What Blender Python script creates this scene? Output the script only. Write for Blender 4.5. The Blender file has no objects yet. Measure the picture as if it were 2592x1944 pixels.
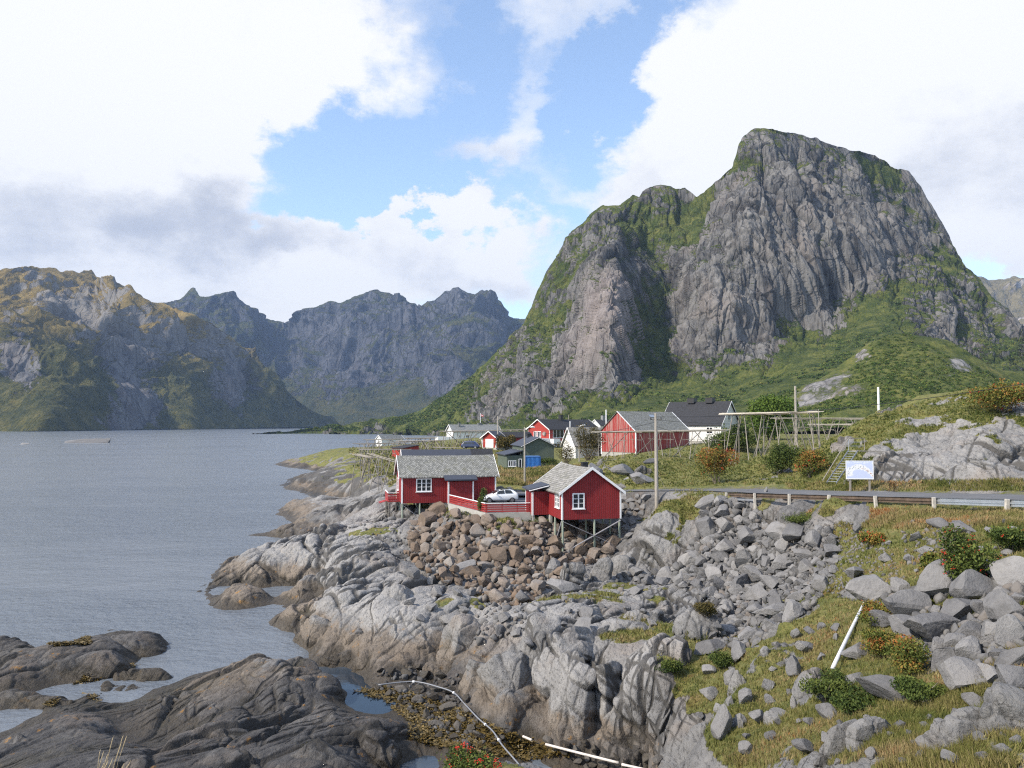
import bpy, bmesh, math, random
import numpy as np
from mathutils import Vector, Matrix
from mathutils.bvhtree import BVHTree
R = math.radians
random.seed(7); RNG = np.random.default_rng(11)
SC = bpy.context.scene
COL = SC.collection
# ------------------------------------------------------------------ camera
H = 15.0; PITCH = R(3.03); F = 1925.0      # measured on the 2592 x 1944 photograph
cam_d = bpy.data.cameras.new("camera"); cam = bpy.data.objects.new("camera", cam_d); COL.objects.link(cam)
cam.location = (0, 0, H); cam.rotation_euler = (R(90) + PITCH, 0, 0)
cam_d.sensor_width = 36.0; cam_d.lens = 36.0 * F / 2592.0; cam_d.clip_start = 0.5; cam_d.clip_end = 60000
SC.camera = cam
CP, SP = math.cos(PITCH), math.sin(PITCH)
def ray(u, v):
    x = (u - 1296.0) / F; y = (972.0 - v) / F
    return np.array([x, CP - y * SP, SP + y * CP])
def at(u, v, Y):
    d = ray(u, v); return Vector(d * (Y / d[1]) + np.array([0, 0, H]))
def atz(u, v, z):
    d = ray(u, v); return Vector(d * ((z - H) / d[2]) + np.array([0, 0, H]))
# ------------------------------------------------------------------ sky and sun
SUN_EL, SUN_AZ = R(40), R(244)            # azimuth clockwise from +Y (view direction)
SC.view_settings.view_transform = 'Standard'; SC.view_settings.look = 'None'
SC.view_settings.exposure = 0.95; SC.view_settings.gamma = 1.0
sun_d = bpy.data.lights.new("sun", 'SUN'); sun_d.energy = 3.3; sun_d.angle = R(3); sun_d.color = (1.0, 0.90, 0.76)
sun = bpy.data.objects.new("sun", sun_d); COL.objects.link(sun)
sdir = Vector((math.sin(SUN_AZ) * math.cos(SUN_EL), math.cos(SUN_AZ) * math.cos(SUN_EL), math.sin(SUN_EL)))
sun.rotation_euler = sdir.to_track_quat('Z', 'Y').to_euler(); sun.location = (-60, -60, 120)
W = bpy.data.worlds.new("World"); SC.world = W; W.use_nodes = True
def world_nodes():
    nt = W.node_tree; N = nt.nodes; L = nt.links; N.clear()
    out = N.new('ShaderNodeOutputWorld')
    def m(op, a, b=None, c=None, clamp=False):
        n = N.new('ShaderNodeMath'); n.operation = op; n.use_clamp = clamp
        for i, x in enumerate((a, b, c)):
            if x is None: continue
            if isinstance(x, (int, float)): n.inputs[i].default_value = x
            else: L.new(x, n.inputs[i])
        return n.outputs[0]
    def vm(op, a, b=None, s=None):
        n = N.new('ShaderNodeVectorMath'); n.operation = op
        for i, x in enumerate((a, b)):
            if x is None: continue
            if isinstance(x, tuple): n.inputs[i].default_value = x
            else: L.new(x, n.inputs[i])
        if s is not None: n.inputs['Scale'].default_value = s
        return n
    sky = N.new('ShaderNodeTexSky'); sky.sky_type = 'NISHITA'; sky.sun_disc = False
    sky.sun_elevation = SUN_EL; sky.sun_rotation = SUN_AZ; sky.air_density = 1.0; sky.dust_density = 0.6; sky.ozone_density = 1.6
    tc = N.new('ShaderNodeTexCoord')
    sep = N.new('ShaderNodeSeparateXYZ'); L.new(tc.outputs['Generated'], sep.inputs[0])
    az = m('ARCTAN2', sep.outputs[0], sep.outputs[1]); el = m('ARCSINE', sep.outputs[2])
    com = N.new('ShaderNodeCombineXYZ'); L.new(az, com.inputs[0]); L.new(m('MULTIPLY', el, 1.0), com.inputs[1])
    AE = com.outputs[0]
    # direction noise for fractal cloud edges
    def noise(vec, scale, det, rough=0.55, dim='3D'):
        n = N.new('ShaderNodeTexNoise'); n.noise_dimensions = dim
        L.new(vec, n.inputs['Vector']); n.inputs['Scale'].default_value = scale; n.inputs['Detail'].default_value = det
        n.inputs['Roughness'].default_value = rough
        return n
    sq = vm('MULTIPLY', AE, (1.0, 1.5, 1.0)).outputs[0]
    nw = noise(sq, 5.0, 8, 0.6)
    warp = vm('SCALE', vm('SUBTRACT', nw.outputs['Color'], (0.5, 0.5, 0.5)).outputs[0], s=0.34).outputs[0]
    nw2 = noise(sq, 16.0, 10, 0.66)
    warp2 = vm('SCALE', vm('SUBTRACT', nw2.outputs['Color'], (0.5, 0.5, 0.5)).outputs[0], s=0.085).outputs[0]
    P = vm('ADD', vm('ADD', AE, warp).outputs[0], warp2).outputs[0]
    PS = vm('ADD', AE, vm('SCALE', warp, s=0.7).outputs[0]).outputs[0]
    def blob(vec, cx, cy, rx, ry, w, rot=0):
        d = ray(cx * 1.1718, cy * 1.1718); a = math.atan2(d[0], d[1]); e = math.asin(d[2] / np.linalg.norm(d))
        k = 1.1718 / F
        v = vm('SUBTRACT', vec, (a, e, 0)).outputs[0]
        if rot:
            r = N.new('ShaderNodeVectorRotate'); r.rotation_type = 'Z_AXIS'; L.new(v, r.inputs['Vector']); r.inputs['Angle'].default_value = -R(rot); v = r.outputs[0]
        v = vm('MULTIPLY', v, (1 / (rx * k), 1 / (ry * k), 0)).outputs[0]
        r2 = vm('DOT_PRODUCT', v, v).outputs['Value']
        return m('MULTIPLY', m('POWER', 0.36788, m('POWER', r2, 1.6)), w)
    def total(vec, blobs, start):
        s = start
        for b in blobs: s = m('ADD', s, blob(vec, *b))
        return s
    nbase = noise(sq, 3.2, 7, 0.55)
    # cover: generic broken cloud away from the picture, placed masses inside it
    cover = total(P, CLOUDS, m('MULTIPLY_ADD', nbase.outputs['Fac'], 1.1, -0.42))
    behind = m('MULTIPLY', m('GREATER_THAN', m('ABSOLUTE', az), 0.95), 0.25)
    cover = m('ADD', cover, behind)
    mr = N.new('ShaderNodeMapRange'); mr.interpolation_type = 'SMOOTHSTEP'
    L.new(cover, mr.inputs[0]); mr.inputs[1].default_value = 0.16; mr.inputs[2].default_value = 0.80
    alpha = mr.outputs[0]
    shade = total(PS, GREYS, m('MULTIPLY_ADD', noise(sq, 7.5, 9, 0.66).outputs['Fac'], 1.5, -0.66))
    mr2 = N.new('ShaderNodeMapRange'); mr2.interpolation_type = 'SMOOTHSTEP'
    L.new(shade, mr2.inputs[0]); mr2.inputs[1].default_value = 0.0; mr2.inputs[2].default_value = 1.0
    cmix = N.new('ShaderNodeMix'); cmix.data_type = 'RGBA'
    L.new(mr2.outputs[0], cmix.inputs[0]); cmix.inputs[6].default_value = CLOUD_WHITE; cmix.inputs[7].default_value = CLOUD_GREY
    b1 = N.new('ShaderNodeBackground'); b2 = N.new('ShaderNodeBackground')
    hs = N.new('ShaderNodeHueSaturation'); hs.inputs['Saturation'].default_value = .95; L.new(sky.outputs[0], hs.inputs['Color'])
    L.new(hs.outputs[0], b1.inputs[0]); b1.inputs[1].default_value = SKY_STRENGTH
    L.new(cmix.outputs[2], b2.inputs[0]); b2.inputs[1].default_value = 1.0
    mx = N.new('ShaderNodeMixShader'); L.new(alpha, mx.inputs[0]); L.new(b1.outputs[0], mx.inputs[1]); L.new(b2.outputs[0], mx.inputs[2])
    L.new(mx.outputs[0], out.inputs[0])
    W.cycles.sampling_method = 'MANUAL'; W.cycles.sample_map_resolution = 1024
SKY_STRENGTH = 0.15
CLOUD_WHITE = (0.56, 0.56, 0.565, 1); CLOUD_GREY = (0.29, 0.31, 0.36, 1)
# placed in the directions the photograph shows them (its 2212-px grid): centre, radii, weight, tilt
CLOUDS = [(150, 130, 640, 250, .9, 8), (250, 430, 330, 230, .9), (120, 620, 560, 110, .8), (720, 580, 250, 120, 1.1), (860, 520, 90, 60, .5),
          (1050, 530, 130, 75, 1.0), (560, 80, 300, 110, .7, 20), (1060, 310, 200, 160, .44), (1270, 50, 250, 95, .38),
          (1850, 150, 420, 330, 1.0, 20), (1480, 330, 230, 150, .8, 45), (1600, 480, 400, 120, .5), (2200, 250, 300, 250, .9), (2180, 560, 110, 100, .8),
          (1120, 640, 160, 60, .5), (500, 400, 110, 60, .1),
          (620, 370, 230, 75, -.55, 30), (1000, 190, 170, 80, -.5, 40), (1150, 470, 190, 60, -.35), (1300, 170, 240, 60, -.5, 50), (880, 330, 120, 120, -.3), (2080, 500, 60, 50, -.4), (800, 440, 250, 40, -.45)]
GREYS = [(130, 460, 340, 130, .48), (440, 490, 150, 120, .42), (2120, 370, 180, 90, .35), (640, 520, 90, 50, .35), (900, 590, 160, 60, .15), (950, 330, 200, 100, .30), (1000, 620, 300, 40, .25), (2000, 250, 160, 90, .22),
         (1450, 380, 200, 120, .15), (150, 150, 420, 200, -.5), (1750, 150, 400, 200, -.45), (750, 640, 200, 60, -.3), (1060, 540, 80, 50, -.3)]
world_nodes()
SC.cycles.max_bounces = 4; SC.cycles.diffuse_bounces = 2; SC.cycles.glossy_bounces = 2; SC.cycles.transmission_bounces = 3; SC.cycles.transparent_max_bounces = 6
SC.cycles.volume_bounces = 0; SC.cycles.caustics_reflective = False; SC.cycles.caustics_refractive = False
try:
    SC.cycles.use_denoising = False; SC.cycles.pixel_filter_type = 'BLACKMAN_HARRIS'; SC.cycles.filter_width = 1.2
except Exception: pass
# ------------------------------------------------------------------ helpers
def tag(o, label=None, cat=None, group=None, kind=None):
    if label: o['label'] = label
    if cat: o['category'] = cat
    if group: o['group'] = group
    if kind: o['kind'] = kind
    return o
def empty(name, loc, rz=0, **k):
    o = bpy.data.objects.new(name, None); COL.objects.link(o); o.location = loc; o.rotation_euler = (0, 0, rz); o.empty_display_size = .3
    return tag(o, **k)
def mesh_np(name, V, Fq, mat, parent=None, smooth=False, attrs=None):
    me = bpy.data.meshes.new(name)
    V = np.asarray(V, dtype=np.float32); Fq = np.asarray(Fq, dtype=np.int32)
    me.vertices.add(len(V)); me.vertices.foreach_set('co', V.ravel())
    n, k = Fq.shape
    me.loops.add(n * k); me.loops.foreach_set('vertex_index', Fq.ravel())
    me.polygons.add(n); me.polygons.foreach_set('loop_start', np.arange(n, dtype=np.int32) * k)
    me.polygons.foreach_set('loop_total', np.full(n, k, dtype=np.int32))
    if smooth: me.polygons.foreach_set('use_smooth', np.ones(n, dtype=bool))
    me.update(calc_edges=True)
    for an, av in (attrs or {}).items():
        a = me.attributes.new(an, 'FLOAT', 'POINT'); a.data.foreach_set('value', np.asarray(av, dtype=np.float32).ravel())
    me.materials.append(mat)
    o = bpy.data.objects.new(name, me); COL.objects.link(o)
    if parent: o.parent = parent
    return o
class MB:
    def __init__(s): s.v = []; s.f = []
    def add(s, vs, fs):
        b = len(s.v); s.v += [tuple(x) for x in vs]; s.f += [tuple(b + i for i in f) for f in fs]; return s
    def box(s, x0, x1, y0, y1, z0, z1):
        return s.add([(x0,y0,z0),(x1,y0,z0),(x1,y1,z0),(x0,y1,z0),(x0,y0,z1),(x1,y0,z1),(x1,y1,z1),(x0,y1,z1)],
                     [(0,3,2,1),(4,5,6,7),(0,1,5,4),(1,2,6,5),(2,3,7,6),(3,0,4,7)])
    def bar(s, a, b, w, h=None, up=(0,0,1)):
        a = Vector(a); b = Vector(b); d = (b - a).normalized(); upv = Vector(up)
        if abs(d.dot(upv)) > .98: upv = Vector((1, 0, 0))
        x = d.cross(upv).normalized(); y = x.cross(d).normalized(); h = h or w
        q = [(-w/2, -h/2), (w/2, -h/2), (w/2, h/2), (-w/2, h/2)]
        return s.add([a + x*i + y*j for i, j in q] + [b + x*i + y*j for i, j in q],
                     [(0,3,2,1),(4,5,6,7),(0,1,5,4),(1,2,6,5),(2,3,7,6),(3,0,4,7)])
    def tube(s, pts, r, n=8, cap=True):
        pts = [Vector(p) for p in pts]; rs = r if isinstance(r, (list, tuple)) else [r] * len(pts)
        vs = []; x = None
        for i, p in enumerate(pts):
            d = (pts[min(i+1, len(pts)-1)] - pts[max(i-1, 0)]).normalized()
            if x is None:
                x = d.cross(Vector((0, 0, 1)) if abs(d.z) < .95 else Vector((1, 0, 0))).normalized()
            x = (x - d * x.dot(d)).normalized(); y = d.cross(x)
            vs += [p + (x * math.cos(k*2*math.pi/n) + y * math.sin(k*2*math.pi/n)) * rs[i] for k in range(n)]
        fs = []
        for i in range(len(pts) - 1):
            for k in range(n):
                a = i*n + k; b = i*n + (k+1) % n; fs.append((a, b, b + n, a + n))
        if cap: fs.append(tuple(reversed(range(n)))); fs.append(tuple(range((len(pts)-1)*n, len(pts)*n)))
        return s.add(vs, fs)
    def prism(s, poly, axis, a, b):
        """poly: 2-D outline; axis 'x','y','z' = extrusion axis between a and b"""
        n = len(poly)
        def P(p, t): return {'x': (t, p[0], p[1]), 'y': (p[0], t, p[1]), 'z': (p[0], p[1], t)}[axis]
        return s.add([P(p, a) for p in poly] + [P(p, b) for p in poly],
                     [tuple(reversed(range(n))), tuple(range(n, 2*n))] + [(i, (i+1) % n, n + (i+1) % n, n + i) for i in range(n)])
    def build(s, name, mat, parent=None, smooth=False, bevel=0, **k):
        me = bpy.data.meshes.new(name); me.from_pydata([tuple(v) for v in s.v], [], s.f)
        bm = bmesh.new(); bm.from_mesh(me); bmesh.ops.recalc_face_normals(bm, faces=bm.faces)
        if bevel:
            bmesh.ops.bevel(bm, geom=[e for e in bm.edges if len(e.link_faces) == 2 and e.calc_face_angle(0) > .5], offset=bevel, segments=2, affect='EDGES', profile=.5)
        bm.to_mesh(me); bm.free()
        if smooth:
            me.polygons.foreach_set('use_smooth', np.ones(len(me.polygons), dtype=bool))
        me.materials.append(mat); o = bpy.data.objects.new(name, me); COL.objects.link(o)
        if parent: o.parent = parent
        return tag(o, **k)
def copy_tree(o, parent=None):
    c = o.copy(); COL.objects.link(c)
    if parent: c.parent = parent
    for ch in o.children: copy_tree(ch, c)
    return c
# ------------------------------------------------------------------ numpy noise
def _h(ix, iy, iz, seed):
    n = (ix.astype(np.uint32) * np.uint32(374761393) + iy.astype(np.uint32) * np.uint32(668265263) + iz.astype(np.uint32) * np.uint32(2246822519) + np.uint32(seed * 3266489917 & 0xffffffff))
    n = (n ^ (n >> np.uint32(13))) * np.uint32(1274126177); n = (n ^ (n >> np.uint32(15))) * np.uint32(2654435761)
    return n ^ (n >> np.uint32(16))
def _chunk(fn, P, *a, nout=1):
    P = np.asarray(P, dtype=np.float64); outs = [np.empty(len(P)) for _ in range(nout)]
    for i in range(0, len(P), 60000):
        r = fn(P[i:i+60000], *a); r = (r,) if nout == 1 else r
        for o, x in zip(outs, r): o[i:i+60000] = x
    return outs[0] if nout == 1 else outs
def _vn(P, seed):
    f = np.floor(P); i = f.astype(np.int64); t = P - f; t = t*t*t*(t*(t*6-15)+10)
    x, y, z = i[:,0], i[:,1], i[:,2]; tx, ty, tz = t[:,0], t[:,1], t[:,2]
    def c(a, b, d): return _h(x+a, y+b, z+d, seed) * (1/4294967296.0)
    x00 = c(0,0,0)*(1-tx)+c(1,0,0)*tx; x10 = c(0,1,0)*(1-tx)+c(1,1,0)*tx
    x01 = c(0,0,1)*(1-tx)+c(1,0,1)*tx; x11 = c(0,1,1)*(1-tx)+c(1,1,1)*tx
    return (x00*(1-ty)+x10*ty)*(1-tz)+(x01*(1-ty)+x11*ty)*tz
def _fbm(P, oc, seed, gain):
    s = 0; a = 1; tot = 0; Q = P.copy()
    for k in range(oc):
        s = s + a*_vn(Q, seed+k*17); tot += a; a *= gain; Q = Q*2.03 + 11.7
    return s/tot*2-1
def fbm(P, oc=5, seed=0, gain=.5): return _chunk(_fbm, P, oc, seed, gain)       # -1..1
def _ridge(P, oc, seed, gain):
    s = 0; a = 1; tot = 0; Q = P.copy()
    for k in range(oc):
        s = s + a*(1-np.abs(_vn(Q, seed+k*17)*2-1)); tot += a; a *= gain; Q = Q*2.07 + 5.3
    return s/tot
def ridge(P, oc=4, seed=0, gain=.5): return _chunk(_ridge, P, oc, seed, gain)   # 0..1
def _vor(P, seed):
    f = np.floor(P); i = f.astype(np.int64); t = P - f
    F1 = np.full(len(P), 9.); F2 = np.full(len(P), 9.); ID = np.zeros(len(P))
    for a in (-1, 0, 1):
        for b in (-1, 0, 1):
            for c in (-1, 0, 1):
                h = _h(i[:,0]+a, i[:,1]+b, i[:,2]+c, seed)
                dx = a + (h & np.uint32(1023))/1023.*.9+.05 - t[:,0]; dy = b + ((h >> np.uint32(10)) & np.uint32(1023))/1023.*.9+.05 - t[:,1]
                dz = c + ((h >> np.uint32(20)) & np.uint32(1023))/1023.*.9+.05 - t[:,2]
                d = dx*dx+dy*dy+dz*dz
                m = d < F1; F2 = np.where(m, F1, np.minimum(F2, d)); F1 = np.where(m, d, F1); ID = np.where(m, (h >> np.uint32(7)) & np.uint32(4095), ID)
    return np.sqrt(F1), np.sqrt(F2), ID/4095.
def vor(P, seed=0): return _chunk(_vor, P, seed, nout=3)
def sstep(a, b, x):
    t = np.clip((x-a)/(b-a), 0, 1); return t*t*(3-2*t)
def rbf_fit(C, Vals, c=.0, lam=0.):
    """C (n,2), Vals (n,k): multiquadric interpolation + constant"""
    n = len(C); D = np.sqrt(((C[:,None]-C[None])**2).sum(-1)+c*c); A = np.zeros((n+1, n+1)); A[:n,:n] = D - np.eye(n)*lam; A[:n,n] = 1; A[n,:n] = 1
    return np.linalg.solve(A, np.vstack([Vals, np.zeros((1, Vals.shape[1]))]))
def rbf_eval(Q, C, Wt, c=.0):
    out = np.empty((len(Q), Wt.shape[1]))
    for i in range(0, len(Q), 20000):
        q = Q[i:i+20000]; D = np.sqrt(((q[:,None]-C[None])**2).sum(-1)+c*c); out[i:i+20000] = D@Wt[:-1]+Wt[-1]
    return out
def grid_faces(nr, nc):
    i = np.arange(nr*nc).reshape(nr, nc)
    return np.stack([i[:-1,:-1], i[:-1,1:], i[1:,1:], i[1:,:-1]], -1).reshape(-1, 4)
def grid_normals(P):
    """P (nr,nc,3): per-vertex unit normals, upward/outward by winding row x col"""
    du = np.gradient(P, axis=1); dv = np.gradient(P, axis=0); n = np.cross(du, dv); return n/np.maximum(np.linalg.norm(n, axis=-1, keepdims=True), 1e-9)
# ------------------------------------------------------------------ material helpers
class NT:
    def __init__(s, name):
        s.m = bpy.data.materials.new(name); s.m.use_nodes = True; s.nt = s.m.node_tree; s.N = s.nt.nodes; s.L = s.nt.links; s.N.clear()
        s.out = s.N.new('ShaderNodeOutputMaterial'); s.b = s.N.new('ShaderNodeBsdfPrincipled'); s.L.new(s.b.outputs[0], s.out.inputs[0])
        s.geo = None; s.tc = s.N.new('ShaderNodeTexCoord')
    def pos(s):
        if not s.geo: s.geo = s.N.new('ShaderNodeNewGeometry')
        return s.geo.outputs['Position']
    def obj(s): return s.tc.outputs['Object']
    def math(s, op, a, b=None, c=None, clamp=False):
        n = s.N.new('ShaderNodeMath'); n.operation = op; n.use_clamp = clamp
        for i, x in enumerate((a, b, c)):
            if x is None: continue
            if isinstance(x, (int, float)): n.inputs[i].default_value = x
            else: s.L.new(x, n.inputs[i])
        return n.outputs[0]
    def mapping(s, vec, scale=(1,1,1), rot=(0,0,0), loc=(0,0,0)):
        n = s.N.new('ShaderNodeMapping'); s.L.new(vec, n.inputs[0]); n.inputs['Scale'].default_value = scale; n.inputs['Rotation'].default_value = rot; n.inputs['Location'].default_value = loc
        return n.outputs[0]
    def noise(s, vec, scale, det=4, rough=.55, col=False, dist=0):
        n = s.N.new('ShaderNodeTexNoise'); s.L.new(vec, n.inputs['Vector']); n.inputs['Scale'].default_value = scale; n.inputs['Detail'].default_value = det; n.inputs['Roughness'].default_value = rough; n.inputs['Distortion'].default_value = dist
        return n.outputs['Color' if col else 'Fac']
    def voro(s, vec, scale, feat='DISTANCE_TO_EDGE', out='Distance', rnd=1):
        n = s.N.new('ShaderNodeTexVoronoi'); n.feature = feat; s.L.new(vec, n.inputs['Vector']); n.inputs['Scale'].default_value = scale; n.inputs['Randomness'].default_value = rnd
        return n.outputs[out]
    def ramp(s, fac, stops, interp='LINEAR'):
        n = s.N.new('ShaderNodeValToRGB'); s.L.new(fac, n.inputs[0]); n.color_ramp.interpolation = interp
        e = n.color_ramp.elements
        while len(e) < len(stops): e.new(.5)
        for i, (p, c) in enumerate(stops): e[i].position = p; e[i].color = tuple(c) + (1,) if len(c) == 3 else c
        return n.outputs[0]
    def mr(s, x, a, b, c=0, d=1, smooth=True):
        n = s.N.new('ShaderNodeMapRange'); n.interpolation_type = 'SMOOTHSTEP' if smooth else 'LINEAR'; s.L.new(x, n.inputs[0])
        for i, q in enumerate((a, b, c, d)): n.inputs[i+1].default_value = q
        return n.outputs[0]
    def mix(s, fac, a, b, mode='MIX'):
        n = s.N.new('ShaderNodeMix'); n.data_type = 'RGBA'; n.blend_type = mode
        for i, x in ((0, fac), (6, a), (7, b)):
            if isinstance(x, (int, float)): n.inputs[i].default_value = x
            elif isinstance(x, tuple): n.inputs[i].default_value = x if len(x) == 4 else x + (1,)
            else: s.L.new(x, n.inputs[i])
        return n.outputs[2]
    def attr(s, name):
        n = s.N.new('ShaderNodeAttribute'); n.attribute_name = name; return n.outputs['Fac']
    def bump(s, h, dist, strength=1, normal=None):
        n = s.N.new('ShaderNodeBump'); s.L.new(h, n.inputs['Height']); n.inputs['Distance'].default_value = dist; n.inputs['Strength'].default_value = strength
        if normal: s.L.new(normal, n.inputs['Normal'])
        return n.outputs[0]
    def set(s, **k):
        for a, x in k.items():
            i = s.b.inputs[{'color': 'Base Color', 'rough': 'Roughness', 'metal': 'Metallic', 'normal': 'Normal', 'spec': 'Specular IOR Level', 'trans': 'Transmission Weight', 'alpha': 'Alpha', 'coat': 'Coat Weight'}[a]]
            if isinstance(x, (int, float)): i.default_value = x
            elif isinstance(x, tuple): i.default_value = x if len(x) == 4 else x + (1,)
            else: s.L.new(x, i)
        return s.m
# ------------------------------------------------------------------ NEAR TERRAIN
# control points: u, v on the 2592-px photograph, height z above the water, rock tone (0 dark .. 1 pale), grass 0..1
CPTS = []
def cp(z, tone, grass, *uv):
    for i in range(0, len(uv), 2):
        p = atz(uv[i], uv[i+1], z); CPTS.append((p.x, p.y, z, tone, grass))
def cw(x, y, z, tone=.6, grass=0.): CPTS.append((x, y, z, tone, grass))
# far headland beside the drying racks
cp(-.1, .6, 0, 716,1240, 733,1280, 809,1282, 868,1280)
cp(-1.5, .6, 0, 690,1225, 700,1260, 740,1295, 800,1300)
cp(1.3, .8, 0, 762,1216); cp(2.6, .85, 0, 798,1203); cp(1.5, .8, 0, 760,1262, 850,1268); cp(2.8, .9, 0, 830,1248, 900,1255)
cp(4.2, .85, .1, 845,1180, 900,1215, 960,1235); cp(5, .7, .5, 880,1162, 905,1180, 960,1200, 930,1215)
cp(5.3, .6, .9, 960,1170, 1000,1180)
# small dark headland
cp(-.1, .25, 0, 561,1350, 631,1358, 725,1368, 800,1368); cp(-1.2, .3, 0, 540,1340, 600,1375, 700,1385, 560,1362, 640,1320, 700,1300, 780,1290)
cp(1.2, .45, 0, 640,1335); cp(1.9, .5, 0, 707,1320, 762,1309); cp(2.9, .6, 0, 848,1296); cp(1.0, .4, 0, 780,1345); cp(2.2, .7, 0, 850,1325)
cp(3.8, .9, 0, 900,1262, 960,1260); cp(4.4, .9, 0, 930,1290)
# big pale headland
cp(-.1, .5, 0, 488,1482, 494,1502, 563,1513, 689,1524, 760,1531); cp(-1.5, .5, 0, 455,1490, 480,1515, 560,1535, 700,1545, 500,1440, 560,1415, 650,1390, 720,1370)
cp(.9, .6, 0, 530,1468, 559,1456); cp(1.9, .9, 0, 653,1420); cp(2.7, 1, 0, 736,1390); cp(3.3, 1, 0, 816,1348); cp(3.7, 1, 0, 870,1330)
cp(1.5, .8, 0, 620,1470); cp(2.2, .95, 0, 720,1450, 770,1455); cp(1.1, .6, 0, 700,1495, 600,1492); cp(.9, .5, 0, 780,1505)
cp(3.2, 1, 0, 850,1385, 900,1410); cp(2.6, .9, 0, 850,1450); cp(4.6, .9, .5, 979,1327); cp(4.2, .95, 0, 930,1320); cp(3.2, .8, 0, 942,1417); cp(2.6, .8, 0, 960,1450, 900,1450)
# next headland
cp(-.1, .4, 0, 696,1596, 733,1631, 780,1655, 834,1698, 906,1728); cp(-1.2, .4, 0, 670,1590, 700,1640, 760,1690, 700,1560, 740,1540)
cp(.9, .6, 0, 725,1556); cp(1.6, .85, 0, 762,1532); cp(2.2, .95, 0, 816,1507); cp(2.7, 1, 0, 906,1467); cp(3.1, .95, 0, 1015,1438)
cp(1.9, .85, 0, 800,1560); cp(2.5, 1, 0, 942,1561, 880,1530); cp(1.0, .5, 0, 830,1630, 924,1648, 780,1600); cp(1.7, .7, 0, 1076,1619); cp(2.9, .95, .1, 1160,1525); cp(2.6, .9, 0, 1080,1560, 1010,1500)
cp(.4, .15, 0, 960,1720, 1060,1700, 1130,1690); cp(1.0, .45, 0, 1000,1660, 1160,1640); cp(.45, .1, 0, 1150,1745)
# dark foreground rocks, left
cp(-.1, .15, 0, 400,1611, 358,1666, 427,1688, 440,1710, 366,1742, 203,1767, 60,1815)
cp(-.8, .15, 0, 430,1600, 480,1650, 500,1680, 470,1722, 400,1745, 260,1790, 200,1795, 100,1826, 0,1832, -80,1840)
cp(.8, .35, 0, 195,1609, 325,1603); cp(1.0, .3, 0, 0,1628, 65,1618); cp(1.2, .35, 0, 163,1663); cp(.9, .3, 0, 260,1660); cp(.8, .25, 0, 122,1744, 250,1720); cp(.5, .3, 0, 0,1750, 340,1700)
cp(.9, .3, 0, 50,1700); cp(-1.5, .2, 0, 100,1590, 0,1600, 300,1585)
cp(-.1, .2, 0, 852,1780, 800,1700+5); cp(.45, .3, 0, 407,1755, 260,1812); cp(1.0, .45, 0, 488,1706); cp(1.5, .5, 0, 590,1678); cp(1.9, .6, 0, 671,1650, 732,1651); cp(1.3, .5, 0, 793,1687); cp(.7, .35, 0, 832,1722)
cp(.6, .2, 0, 650,1817, 760,1795); cp(1.2, .4, 0, 520,1760); cp(1.2, .25, 0, 690,1760, 780,1750); cp(.5, .25, 0, 400,1830); cp(-.6, .2, 0, 640,1640, 560,1650, 480,1680, 750,1632, 800,1660, 850,1710, 880,1750)
cp(.8, .2, 0, 102,1831); cp(1.2, .3, 0, 203,1827, 290,1850); cp(.3, .05, 0, 346,1878, 300,1890); cp(.15, .05, 0, 430,1868); cp(1.8, .22, 0, 100,1890); cp(2.4, .25, 0, 200,1944, 60,1944); cp(1.9, .25, 0, 390,1912)
cp(1.6, .25, 0, 488,1850); cp(1.2, .3, 0, 610,1822); cp(1.0, .35, 0, 814,1788, 720,1800); cp(1.5, .22, 0, 700,1870, 560,1900); cp(1.0, .2, 0, 1000,1862, 920,1830); cp(1.9, .2, 0, 800,1905); cp(.5, .15, 0, 1035,1885); cp(-.05, .1, 0, 1020,1926)
cp(-1.0, .15, 0, 330,1768, 260,1788, 160,1800, 80,1822, 0,1826, 400,1735, 440,1725)
# tidal pool and weed bed
cp(-.25, .1, 0, 900,1765, 930,1780, 880,1740, 860,1715); cp(-.15, .1, 0, 1060,1925, 1010,1950, 985,1790)
cp(.14, .1, 0, 990,1760, 1060,1790, 1130,1800, 1100,1850, 1180,1860, 1050,1830, 960,1740, 1250,1880, 1310,1880); cp(.4, .15, 0, 1010,1735, 1090,1740)
cp(.7, .15, 0, 1180,1885); cp(.2, .15, 0, 1330,1920, 1440,1925)
# rounded buttresses, centre
cp(.3, .3, 0, 1205,1800, 1226,1835, 1290,1815, 1397,1882, 1500,1880); cp(1.4, .55, 0, 1200,1750, 1250,1790); cp(2.6, .8, 0, 1215,1690); cp(3.2, .9, 0, 1320,1655, 1290,1700); cp(1.8, .6, 0, 1350,1760); cp(1.2, .3, 0, 1375,1740)
cp(1.0, .2, 0, 1378,1790); cp(3.7, .95, 0, 1401,1618); cp(4.0, .95, 0, 1470,1671); cp(4.3, .95, .1, 1613,1663); cp(3.3, .9, 0, 1440,1720, 1560,1740); cp(1.5, .5, 0, 1409,1809, 1490,1810); cp(2.2, .8, 0, 1560,1790, 1480,1770); cp(.3, .2, 0, 1552,1935, 1600,1950)
cp(1.6, .5, 0, 1613,1870, 1560,1850); cp(2.9, .6, .5, 1674,1834); cp(2.3, .55, .2, 1735,1912); cp(1.2, .4, 0, 1680,1930)
cp(3.1, .85, .1, 1260,1560); cp(3.4, .9, .3, 1330,1560); cp(2.6, .8, .1, 1200,1590); cp(3.4, .9, .1, 1480,1600); cp(3.6, .85, .45, 1480,1540, 1400,1530); cp(3.9, .8, .4, 1560,1620, 1620,1580)
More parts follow.
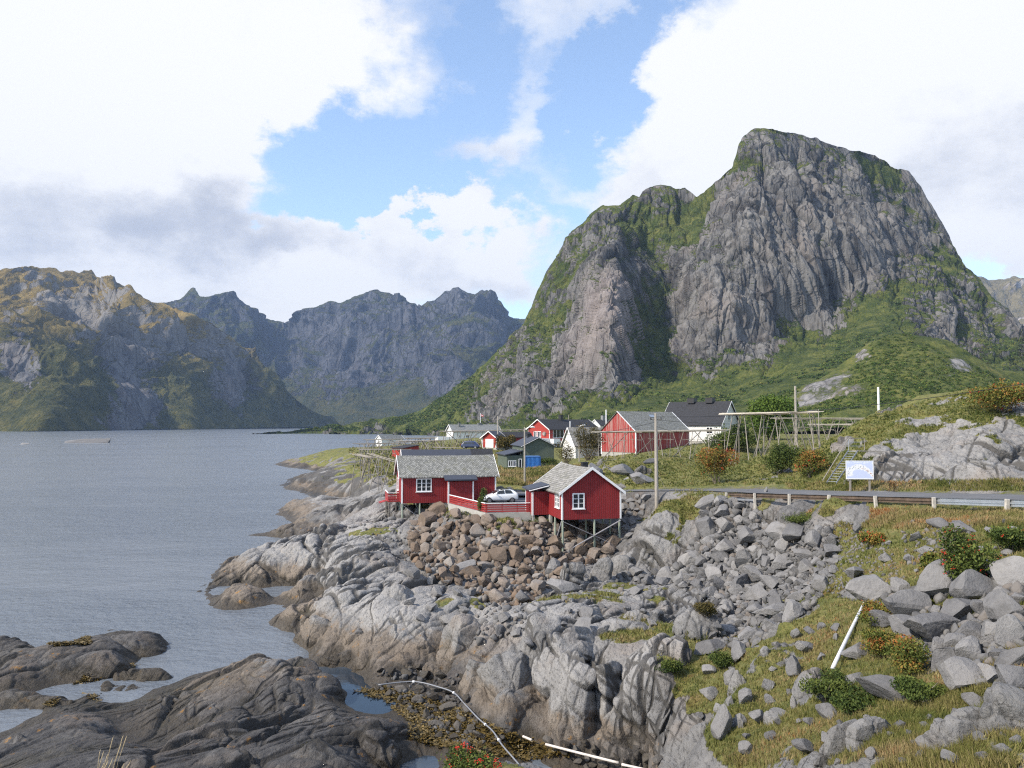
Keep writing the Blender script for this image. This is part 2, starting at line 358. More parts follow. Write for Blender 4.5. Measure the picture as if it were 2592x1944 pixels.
# rock gully in front of the cabins
cp(5.9, .5, .5, 1180,1302, 1300,1318, 1150,1290); cp(5.0, .5, .1, 1120,1330, 1250,1350, 1360,1345); cp(3.6, .5, 0, 1080,1385, 1250,1400, 1380,1400); cp(2.3, .6, 0, 1200,1470, 1330,1470, 1100,1440)
cp(4.4, .6, 0, 1050,1330); cp(2.6, .8, 0, 1030,1400, 1060,1480); cp(3.1, .6, .1, 1425,1412); cp(3.5, .5, .3, 1560,1395); cp(5.2, .4, .2, 1570,1330); cp(6.3, .5, .7, 1590,1262)
cp(2.8, .7, .3, 1560,1440, 1480,1440); cp(3.0, .8, 0, 1420,1480); cp(3.0, .8, .4, 1560,1480, 1680,1463); cp(2.5, .8, .1, 1300,1520); cp(3.3, .8, .2, 1640,1520)
cp(5.6, .3, .1, 1610,1290)
# ribbed slab
cp(3.2, .75, .2, 1605,1445, 1660,1448); cp(6.5, .75, .45, 1640,1330); cp(8.4, .7, .7, 1690,1262, 1740,1255); cp(8.6, .7, .5, 1800,1250); cp(6.8, .75, .2, 1745,1300); cp(5.0, .75, .2, 1690,1380)
cp(7.4, .6, .8, 1600,1246, 1640,1245)
# rubble slope
cp(8.6, .6, 0, 1850,1280, 1900,1285); cp(7.0, .6, 0, 1800,1320, 1900,1340); cp(5.6, .6, 0, 1760,1370, 1880,1390); cp(4.5, .6, 0, 1700,1400, 1830,1450); cp(4.2, .6, 0, 1740,1470, 1870,1520, 1831,1560); cp(3.9, .6, 0, 1840,1600)
cp(4.2, .6, .8, 1784,1648); cp(3.9, .7, .8, 1720,1700); cp(3.6, .7, .8, 1700,1783); cp(4.1, .7, .75, 1640,1700); cp(4.6, .6, .8, 1860,1690, 1830,1740)
cp(6.3, .6, .3, 2000,1420); cp(7.4, .6, .4, 1990,1340); cp(8.8, .5, .8, 1990,1295); cp(5.4, .6, .3, 1960,1530)
# right-hand slope
cp(9.5, .6, .8, 2100,1300); cp(9.9, .6, .9, 2230,1300); cp(10.4, .6, .9, 2380,1300); cp(10.9, .6, .9, 2540,1300); cp(8.4, .6, .7, 2150,1360); cp(9.2, .6, .7, 2353,1400); cp(10.0, .6, .9, 2530,1380)
cp(7.3, .6, .6, 2100,1460); cp(6.4, .6, .3, 2040,1540); cp(7.8, .6, .7, 2213,1527); cp(8.6, .6, .7, 2360,1500); cp(9.2, .6, .3, 2540,1527)
cp(5.8, .6, .7, 2003,1667, 1920,1640); cp(6.8, .6, .8, 2111,1713); cp(7.6, .6, .8, 2260,1640); cp(8.4, .6, .4, 2400,1650); cp(8.8, .6, .3, 2560,1667)
cp(5.0, .7, .5, 1821,1783, 1860,1740); cp(4.6, .7, .3, 1812,1853); cp(5.2, .7, .7, 1930,1800); cp(5.0, .7, .5, 1887,1919); cp(6.0, .7, .8, 2010,1830); cp(7.6, .6, .9, 2260,1783); cp(8.0, .6, .8, 2400,1780); cp(8.6, .6, .8, 2560,1790)
cp(7.0, .7, .6, 2120,1900); cp(8.0, .7, .6, 2300,1900); cp(9.0, .7, .5, 2540,1900)
# ledge with the rowan, right under the viewpoint
cw(-.5, 16.6, 7.7, .7, .3); cw(.7, 16.3, 7.75, .8, .1); cw(-2.6, 16.2, 6.6, .6, .2); cw(-1.6, 18.0, 5.2, .4); cw(0, 18.2, 5.5, .4); cw(1.6, 16.8, 7.0, .7, .1); cw(2.8, 17.6, 5.0, .6); cw(-.3, 13, 8.0, .7, .5); cw(3, 13, 7.6, .7, .5)
cw(-.8, 20.5, 2.6, .4); cw(1.5, 20.8, 2.6, .4); cw(3.2, 21.5, 2.5, .4); cw(-1, 25, 1.0, .3); cw(2, 26, .9, .3); cw(4.5, 25, 2.0, .5)
# surroundings outside the frame
cw(-8, 20, 2.6, .3); cw(-16, 20, 2.6, .3); cw(-24, 22, 1.8, .3); cw(-30, 34, .6, .3); cw(-40, 40, -1, .3); cw(-50, 60, -3); cw(-70, 90, -5); cw(-110, 140, -5); cw(-160, 200, -5); cw(-45, 25, -1, .3); cw(-12, 9, 3, .3); cw(4, 9, 8, .6, .6)
cw(-30, 52, -1.5); cw(-40, 70, -3); cw(-50, 95, -4); cw(-64, 150, -4); cw(-80, 190, -4); cw(-100, 260, -4); cw(-72, 330, -4); cw(-66, 240, -3)
cw(12, 9, 9.5, .6, .8); cw(20, 14, 11, .6, .8); cw(40, 30, 12.5, .6, .9); cw(45, 45, 14, .7, .6); cw(60, 60, 16, .7, .6); cw(70, 85, 20, .7, .7)
# road bench and the ground around it
RAILK = lambda k: (17.36 + .944*k, 62 - 4.39*k, 8.80 + .34*k)
for k in range(-1, 9):
    x, y, z = RAILK(k); cw(x - .3, y - .1, z, .5, .85); cw(x+9, y+3, z+.3, .5, .7)
# the big outcrop beyond the road
cp(10.3, .75, .3, 2230,1232, 2350,1230, 2480,1228, 2590,1224); cp(11.5, .8, .1, 2200,1180); cp(12.3, .85, .1, 2250,1128); cp(12.7, .85, .1, 2350,1135); cp(13.2, .85, .3, 2330,1100)
cp(13.4, .8, .15, 2450,1130, 2560,1120); cp(12.2, .8, .1, 2330,1180, 2450,1180, 2570,1180)
cw(38, 74, 14.3, .85, .5); cw(46, 78, 16.4, .8, .8); cw(40, 64, 14.2, .85, .45); cw(48, 64, 15.6, .85, .3); cw(56, 80, 18.5, .7, .7); cw(33, 78, 12.0, .8, .6); cw(36, 88, 12.6, .7, .8); cw(44, 92, 16.8, .7, .8); cw(60, 105, 19, .6, .9); cw(70, 130, 19, .6, .9)
cp(9.9, .6, .9, 2150,1226, 2050,1228); cp(10.6, .6, .7, 2120,1180, 2080,1160)
# knoll in front of the barn
cp(7.2, .6, .9, 1700,1226, 1600,1222, 1880,1216); cp(10.0, .6, .9, 1614,1160, 1690,1162, 1560,1165, 1750,1150); cp(8.6, .75, .3, 1600,1200, 1540,1195); cp(8.6, .6, .9, 1700,1200, 1800,1195, 1900,1180)
cp(9.0, .6, .8, 1460,1170+4); cp(7.2, .6, .6, 1530,1225, 1480,1210); cp(11.3, .6, .9, 1850,1122, 1900,1118); cp(10.6, .6, .9, 1800,1138); cp(11.6, .6, .9, 1990,1112, 2100,1108, 2170,1104); cp(11.3, .6, .9, 1960,1145, 2050,1148); cp(10.2, .6, .85, 1900,1165, 1800,1165)
cp(9.6, .6, .8, 1950,1195, 2040,1190); cp(8.6, .6, .8, 1900,1205)
# yard, meadow, village ground
cp(6.35, .5, .2, 1280,1255, 1200,1275, 1240,1290, 1320,1290, 1300,1240); cp(6.6, .6, .95, 1290,1225, 1340,1215, 1260,1210); cp(6.9, .6, .95, 1300,1190, 1400,1185, 1240,1195); cp(6.3, .6, .6, 1020,1235, 1100,1240); cp(5.4, .8, .1, 1000,1270)
cp(7.5, .6, .9, 1380,1155, 1450,1155, 1500,1150); cp(8.2, .6, .9, 1180,1146, 1240,1142, 1300,1137); cp(8.9, .6, .9, 1190,1130); cw(-10.4, 192, 9.0, .6, .9); cw(-11, 186, 8.7, .6, .9); cw(-14, 200, 8.9, .6, .9); cp(6.5, .6, .9, 1060,1150, 1150,1160, 1000,1150); cp(5.5, .6, .7, 940,1145, 905,1150)
cw(-70, 300, 5.4, .6, .8); cw(-50, 300, 6, .6, .8); cw(-28, 310, 8.6, .6, .8); cw(0, 320, 10, .6, .9); cw(-55, 250, 5.4, .6, .8); cw(-10, 250, 9, .6, .9); cw(15, 230, 9, .6, .9); cw(30, 180, 9.6, .6, .9); cw(20, 150, 8.6, .6, .9)
cw(50, 170, 11.2, .6, .9); cw(60, 250, 11.5, .6, .9); cw(30, 330, 11, .6, .9); cw(90, 330, 11, .6, .9); cw(110, 200, 12, .6, .9); cw(80, 150, 12, .6, .9); cw(-40, 380, 5, .6, .8); cw(10, 420, 11, .6, .9); cw(100, 420, 10, .6, .9); cw(-80, 400, -3); cw(-30, 430, -2)
cw(180, 330, 10, .6, .9); cw(200, 200, 12, .6, .9); cw(250, 420, 8, .6, .9); cw(-60, 430, -4); cw(-100, 430, -4); cw(-200, 430, -5); cw(-200, 330, -5)
CPA = np.array(CPTS)
def warpq(x, y):
    y = np.maximum(y, 4.); return np.stack([x/y*1.0, np.log(y)*.72], -1)
CQ = warpq(CPA[:,0], CPA[:,1]); RC = .02
CW = rbf_fit(CQ, CPA[:,2:5], RC, lam=0.004)
def base(x, y): return rbf_eval(warpq(x, y), CQ, CW, RC)      # z, tone, grass
ROAD = [(30.5,24,12.3,7.5),(30,32,11.75,7.5),(28.2,42,11.0,7.5),(25.6,52,10.25,7.5),(23.0,61,9.6,7.5),(20.6,70,9.0,7.2),(17.5,79,8.25,6.5),(12.8,86.5,7.5,5),(7,90.5,6.95,4.5),(0,93,6.6,5),(-7,100,6.5,4.2),(-13,114,6.4,3.6),(-15,135,6.6,3.2),(-13,165,7.6,3)]
def smooth_line(P, n=10):
    P = np.array(P); out = []
    for i in range(len(P)-1):
        p0, p1, p2, p3 = P[max(i-1,0)], P[i], P[i+1], P[min(i+2,len(P)-1)]
        for t in np.arange(n)/n: out.append(.5*((2*p1)+(-p0+p2)*t+(2*p0-5*p1+4*p2-p3)*t*t+(-p0+3*p1-3*p2+p3)*t**3))
    out.append(P[-1]); return np.array(out)
ROADS = smooth_line(ROAD)
def road_dist(x, y):
    d = np.full(len(x), 1e9); z = np.zeros(len(x)); w = np.zeros(len(x))
    for a, b in zip(ROADS[:-1], ROADS[1:]):
        ab = b[:2]-a[:2]; t = np.clip(((x-a[0])*ab[0]+(y-a[1])*ab[1])/(ab@ab), 0, 1)
        dd = np.hypot(x-a[0]-t*ab[0], y-a[1]-t*ab[1]); m = dd < d
        d = np.where(m, dd, d); z = np.where(m, a[2]+t*(b[2]-a[2]), z); w = np.where(m, a[3]+t*(b[3]-a[3]), w)
    return d, z, w
YARD = [(-6.7,83.6),(-2.4,73.6),(2.0,74.4),(3.2,80),(5.0,90),(4,94),(-3,97),(-8,96),(-3.5,88.5),(-1.5,86.6),(-2.4,84.4)]; YARDZ = 6.4
def in_poly(x, y, poly):
    r = np.zeros(len(x), bool); n = len(poly)
    for i in range(n):
        x0, y0 = poly[i]; x1, y1 = poly[(i+1) % n]
        if y0 == y1: continue
        c = ((y0 > y) != (y1 > y)) & (x < (x1-x0)*(y-y0)/(y1-y0)+x0); r ^= c
    return r
# rounded outcrops: u, v of the top, its height, half-widths across and along the view, drop to its foot, tilt
DOMES = [(1400,1590,4.1,1.6,2.8,1.8,-.5),(1690,1622,5.0,1.3,1.5,1.7,0),(1505,1538,4.3,.9,1.3,1.3,0),(1590,1572,4.4,1.7,1.1,1.0,.2),(1330,1500,3.3,1.0,1.1,.9,0),
    (880,1500,3.0,2.4,2.4,1.4,.3),(1110,1445,3.4,2.2,1.7,1.5,0),
    (1770,1560,5.2,1.1,1.0,1.0,0),(1640,1540,4.4,1.3,1.1,.9,0),(2050,1275,9.7,2.2,1.2,.8,0)]
# free-standing buttresses: image column, distance, top height, half-sizes x / y / z, turn, lean, tone
OUTC = [(1450,36.4,4.4,1.35,1.9,3.2,.2,0,.95),(1540,36.6,4.6,1.4,2.0,3.4,-.2,0,.95),(1625,36.3,4.5,1.0,1.6,2.6,.1,.1,.9),(1585,34.7,2.8,1.5,1.3,2.2,.1,0,.8),(1440,35.0,1.9,.9,.9,1.5,0,0,.6),(1660,33.6,3.3,1.0,1.2,2.0,.2,0,.8),(1450,39.8,4.7,1.7,3.4,1.8,-.5,0,.95),(1380,42.5,4.3,1.5,2.6,1.7,-.5,0,.95),
    (1290,40.0,3.6,1.85,2.0,3.4,.1,0,.9),(1372,38.9,3.0,.75,1.0,2.4,0,.1,.8),(1225,41.8,2.9,1.2,1.4,2.2,.2,0,.8),
    (985,50.0,3.1,2.6,2.6,2.8,.2,0,.95),(1160,47.2,3.4,1.9,2.2,2.4,0,0,.9),(815,53.0,2.0,2.1,2.3,1.9,.4,0,.8),(900,50.5,2.1,1.8,1.8,2.0,.2,0,.7),(1075,48.0,2.5,1.5,1.5,2.0,0,0,.7),(1010,53.5,3.5,2.6,2.2,2.2,.5,0,1),
    (1650,32.2,2.7,.6,1.0,2.3,0,.12,.7),(1695,31.6,3.1,.6,1.0,2.5,.1,.15,.75),(1745,30.6,3.4,.7,1.1,2.4,0,.1,.75),(1790,29.5,3.9,.6,.9,1.8,.2,.2,.75),(1610,33.2,1.9,1.0,.9,1.7,0,0,.5),
    (1690,33.8,3.9,1.3,1.5,2.6,.2,.1,.85),(1650,35.2,4.2,1.1,1.4,2.6,0,.1,.85),(1730,32.6,3.9,1.0,1.3,2.2,.1,.1,.85),(1765,31.5,4.0,.9,1.2,2.0,.2,.1,.8),(1700,32.2,2.6,1.2,1.1,1.9,0,0,.7),(1570,33.9,1.5,1.3,.9,1.3,0,0,.5),(1500,34.6,1.4,1.2,.9,1.3,0,0,.5),(1770,28.8,3.9,1.0,1.1,1.5,.1,.1,.8),(1720,28.0,3.2,1.2,1.2,1.8,.1,.1,.7),(1650,30.4,1.9,1.1,1.0,1.6,0,0,.6),
    (1340,38.6,1.6,1.0,.8,1.3,0,0,.5),(1210,40.2,1.5,1.0,.9,1.3,0,0,.5),(945,47.5,1.4,1.6,1.1,1.4,.2,0,.6),(1030,46.6,1.5,1.6,1.1,1.4,.1,0,.6),(870,48.5,1.2,1.5,1.1,1.3,.2,0,.5),(1120,45.4,1.6,1.3,1.0,1.4,0,0,.6),
    (1838,29.8,5.6,.5,.8,1.5,.3,.2,.8),(1830,27.4,5.5,.6,.8,1.6,0,.15,.8),(1858,25.8,5.5,.6,.8,1.5,.1,.1,.8),(1945,24.8,6.2,.45,.7,1.1,.2,.15,.8),(1905,33.5,5.7,.5,1.4,1.0,.5,.3,.75),(1985,33.0,6.5,.5,1.6,1.0,.5,.3,.75),(2042,25.7,7.0,.6,.6,.8,0,.1,.8),
    (2130,19.2,7.8,1.2,.45,.7,.45,0,.8),(2200,18.6,8.2,.9,.4,.6,.3,0,.8),(2440,15.8,9.35,1.1,.7,.9,0,0,.75),(2530,15.5,9.9,.8,.6,.8,0,0,.75),(2350,16.3,9.0,.6,.5,.6,.1,0,.8),(1700,36.0,5.1,1.0,1.1,1.4,.2,0,.9),(1505,44.5,4.4,.8,1.2,1.3,-.3,0,.9),
    (1432,59.0,4.6,1.5,2.0,2.2,-.4,.2,.85),(1515,61.0,4.6,1.1,1.3,1.7,-.2,.1,.8),(1580,63.5,4.2,1.5,1.5,1.4,0,0,.8),(1385,55.5,3.4,1.2,1.5,1.5,-.3,0,.85),
    (1632,65.0,6.6,1.3,3.2,4.0,-.45,.26,.72),(1672,67.0,8.0,1.3,3.8,5.0,-.45,.28,.75),(1715,68.5,8.9,1.4,3.6,5.4,-.4,.30,.75),(1758,69.5,9.1,1.2,3.0,4.6,-.4,.28,.75),(1700,65.0,6.0,1.2,2.4,3.2,-.45,.26,.7),(1540,107,9.6,2.4,2.0,2.6,.2,.2,.75),(1610,105,9.7,3.0,2.2,3.0,-.2,.1,.8),(1500,110,9.0,1.8,1.6,2.2,0,0,.75)]
for u, v, zt, rx, ry, hh, rot in ((705,1655,2.2,3.2,2.8,2.4,.2),(590,1690,1.9,2.8,2.3,1.9,.2),(480,1730,1.3,2.8,1.7,1.4,.2),(790,1720,1.4,2.0,2.1,1.5,0),(235,1855,1.7,2.6,1.5,1.8,0),(60,1872,1.5,2.6,1.4,1.4,0),(600,1850,1.8,2.8,1.7,1.5,.2),(840,1810,1.6,2.8,1.7,1.5,0),(960,1850,1.6,1.7,1.4,1.5,0),(840,1890,2.4,2.4,1.4,1.3,0),(330,1922,3.0,1.6,1.0,1.2,.2),(120,1905,2.7,2.6,1.3,1.2,0),(600,1905,2.4,2.2,1.2,1.1,.1),
    (330,1608,1.1,3.2,2.2,1.4,0),(110,1632,1.4,4,2.8,1.6,0),(250,1660,1.3,2.8,1.9,1.2,.2),(60,1740,1.0,3,1.6,1.0,0),(380,1688,.7,2.4,1.2,.9,0),(150,1752,.8,2.2,.9,.8,0),(330,1720,.6,2.0,1.0,.8,0),(720,1760,1.3,2.4,1.7,1.5,.1),(440,1860,1.2,1.8,1.1,1.2,.2),(740,1925,2.5,2.0,1.0,1.2,0)):
    p_ = atz(u, v, zt); OUTC.append((u, p_.y+ry*.3, zt, rx, ry, hh*1.25, rot, 0, .42))
JD = [((.883,-.469,.10), 1.0), ((.46,.86,.25), 1.9), ((.22,.12,.95), 1.2)]
def joints(P, s, seed):
    ids = []; dist = None
    for i, (n, sp) in enumerate(JD):
        t = P@(np.array(n)/(sp*s)) + fbm(P/(2.6*s), 2, seed+i)*.5; k = np.floor(t); f = t-k; ki = k.astype(np.int64)
        c = .2+.6*_h(ki, ki*0+i, ki*0, seed)*(1/4294967296.); ids.append(ki + (f > c)); dd = np.abs(f-c)*sp*s; dist = dd if dist is None else np.minimum(dist, dd)
    return _h(ids[0], ids[1], ids[2], seed+9)*(1/4294967296.), dist
def strata(P):
    c, s_ = math.cos(R(28)), math.sin(R(28))
    S = np.stack([P[:,0]*c-P[:,1]*s_, (P[:,0]*s_+P[:,1]*c)*.42, P[:,2]*.9 + P[:,0]*.25], -1)
    return S + np.stack([fbm(P/2.6, 3, 31), fbm(P/2.6, 3, 32), fbm(P/2.6, 3, 33)], -1)*.16
def rock_disp(P, S, cell, crk):
    d = fbm(S/4.5, 4, 41)*.65 + (ridge(S/3.2, 3, 43)-.6)*.35
    cm2 = sstep(-.35, .25, fbm(P/3.5, 3, 46))
    crs = np.zeros(len(P))
    for sc, amp, sd in ((3.4, .42, 51), (1.5, .32, 52), (.65, .16, 53)):
        ID, dist = joints(S, sc, sd); fade = sstep(.7, .3, cell/sc)*(.3+.7*crk)*(cm2 if sc < 2 else 1)
        e_ = np.exp(-(dist/np.maximum(.03*sc, cell*1.3))**1.5); crs = np.maximum(crs, e_*np.clip(fade*1.3, 0, 1)*(.75 if sc < 1 else 1)); d += fade*amp*((ID-.5)*1.7*(1-.6*e_) - e_*.75)
    F1, F2, ID = vor(S/.9, 57); d += sstep(.7, .3, cell/.9)*.10*((sstep(0, .12, F2-F1)-1)*.8+(ID-.5)-F1*F1*.4)*(1-cm2*.5)
    d += (ridge(S/1.1, 3, 61)-.6)*.12 + fbm(P/.35, 3, 62)*.035
    return d, crs
def near_terrain():
    nc = 1400
    q = np.linspace(-1, 1, nc); t = np.where(np.abs(q) < .84, q*.86, np.sign(q)*(.7224+(np.abs(q)-.84)*3.2))
    ys = np.exp(np.concatenate([np.linspace(math.log(8.), math.log(17.), 70)[:-1], np.linspace(math.log(17.), math.log(112.), 1380)[:-1], np.linspace(math.log(112.), math.log(430.), 230)])); nr = len(ys)
    Y, T = np.meshgrid(ys, t, indexing='ij'); X = (T*Y).ravel(); Y = Y.ravel()
    # smooth warp of the control surface gives irregular coastlines
    P0 = np.stack([X, Y, np.zeros_like(X)], -1)
    k = np.clip(Y/60, .35, 1.6)
    wx = fbm(P0/3.2, 4, 3)*.8*k; wy = fbm(P0/3.2+50, 4, 5)*1.0*k
    b = base(X+wx, Y+wy); z = b[:,0]; tone = np.clip(b[:,1], 0, 1); grass = np.clip(b[:,2], 0, 1)
    xw, yw = X + fbm(P0/1.1, 3, 91)*.35, Y + fbm(P0/1.1+9, 3, 92)*.45
    for u, v, zt, rx, ry, hh, rot in DOMES:
        c0 = atz(u, v, zt); yc = c0.y + ry*.35; c_, s_ = math.cos(rot), math.sin(rot); m_ = (np.abs(X-c0.x) < 1.5*max(rx, ry)) & (np.abs(Y-yc) < 1.5*max(rx, ry))
        if not m_.any(): continue
        dx, dy = xw[m_]-c0.x, yw[m_]-yc; a_, b_ = dx*c_+dy*s_, -dx*s_+dy*c_; r2 = (np.abs(a_/rx)**2.3+np.abs(b_/ry)**2.3)
        dm = zt - hh + hh*np.clip(1-r2**1.15, 0, 1)**.72; ins = (dm > z[m_]) & (r2 < 1); zz_ = z[m_]; zz_[ins] = dm[ins]; z[m_] = zz_; gg_ = grass[m_]; gg_[ins] *= np.clip(r2[ins]*.7, 0, 1)**2*.6; grass[m_] = gg_
    rd, rz, rw = road_dist(X, Y)
    flat = 1 - sstep(0, 2.2, rd - rw/2 - .3)
    z = z*(1-flat) + (rz-.06)*flat
    yd = in_poly(X, Y, [( (x-0.)*1.04, y) for x, y in YARD]); z = np.where(yd, YARDZ-.08, z); flat = np.maximum(flat, yd*1.)
    P = np.stack([X, Y, z], -1).reshape(nr, nc, 3); Nn = grid_normals(P).reshape(-1, 3); P = P.reshape(-1, 3)
    # vegetation: broken up by noise, kept off steep rock
    slope = 1-Nn[:,2]
    gn = fbm(P/2.6, 5, 21); gn2 = fbm(P/9., 3, 25)
    g = grass + gn*.80 + gn2*.40 - slope*.9*(grass < .9) + .10*(grass > .25)
    g = sstep(.40, .54, g) * (z > 1.4) * sstep(.0, .3, grass+.12)
    # rock structure
    c, s_ = math.cos(R(28)), math.sin(R(28))
    S = np.stack([P[:,0]*c-P[:,1]*s_, (P[:,0]*s_+P[:,1]*c)*.42, P[:,2]*.9 + P[:,0]*.25], -1)
    S = S + np.stack([fbm(P/2.6, 3, 31), fbm(P/2.6, 3, 32), fbm(P/2.6, 3, 33)], -1)*.16
    crk = sstep(-.25, .35, fbm(P/7., 3, 45))
    rock = (1-g*.8)*(1-flat)
    cell = np.where(Y > 112, Y*.0058, np.maximum(Y*.0015, .02))     # grid spacing
    d, crs = rock_disp(P, S, cell, crk)
    low = sstep(-.6, .5, z)              # under water stays calm
    wd = (.25+.75*sstep(.0, .8, z))*(.5+.5*low)
    kdist = np.clip(Y/45., .7, 1.6)
    D = d*rock*wd*kdist*.85 + g*(fbm(P/1.3, 4, 71)*.12+.05)*(1-flat)
    P2 = P + Nn*D[:,None]
    P2[:,2] = np.where(flat > .98, P[:,2], P2[:,2])
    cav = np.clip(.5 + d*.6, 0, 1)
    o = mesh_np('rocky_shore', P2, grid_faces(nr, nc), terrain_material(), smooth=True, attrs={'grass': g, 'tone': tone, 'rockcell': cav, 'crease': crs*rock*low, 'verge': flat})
    o['kind'] = 'structure'
    return o, P2, g, nr, nc
def terrain_material():
    t = NT('shore_rock'); p = t.pos(); sep = t.N.new('ShaderNodeSeparateXYZ'); t.L.new(p, sep.inputs[0]); z = sep.outputs[2]
    tone = t.attr('tone'); g = t.attr('grass')
    n1 = t.noise(p, .35, 6, .6); n2 = t.noise(p, 2.2, 8, .65); n3 = t.noise(p, 8, 6, .7)
    tn = t.math('ADD', tone, t.math('MULTIPLY', t.math('SUBTRACT', n1, .5), .7))
    tn = t.math('ADD', tn, t.math('MULTIPLY', t.math('SUBTRACT', n2, .5), .65))
    rock = t.ramp(tn, [(.0, (.040,.039,.042)), (.3, (.085,.082,.080)), (.62, (.178,.175,.172)), (1, (.305,.296,.285))])
    warm = t.mr(t.noise(p, .22, 5, .6), .52, .68); rock = t.mix(t.math('MULTIPLY', warm, .35), rock, (.24,.19,.15))
    speck = t.mr(n3, .55, .8); rock = t.mix(t.math('MULTIPLY', speck, .28), rock, (.42,.41,.40)); spd = t.mr(n3, .42, .25); rock = t.mix(t.math('MULTIPLY', spd, .4), rock, (.06,.058,.055))
    # tidal zones: ochre band, then brown-black weed-stained rock
    zz = t.math('ADD', z, t.math('MULTIPLY', t.math('SUBTRACT', t.noise(p, .9, 9, .68), .5), 2.6))
    och = t.math('MULTIPLY', t.mr(zz, 2.1, 1.5), t.mr(tone, .25, .55))
    rock = t.mix(t.math('MULTIPLY', och, .62), rock, t.mix(n2, (.10,.075,.05), (.25,.19,.13)))
    lich = t.math('MULTIPLY', t.mr(t.noise(p, 1.3, 6, .7), .60, .68), t.mr(zz, 2.4, 1.5)); rock = t.mix(t.math('MULTIPLY', lich, .7), rock, (.34,.17,.03))
    wet = t.mr(zz, .95, .35); rock = t.mix(t.math('MULTIPLY', wet, .85), rock, t.mix(n2, (.022,.019,.015), (.085,.068,.045)))
    # thin joints
    warp = t.mix(.16, p, t.noise(p, .9, 6, .7, col=True), 'LINEAR_LIGHT')
    pm = t.mapping(warp, (1.3, .42, 1.0), (0, .2, R(-28)))
    
    pj = t.mapping(warp, (2.0, .5, 1.6), (0, .25, R(-28))); fine = t.mr(t.noise(pj, 5, 5, .7), .36, .44)
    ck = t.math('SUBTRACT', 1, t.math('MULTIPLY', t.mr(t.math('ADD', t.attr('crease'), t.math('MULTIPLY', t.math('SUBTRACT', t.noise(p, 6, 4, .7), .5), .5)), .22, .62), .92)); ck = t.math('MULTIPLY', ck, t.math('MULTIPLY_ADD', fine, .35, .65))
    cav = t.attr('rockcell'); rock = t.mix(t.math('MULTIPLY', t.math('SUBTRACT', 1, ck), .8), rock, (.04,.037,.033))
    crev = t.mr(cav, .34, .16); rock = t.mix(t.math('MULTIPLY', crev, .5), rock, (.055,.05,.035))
    # moss and grass ground
    gv = t.noise(p, .8, 6, .65); gfine = t.noise(p, 9, 6, .75)
    gr = t.ramp(t.math('MULTIPLY_ADD', gfine, .5, t.math('MULTIPLY', gv, .55)), [(.30, (.040,.052,.016)), (.45, (.095,.110,.030)), (.56, (.17,.165,.050)), (.66, (.25,.21,.085)), (.8, (.31,.24,.13))])
    rust = t.math('MULTIPLY', t.mr(t.noise(p, .45, 5, .65), .58, .7), .6); gr = t.mix(rust, gr, (.17,.085,.03))
    gg = t.mr(t.math('ADD', g, t.math('MULTIPLY', t.math('SUBTRACT', gfine, .5), .9)), .35, .6)
    vg = t.attr('verge'); gravel = t.mix(n3, (.09,.088,.085), (.22,.21,.2)); gr = t.mix(t.math('MULTIPLY', vg, t.mr(n2, .4, .6)), gr, gravel)
    col = t.mix(gg, rock, gr)
    h = t.math('MULTIPLY', ck, .55); h = t.math('ADD', h, t.math('MULTIPLY', t.noise(pm, 2.5, 10, .72), 1.5)); h = t.math('ADD', h, t.math('MULTIPLY', gg, t.math('MULTIPLY', t.noise(p, 5, 5, .8), .8)))
    return t.set(color=col, rough=t.mix(wet, (.9,.9,.9), (.5,.5,.5)), normal=t.bump(h, .13, .95), spec=.3)
SHORE, SHP, SHG, SNR, SNC = near_terrain()
_g = SHP.reshape(SNR, SNC, 3)[::2, ::2]; SHG = SHG.reshape(SNR, SNC)[::2, ::2].ravel(); _tri = grid_faces(_g.shape[0], _g.shape[1])
BVH = BVHTree.FromPolygons([tuple(x) for x in _g.reshape(-1, 3).tolist()], [tuple(x) for x in _tri.tolist()])
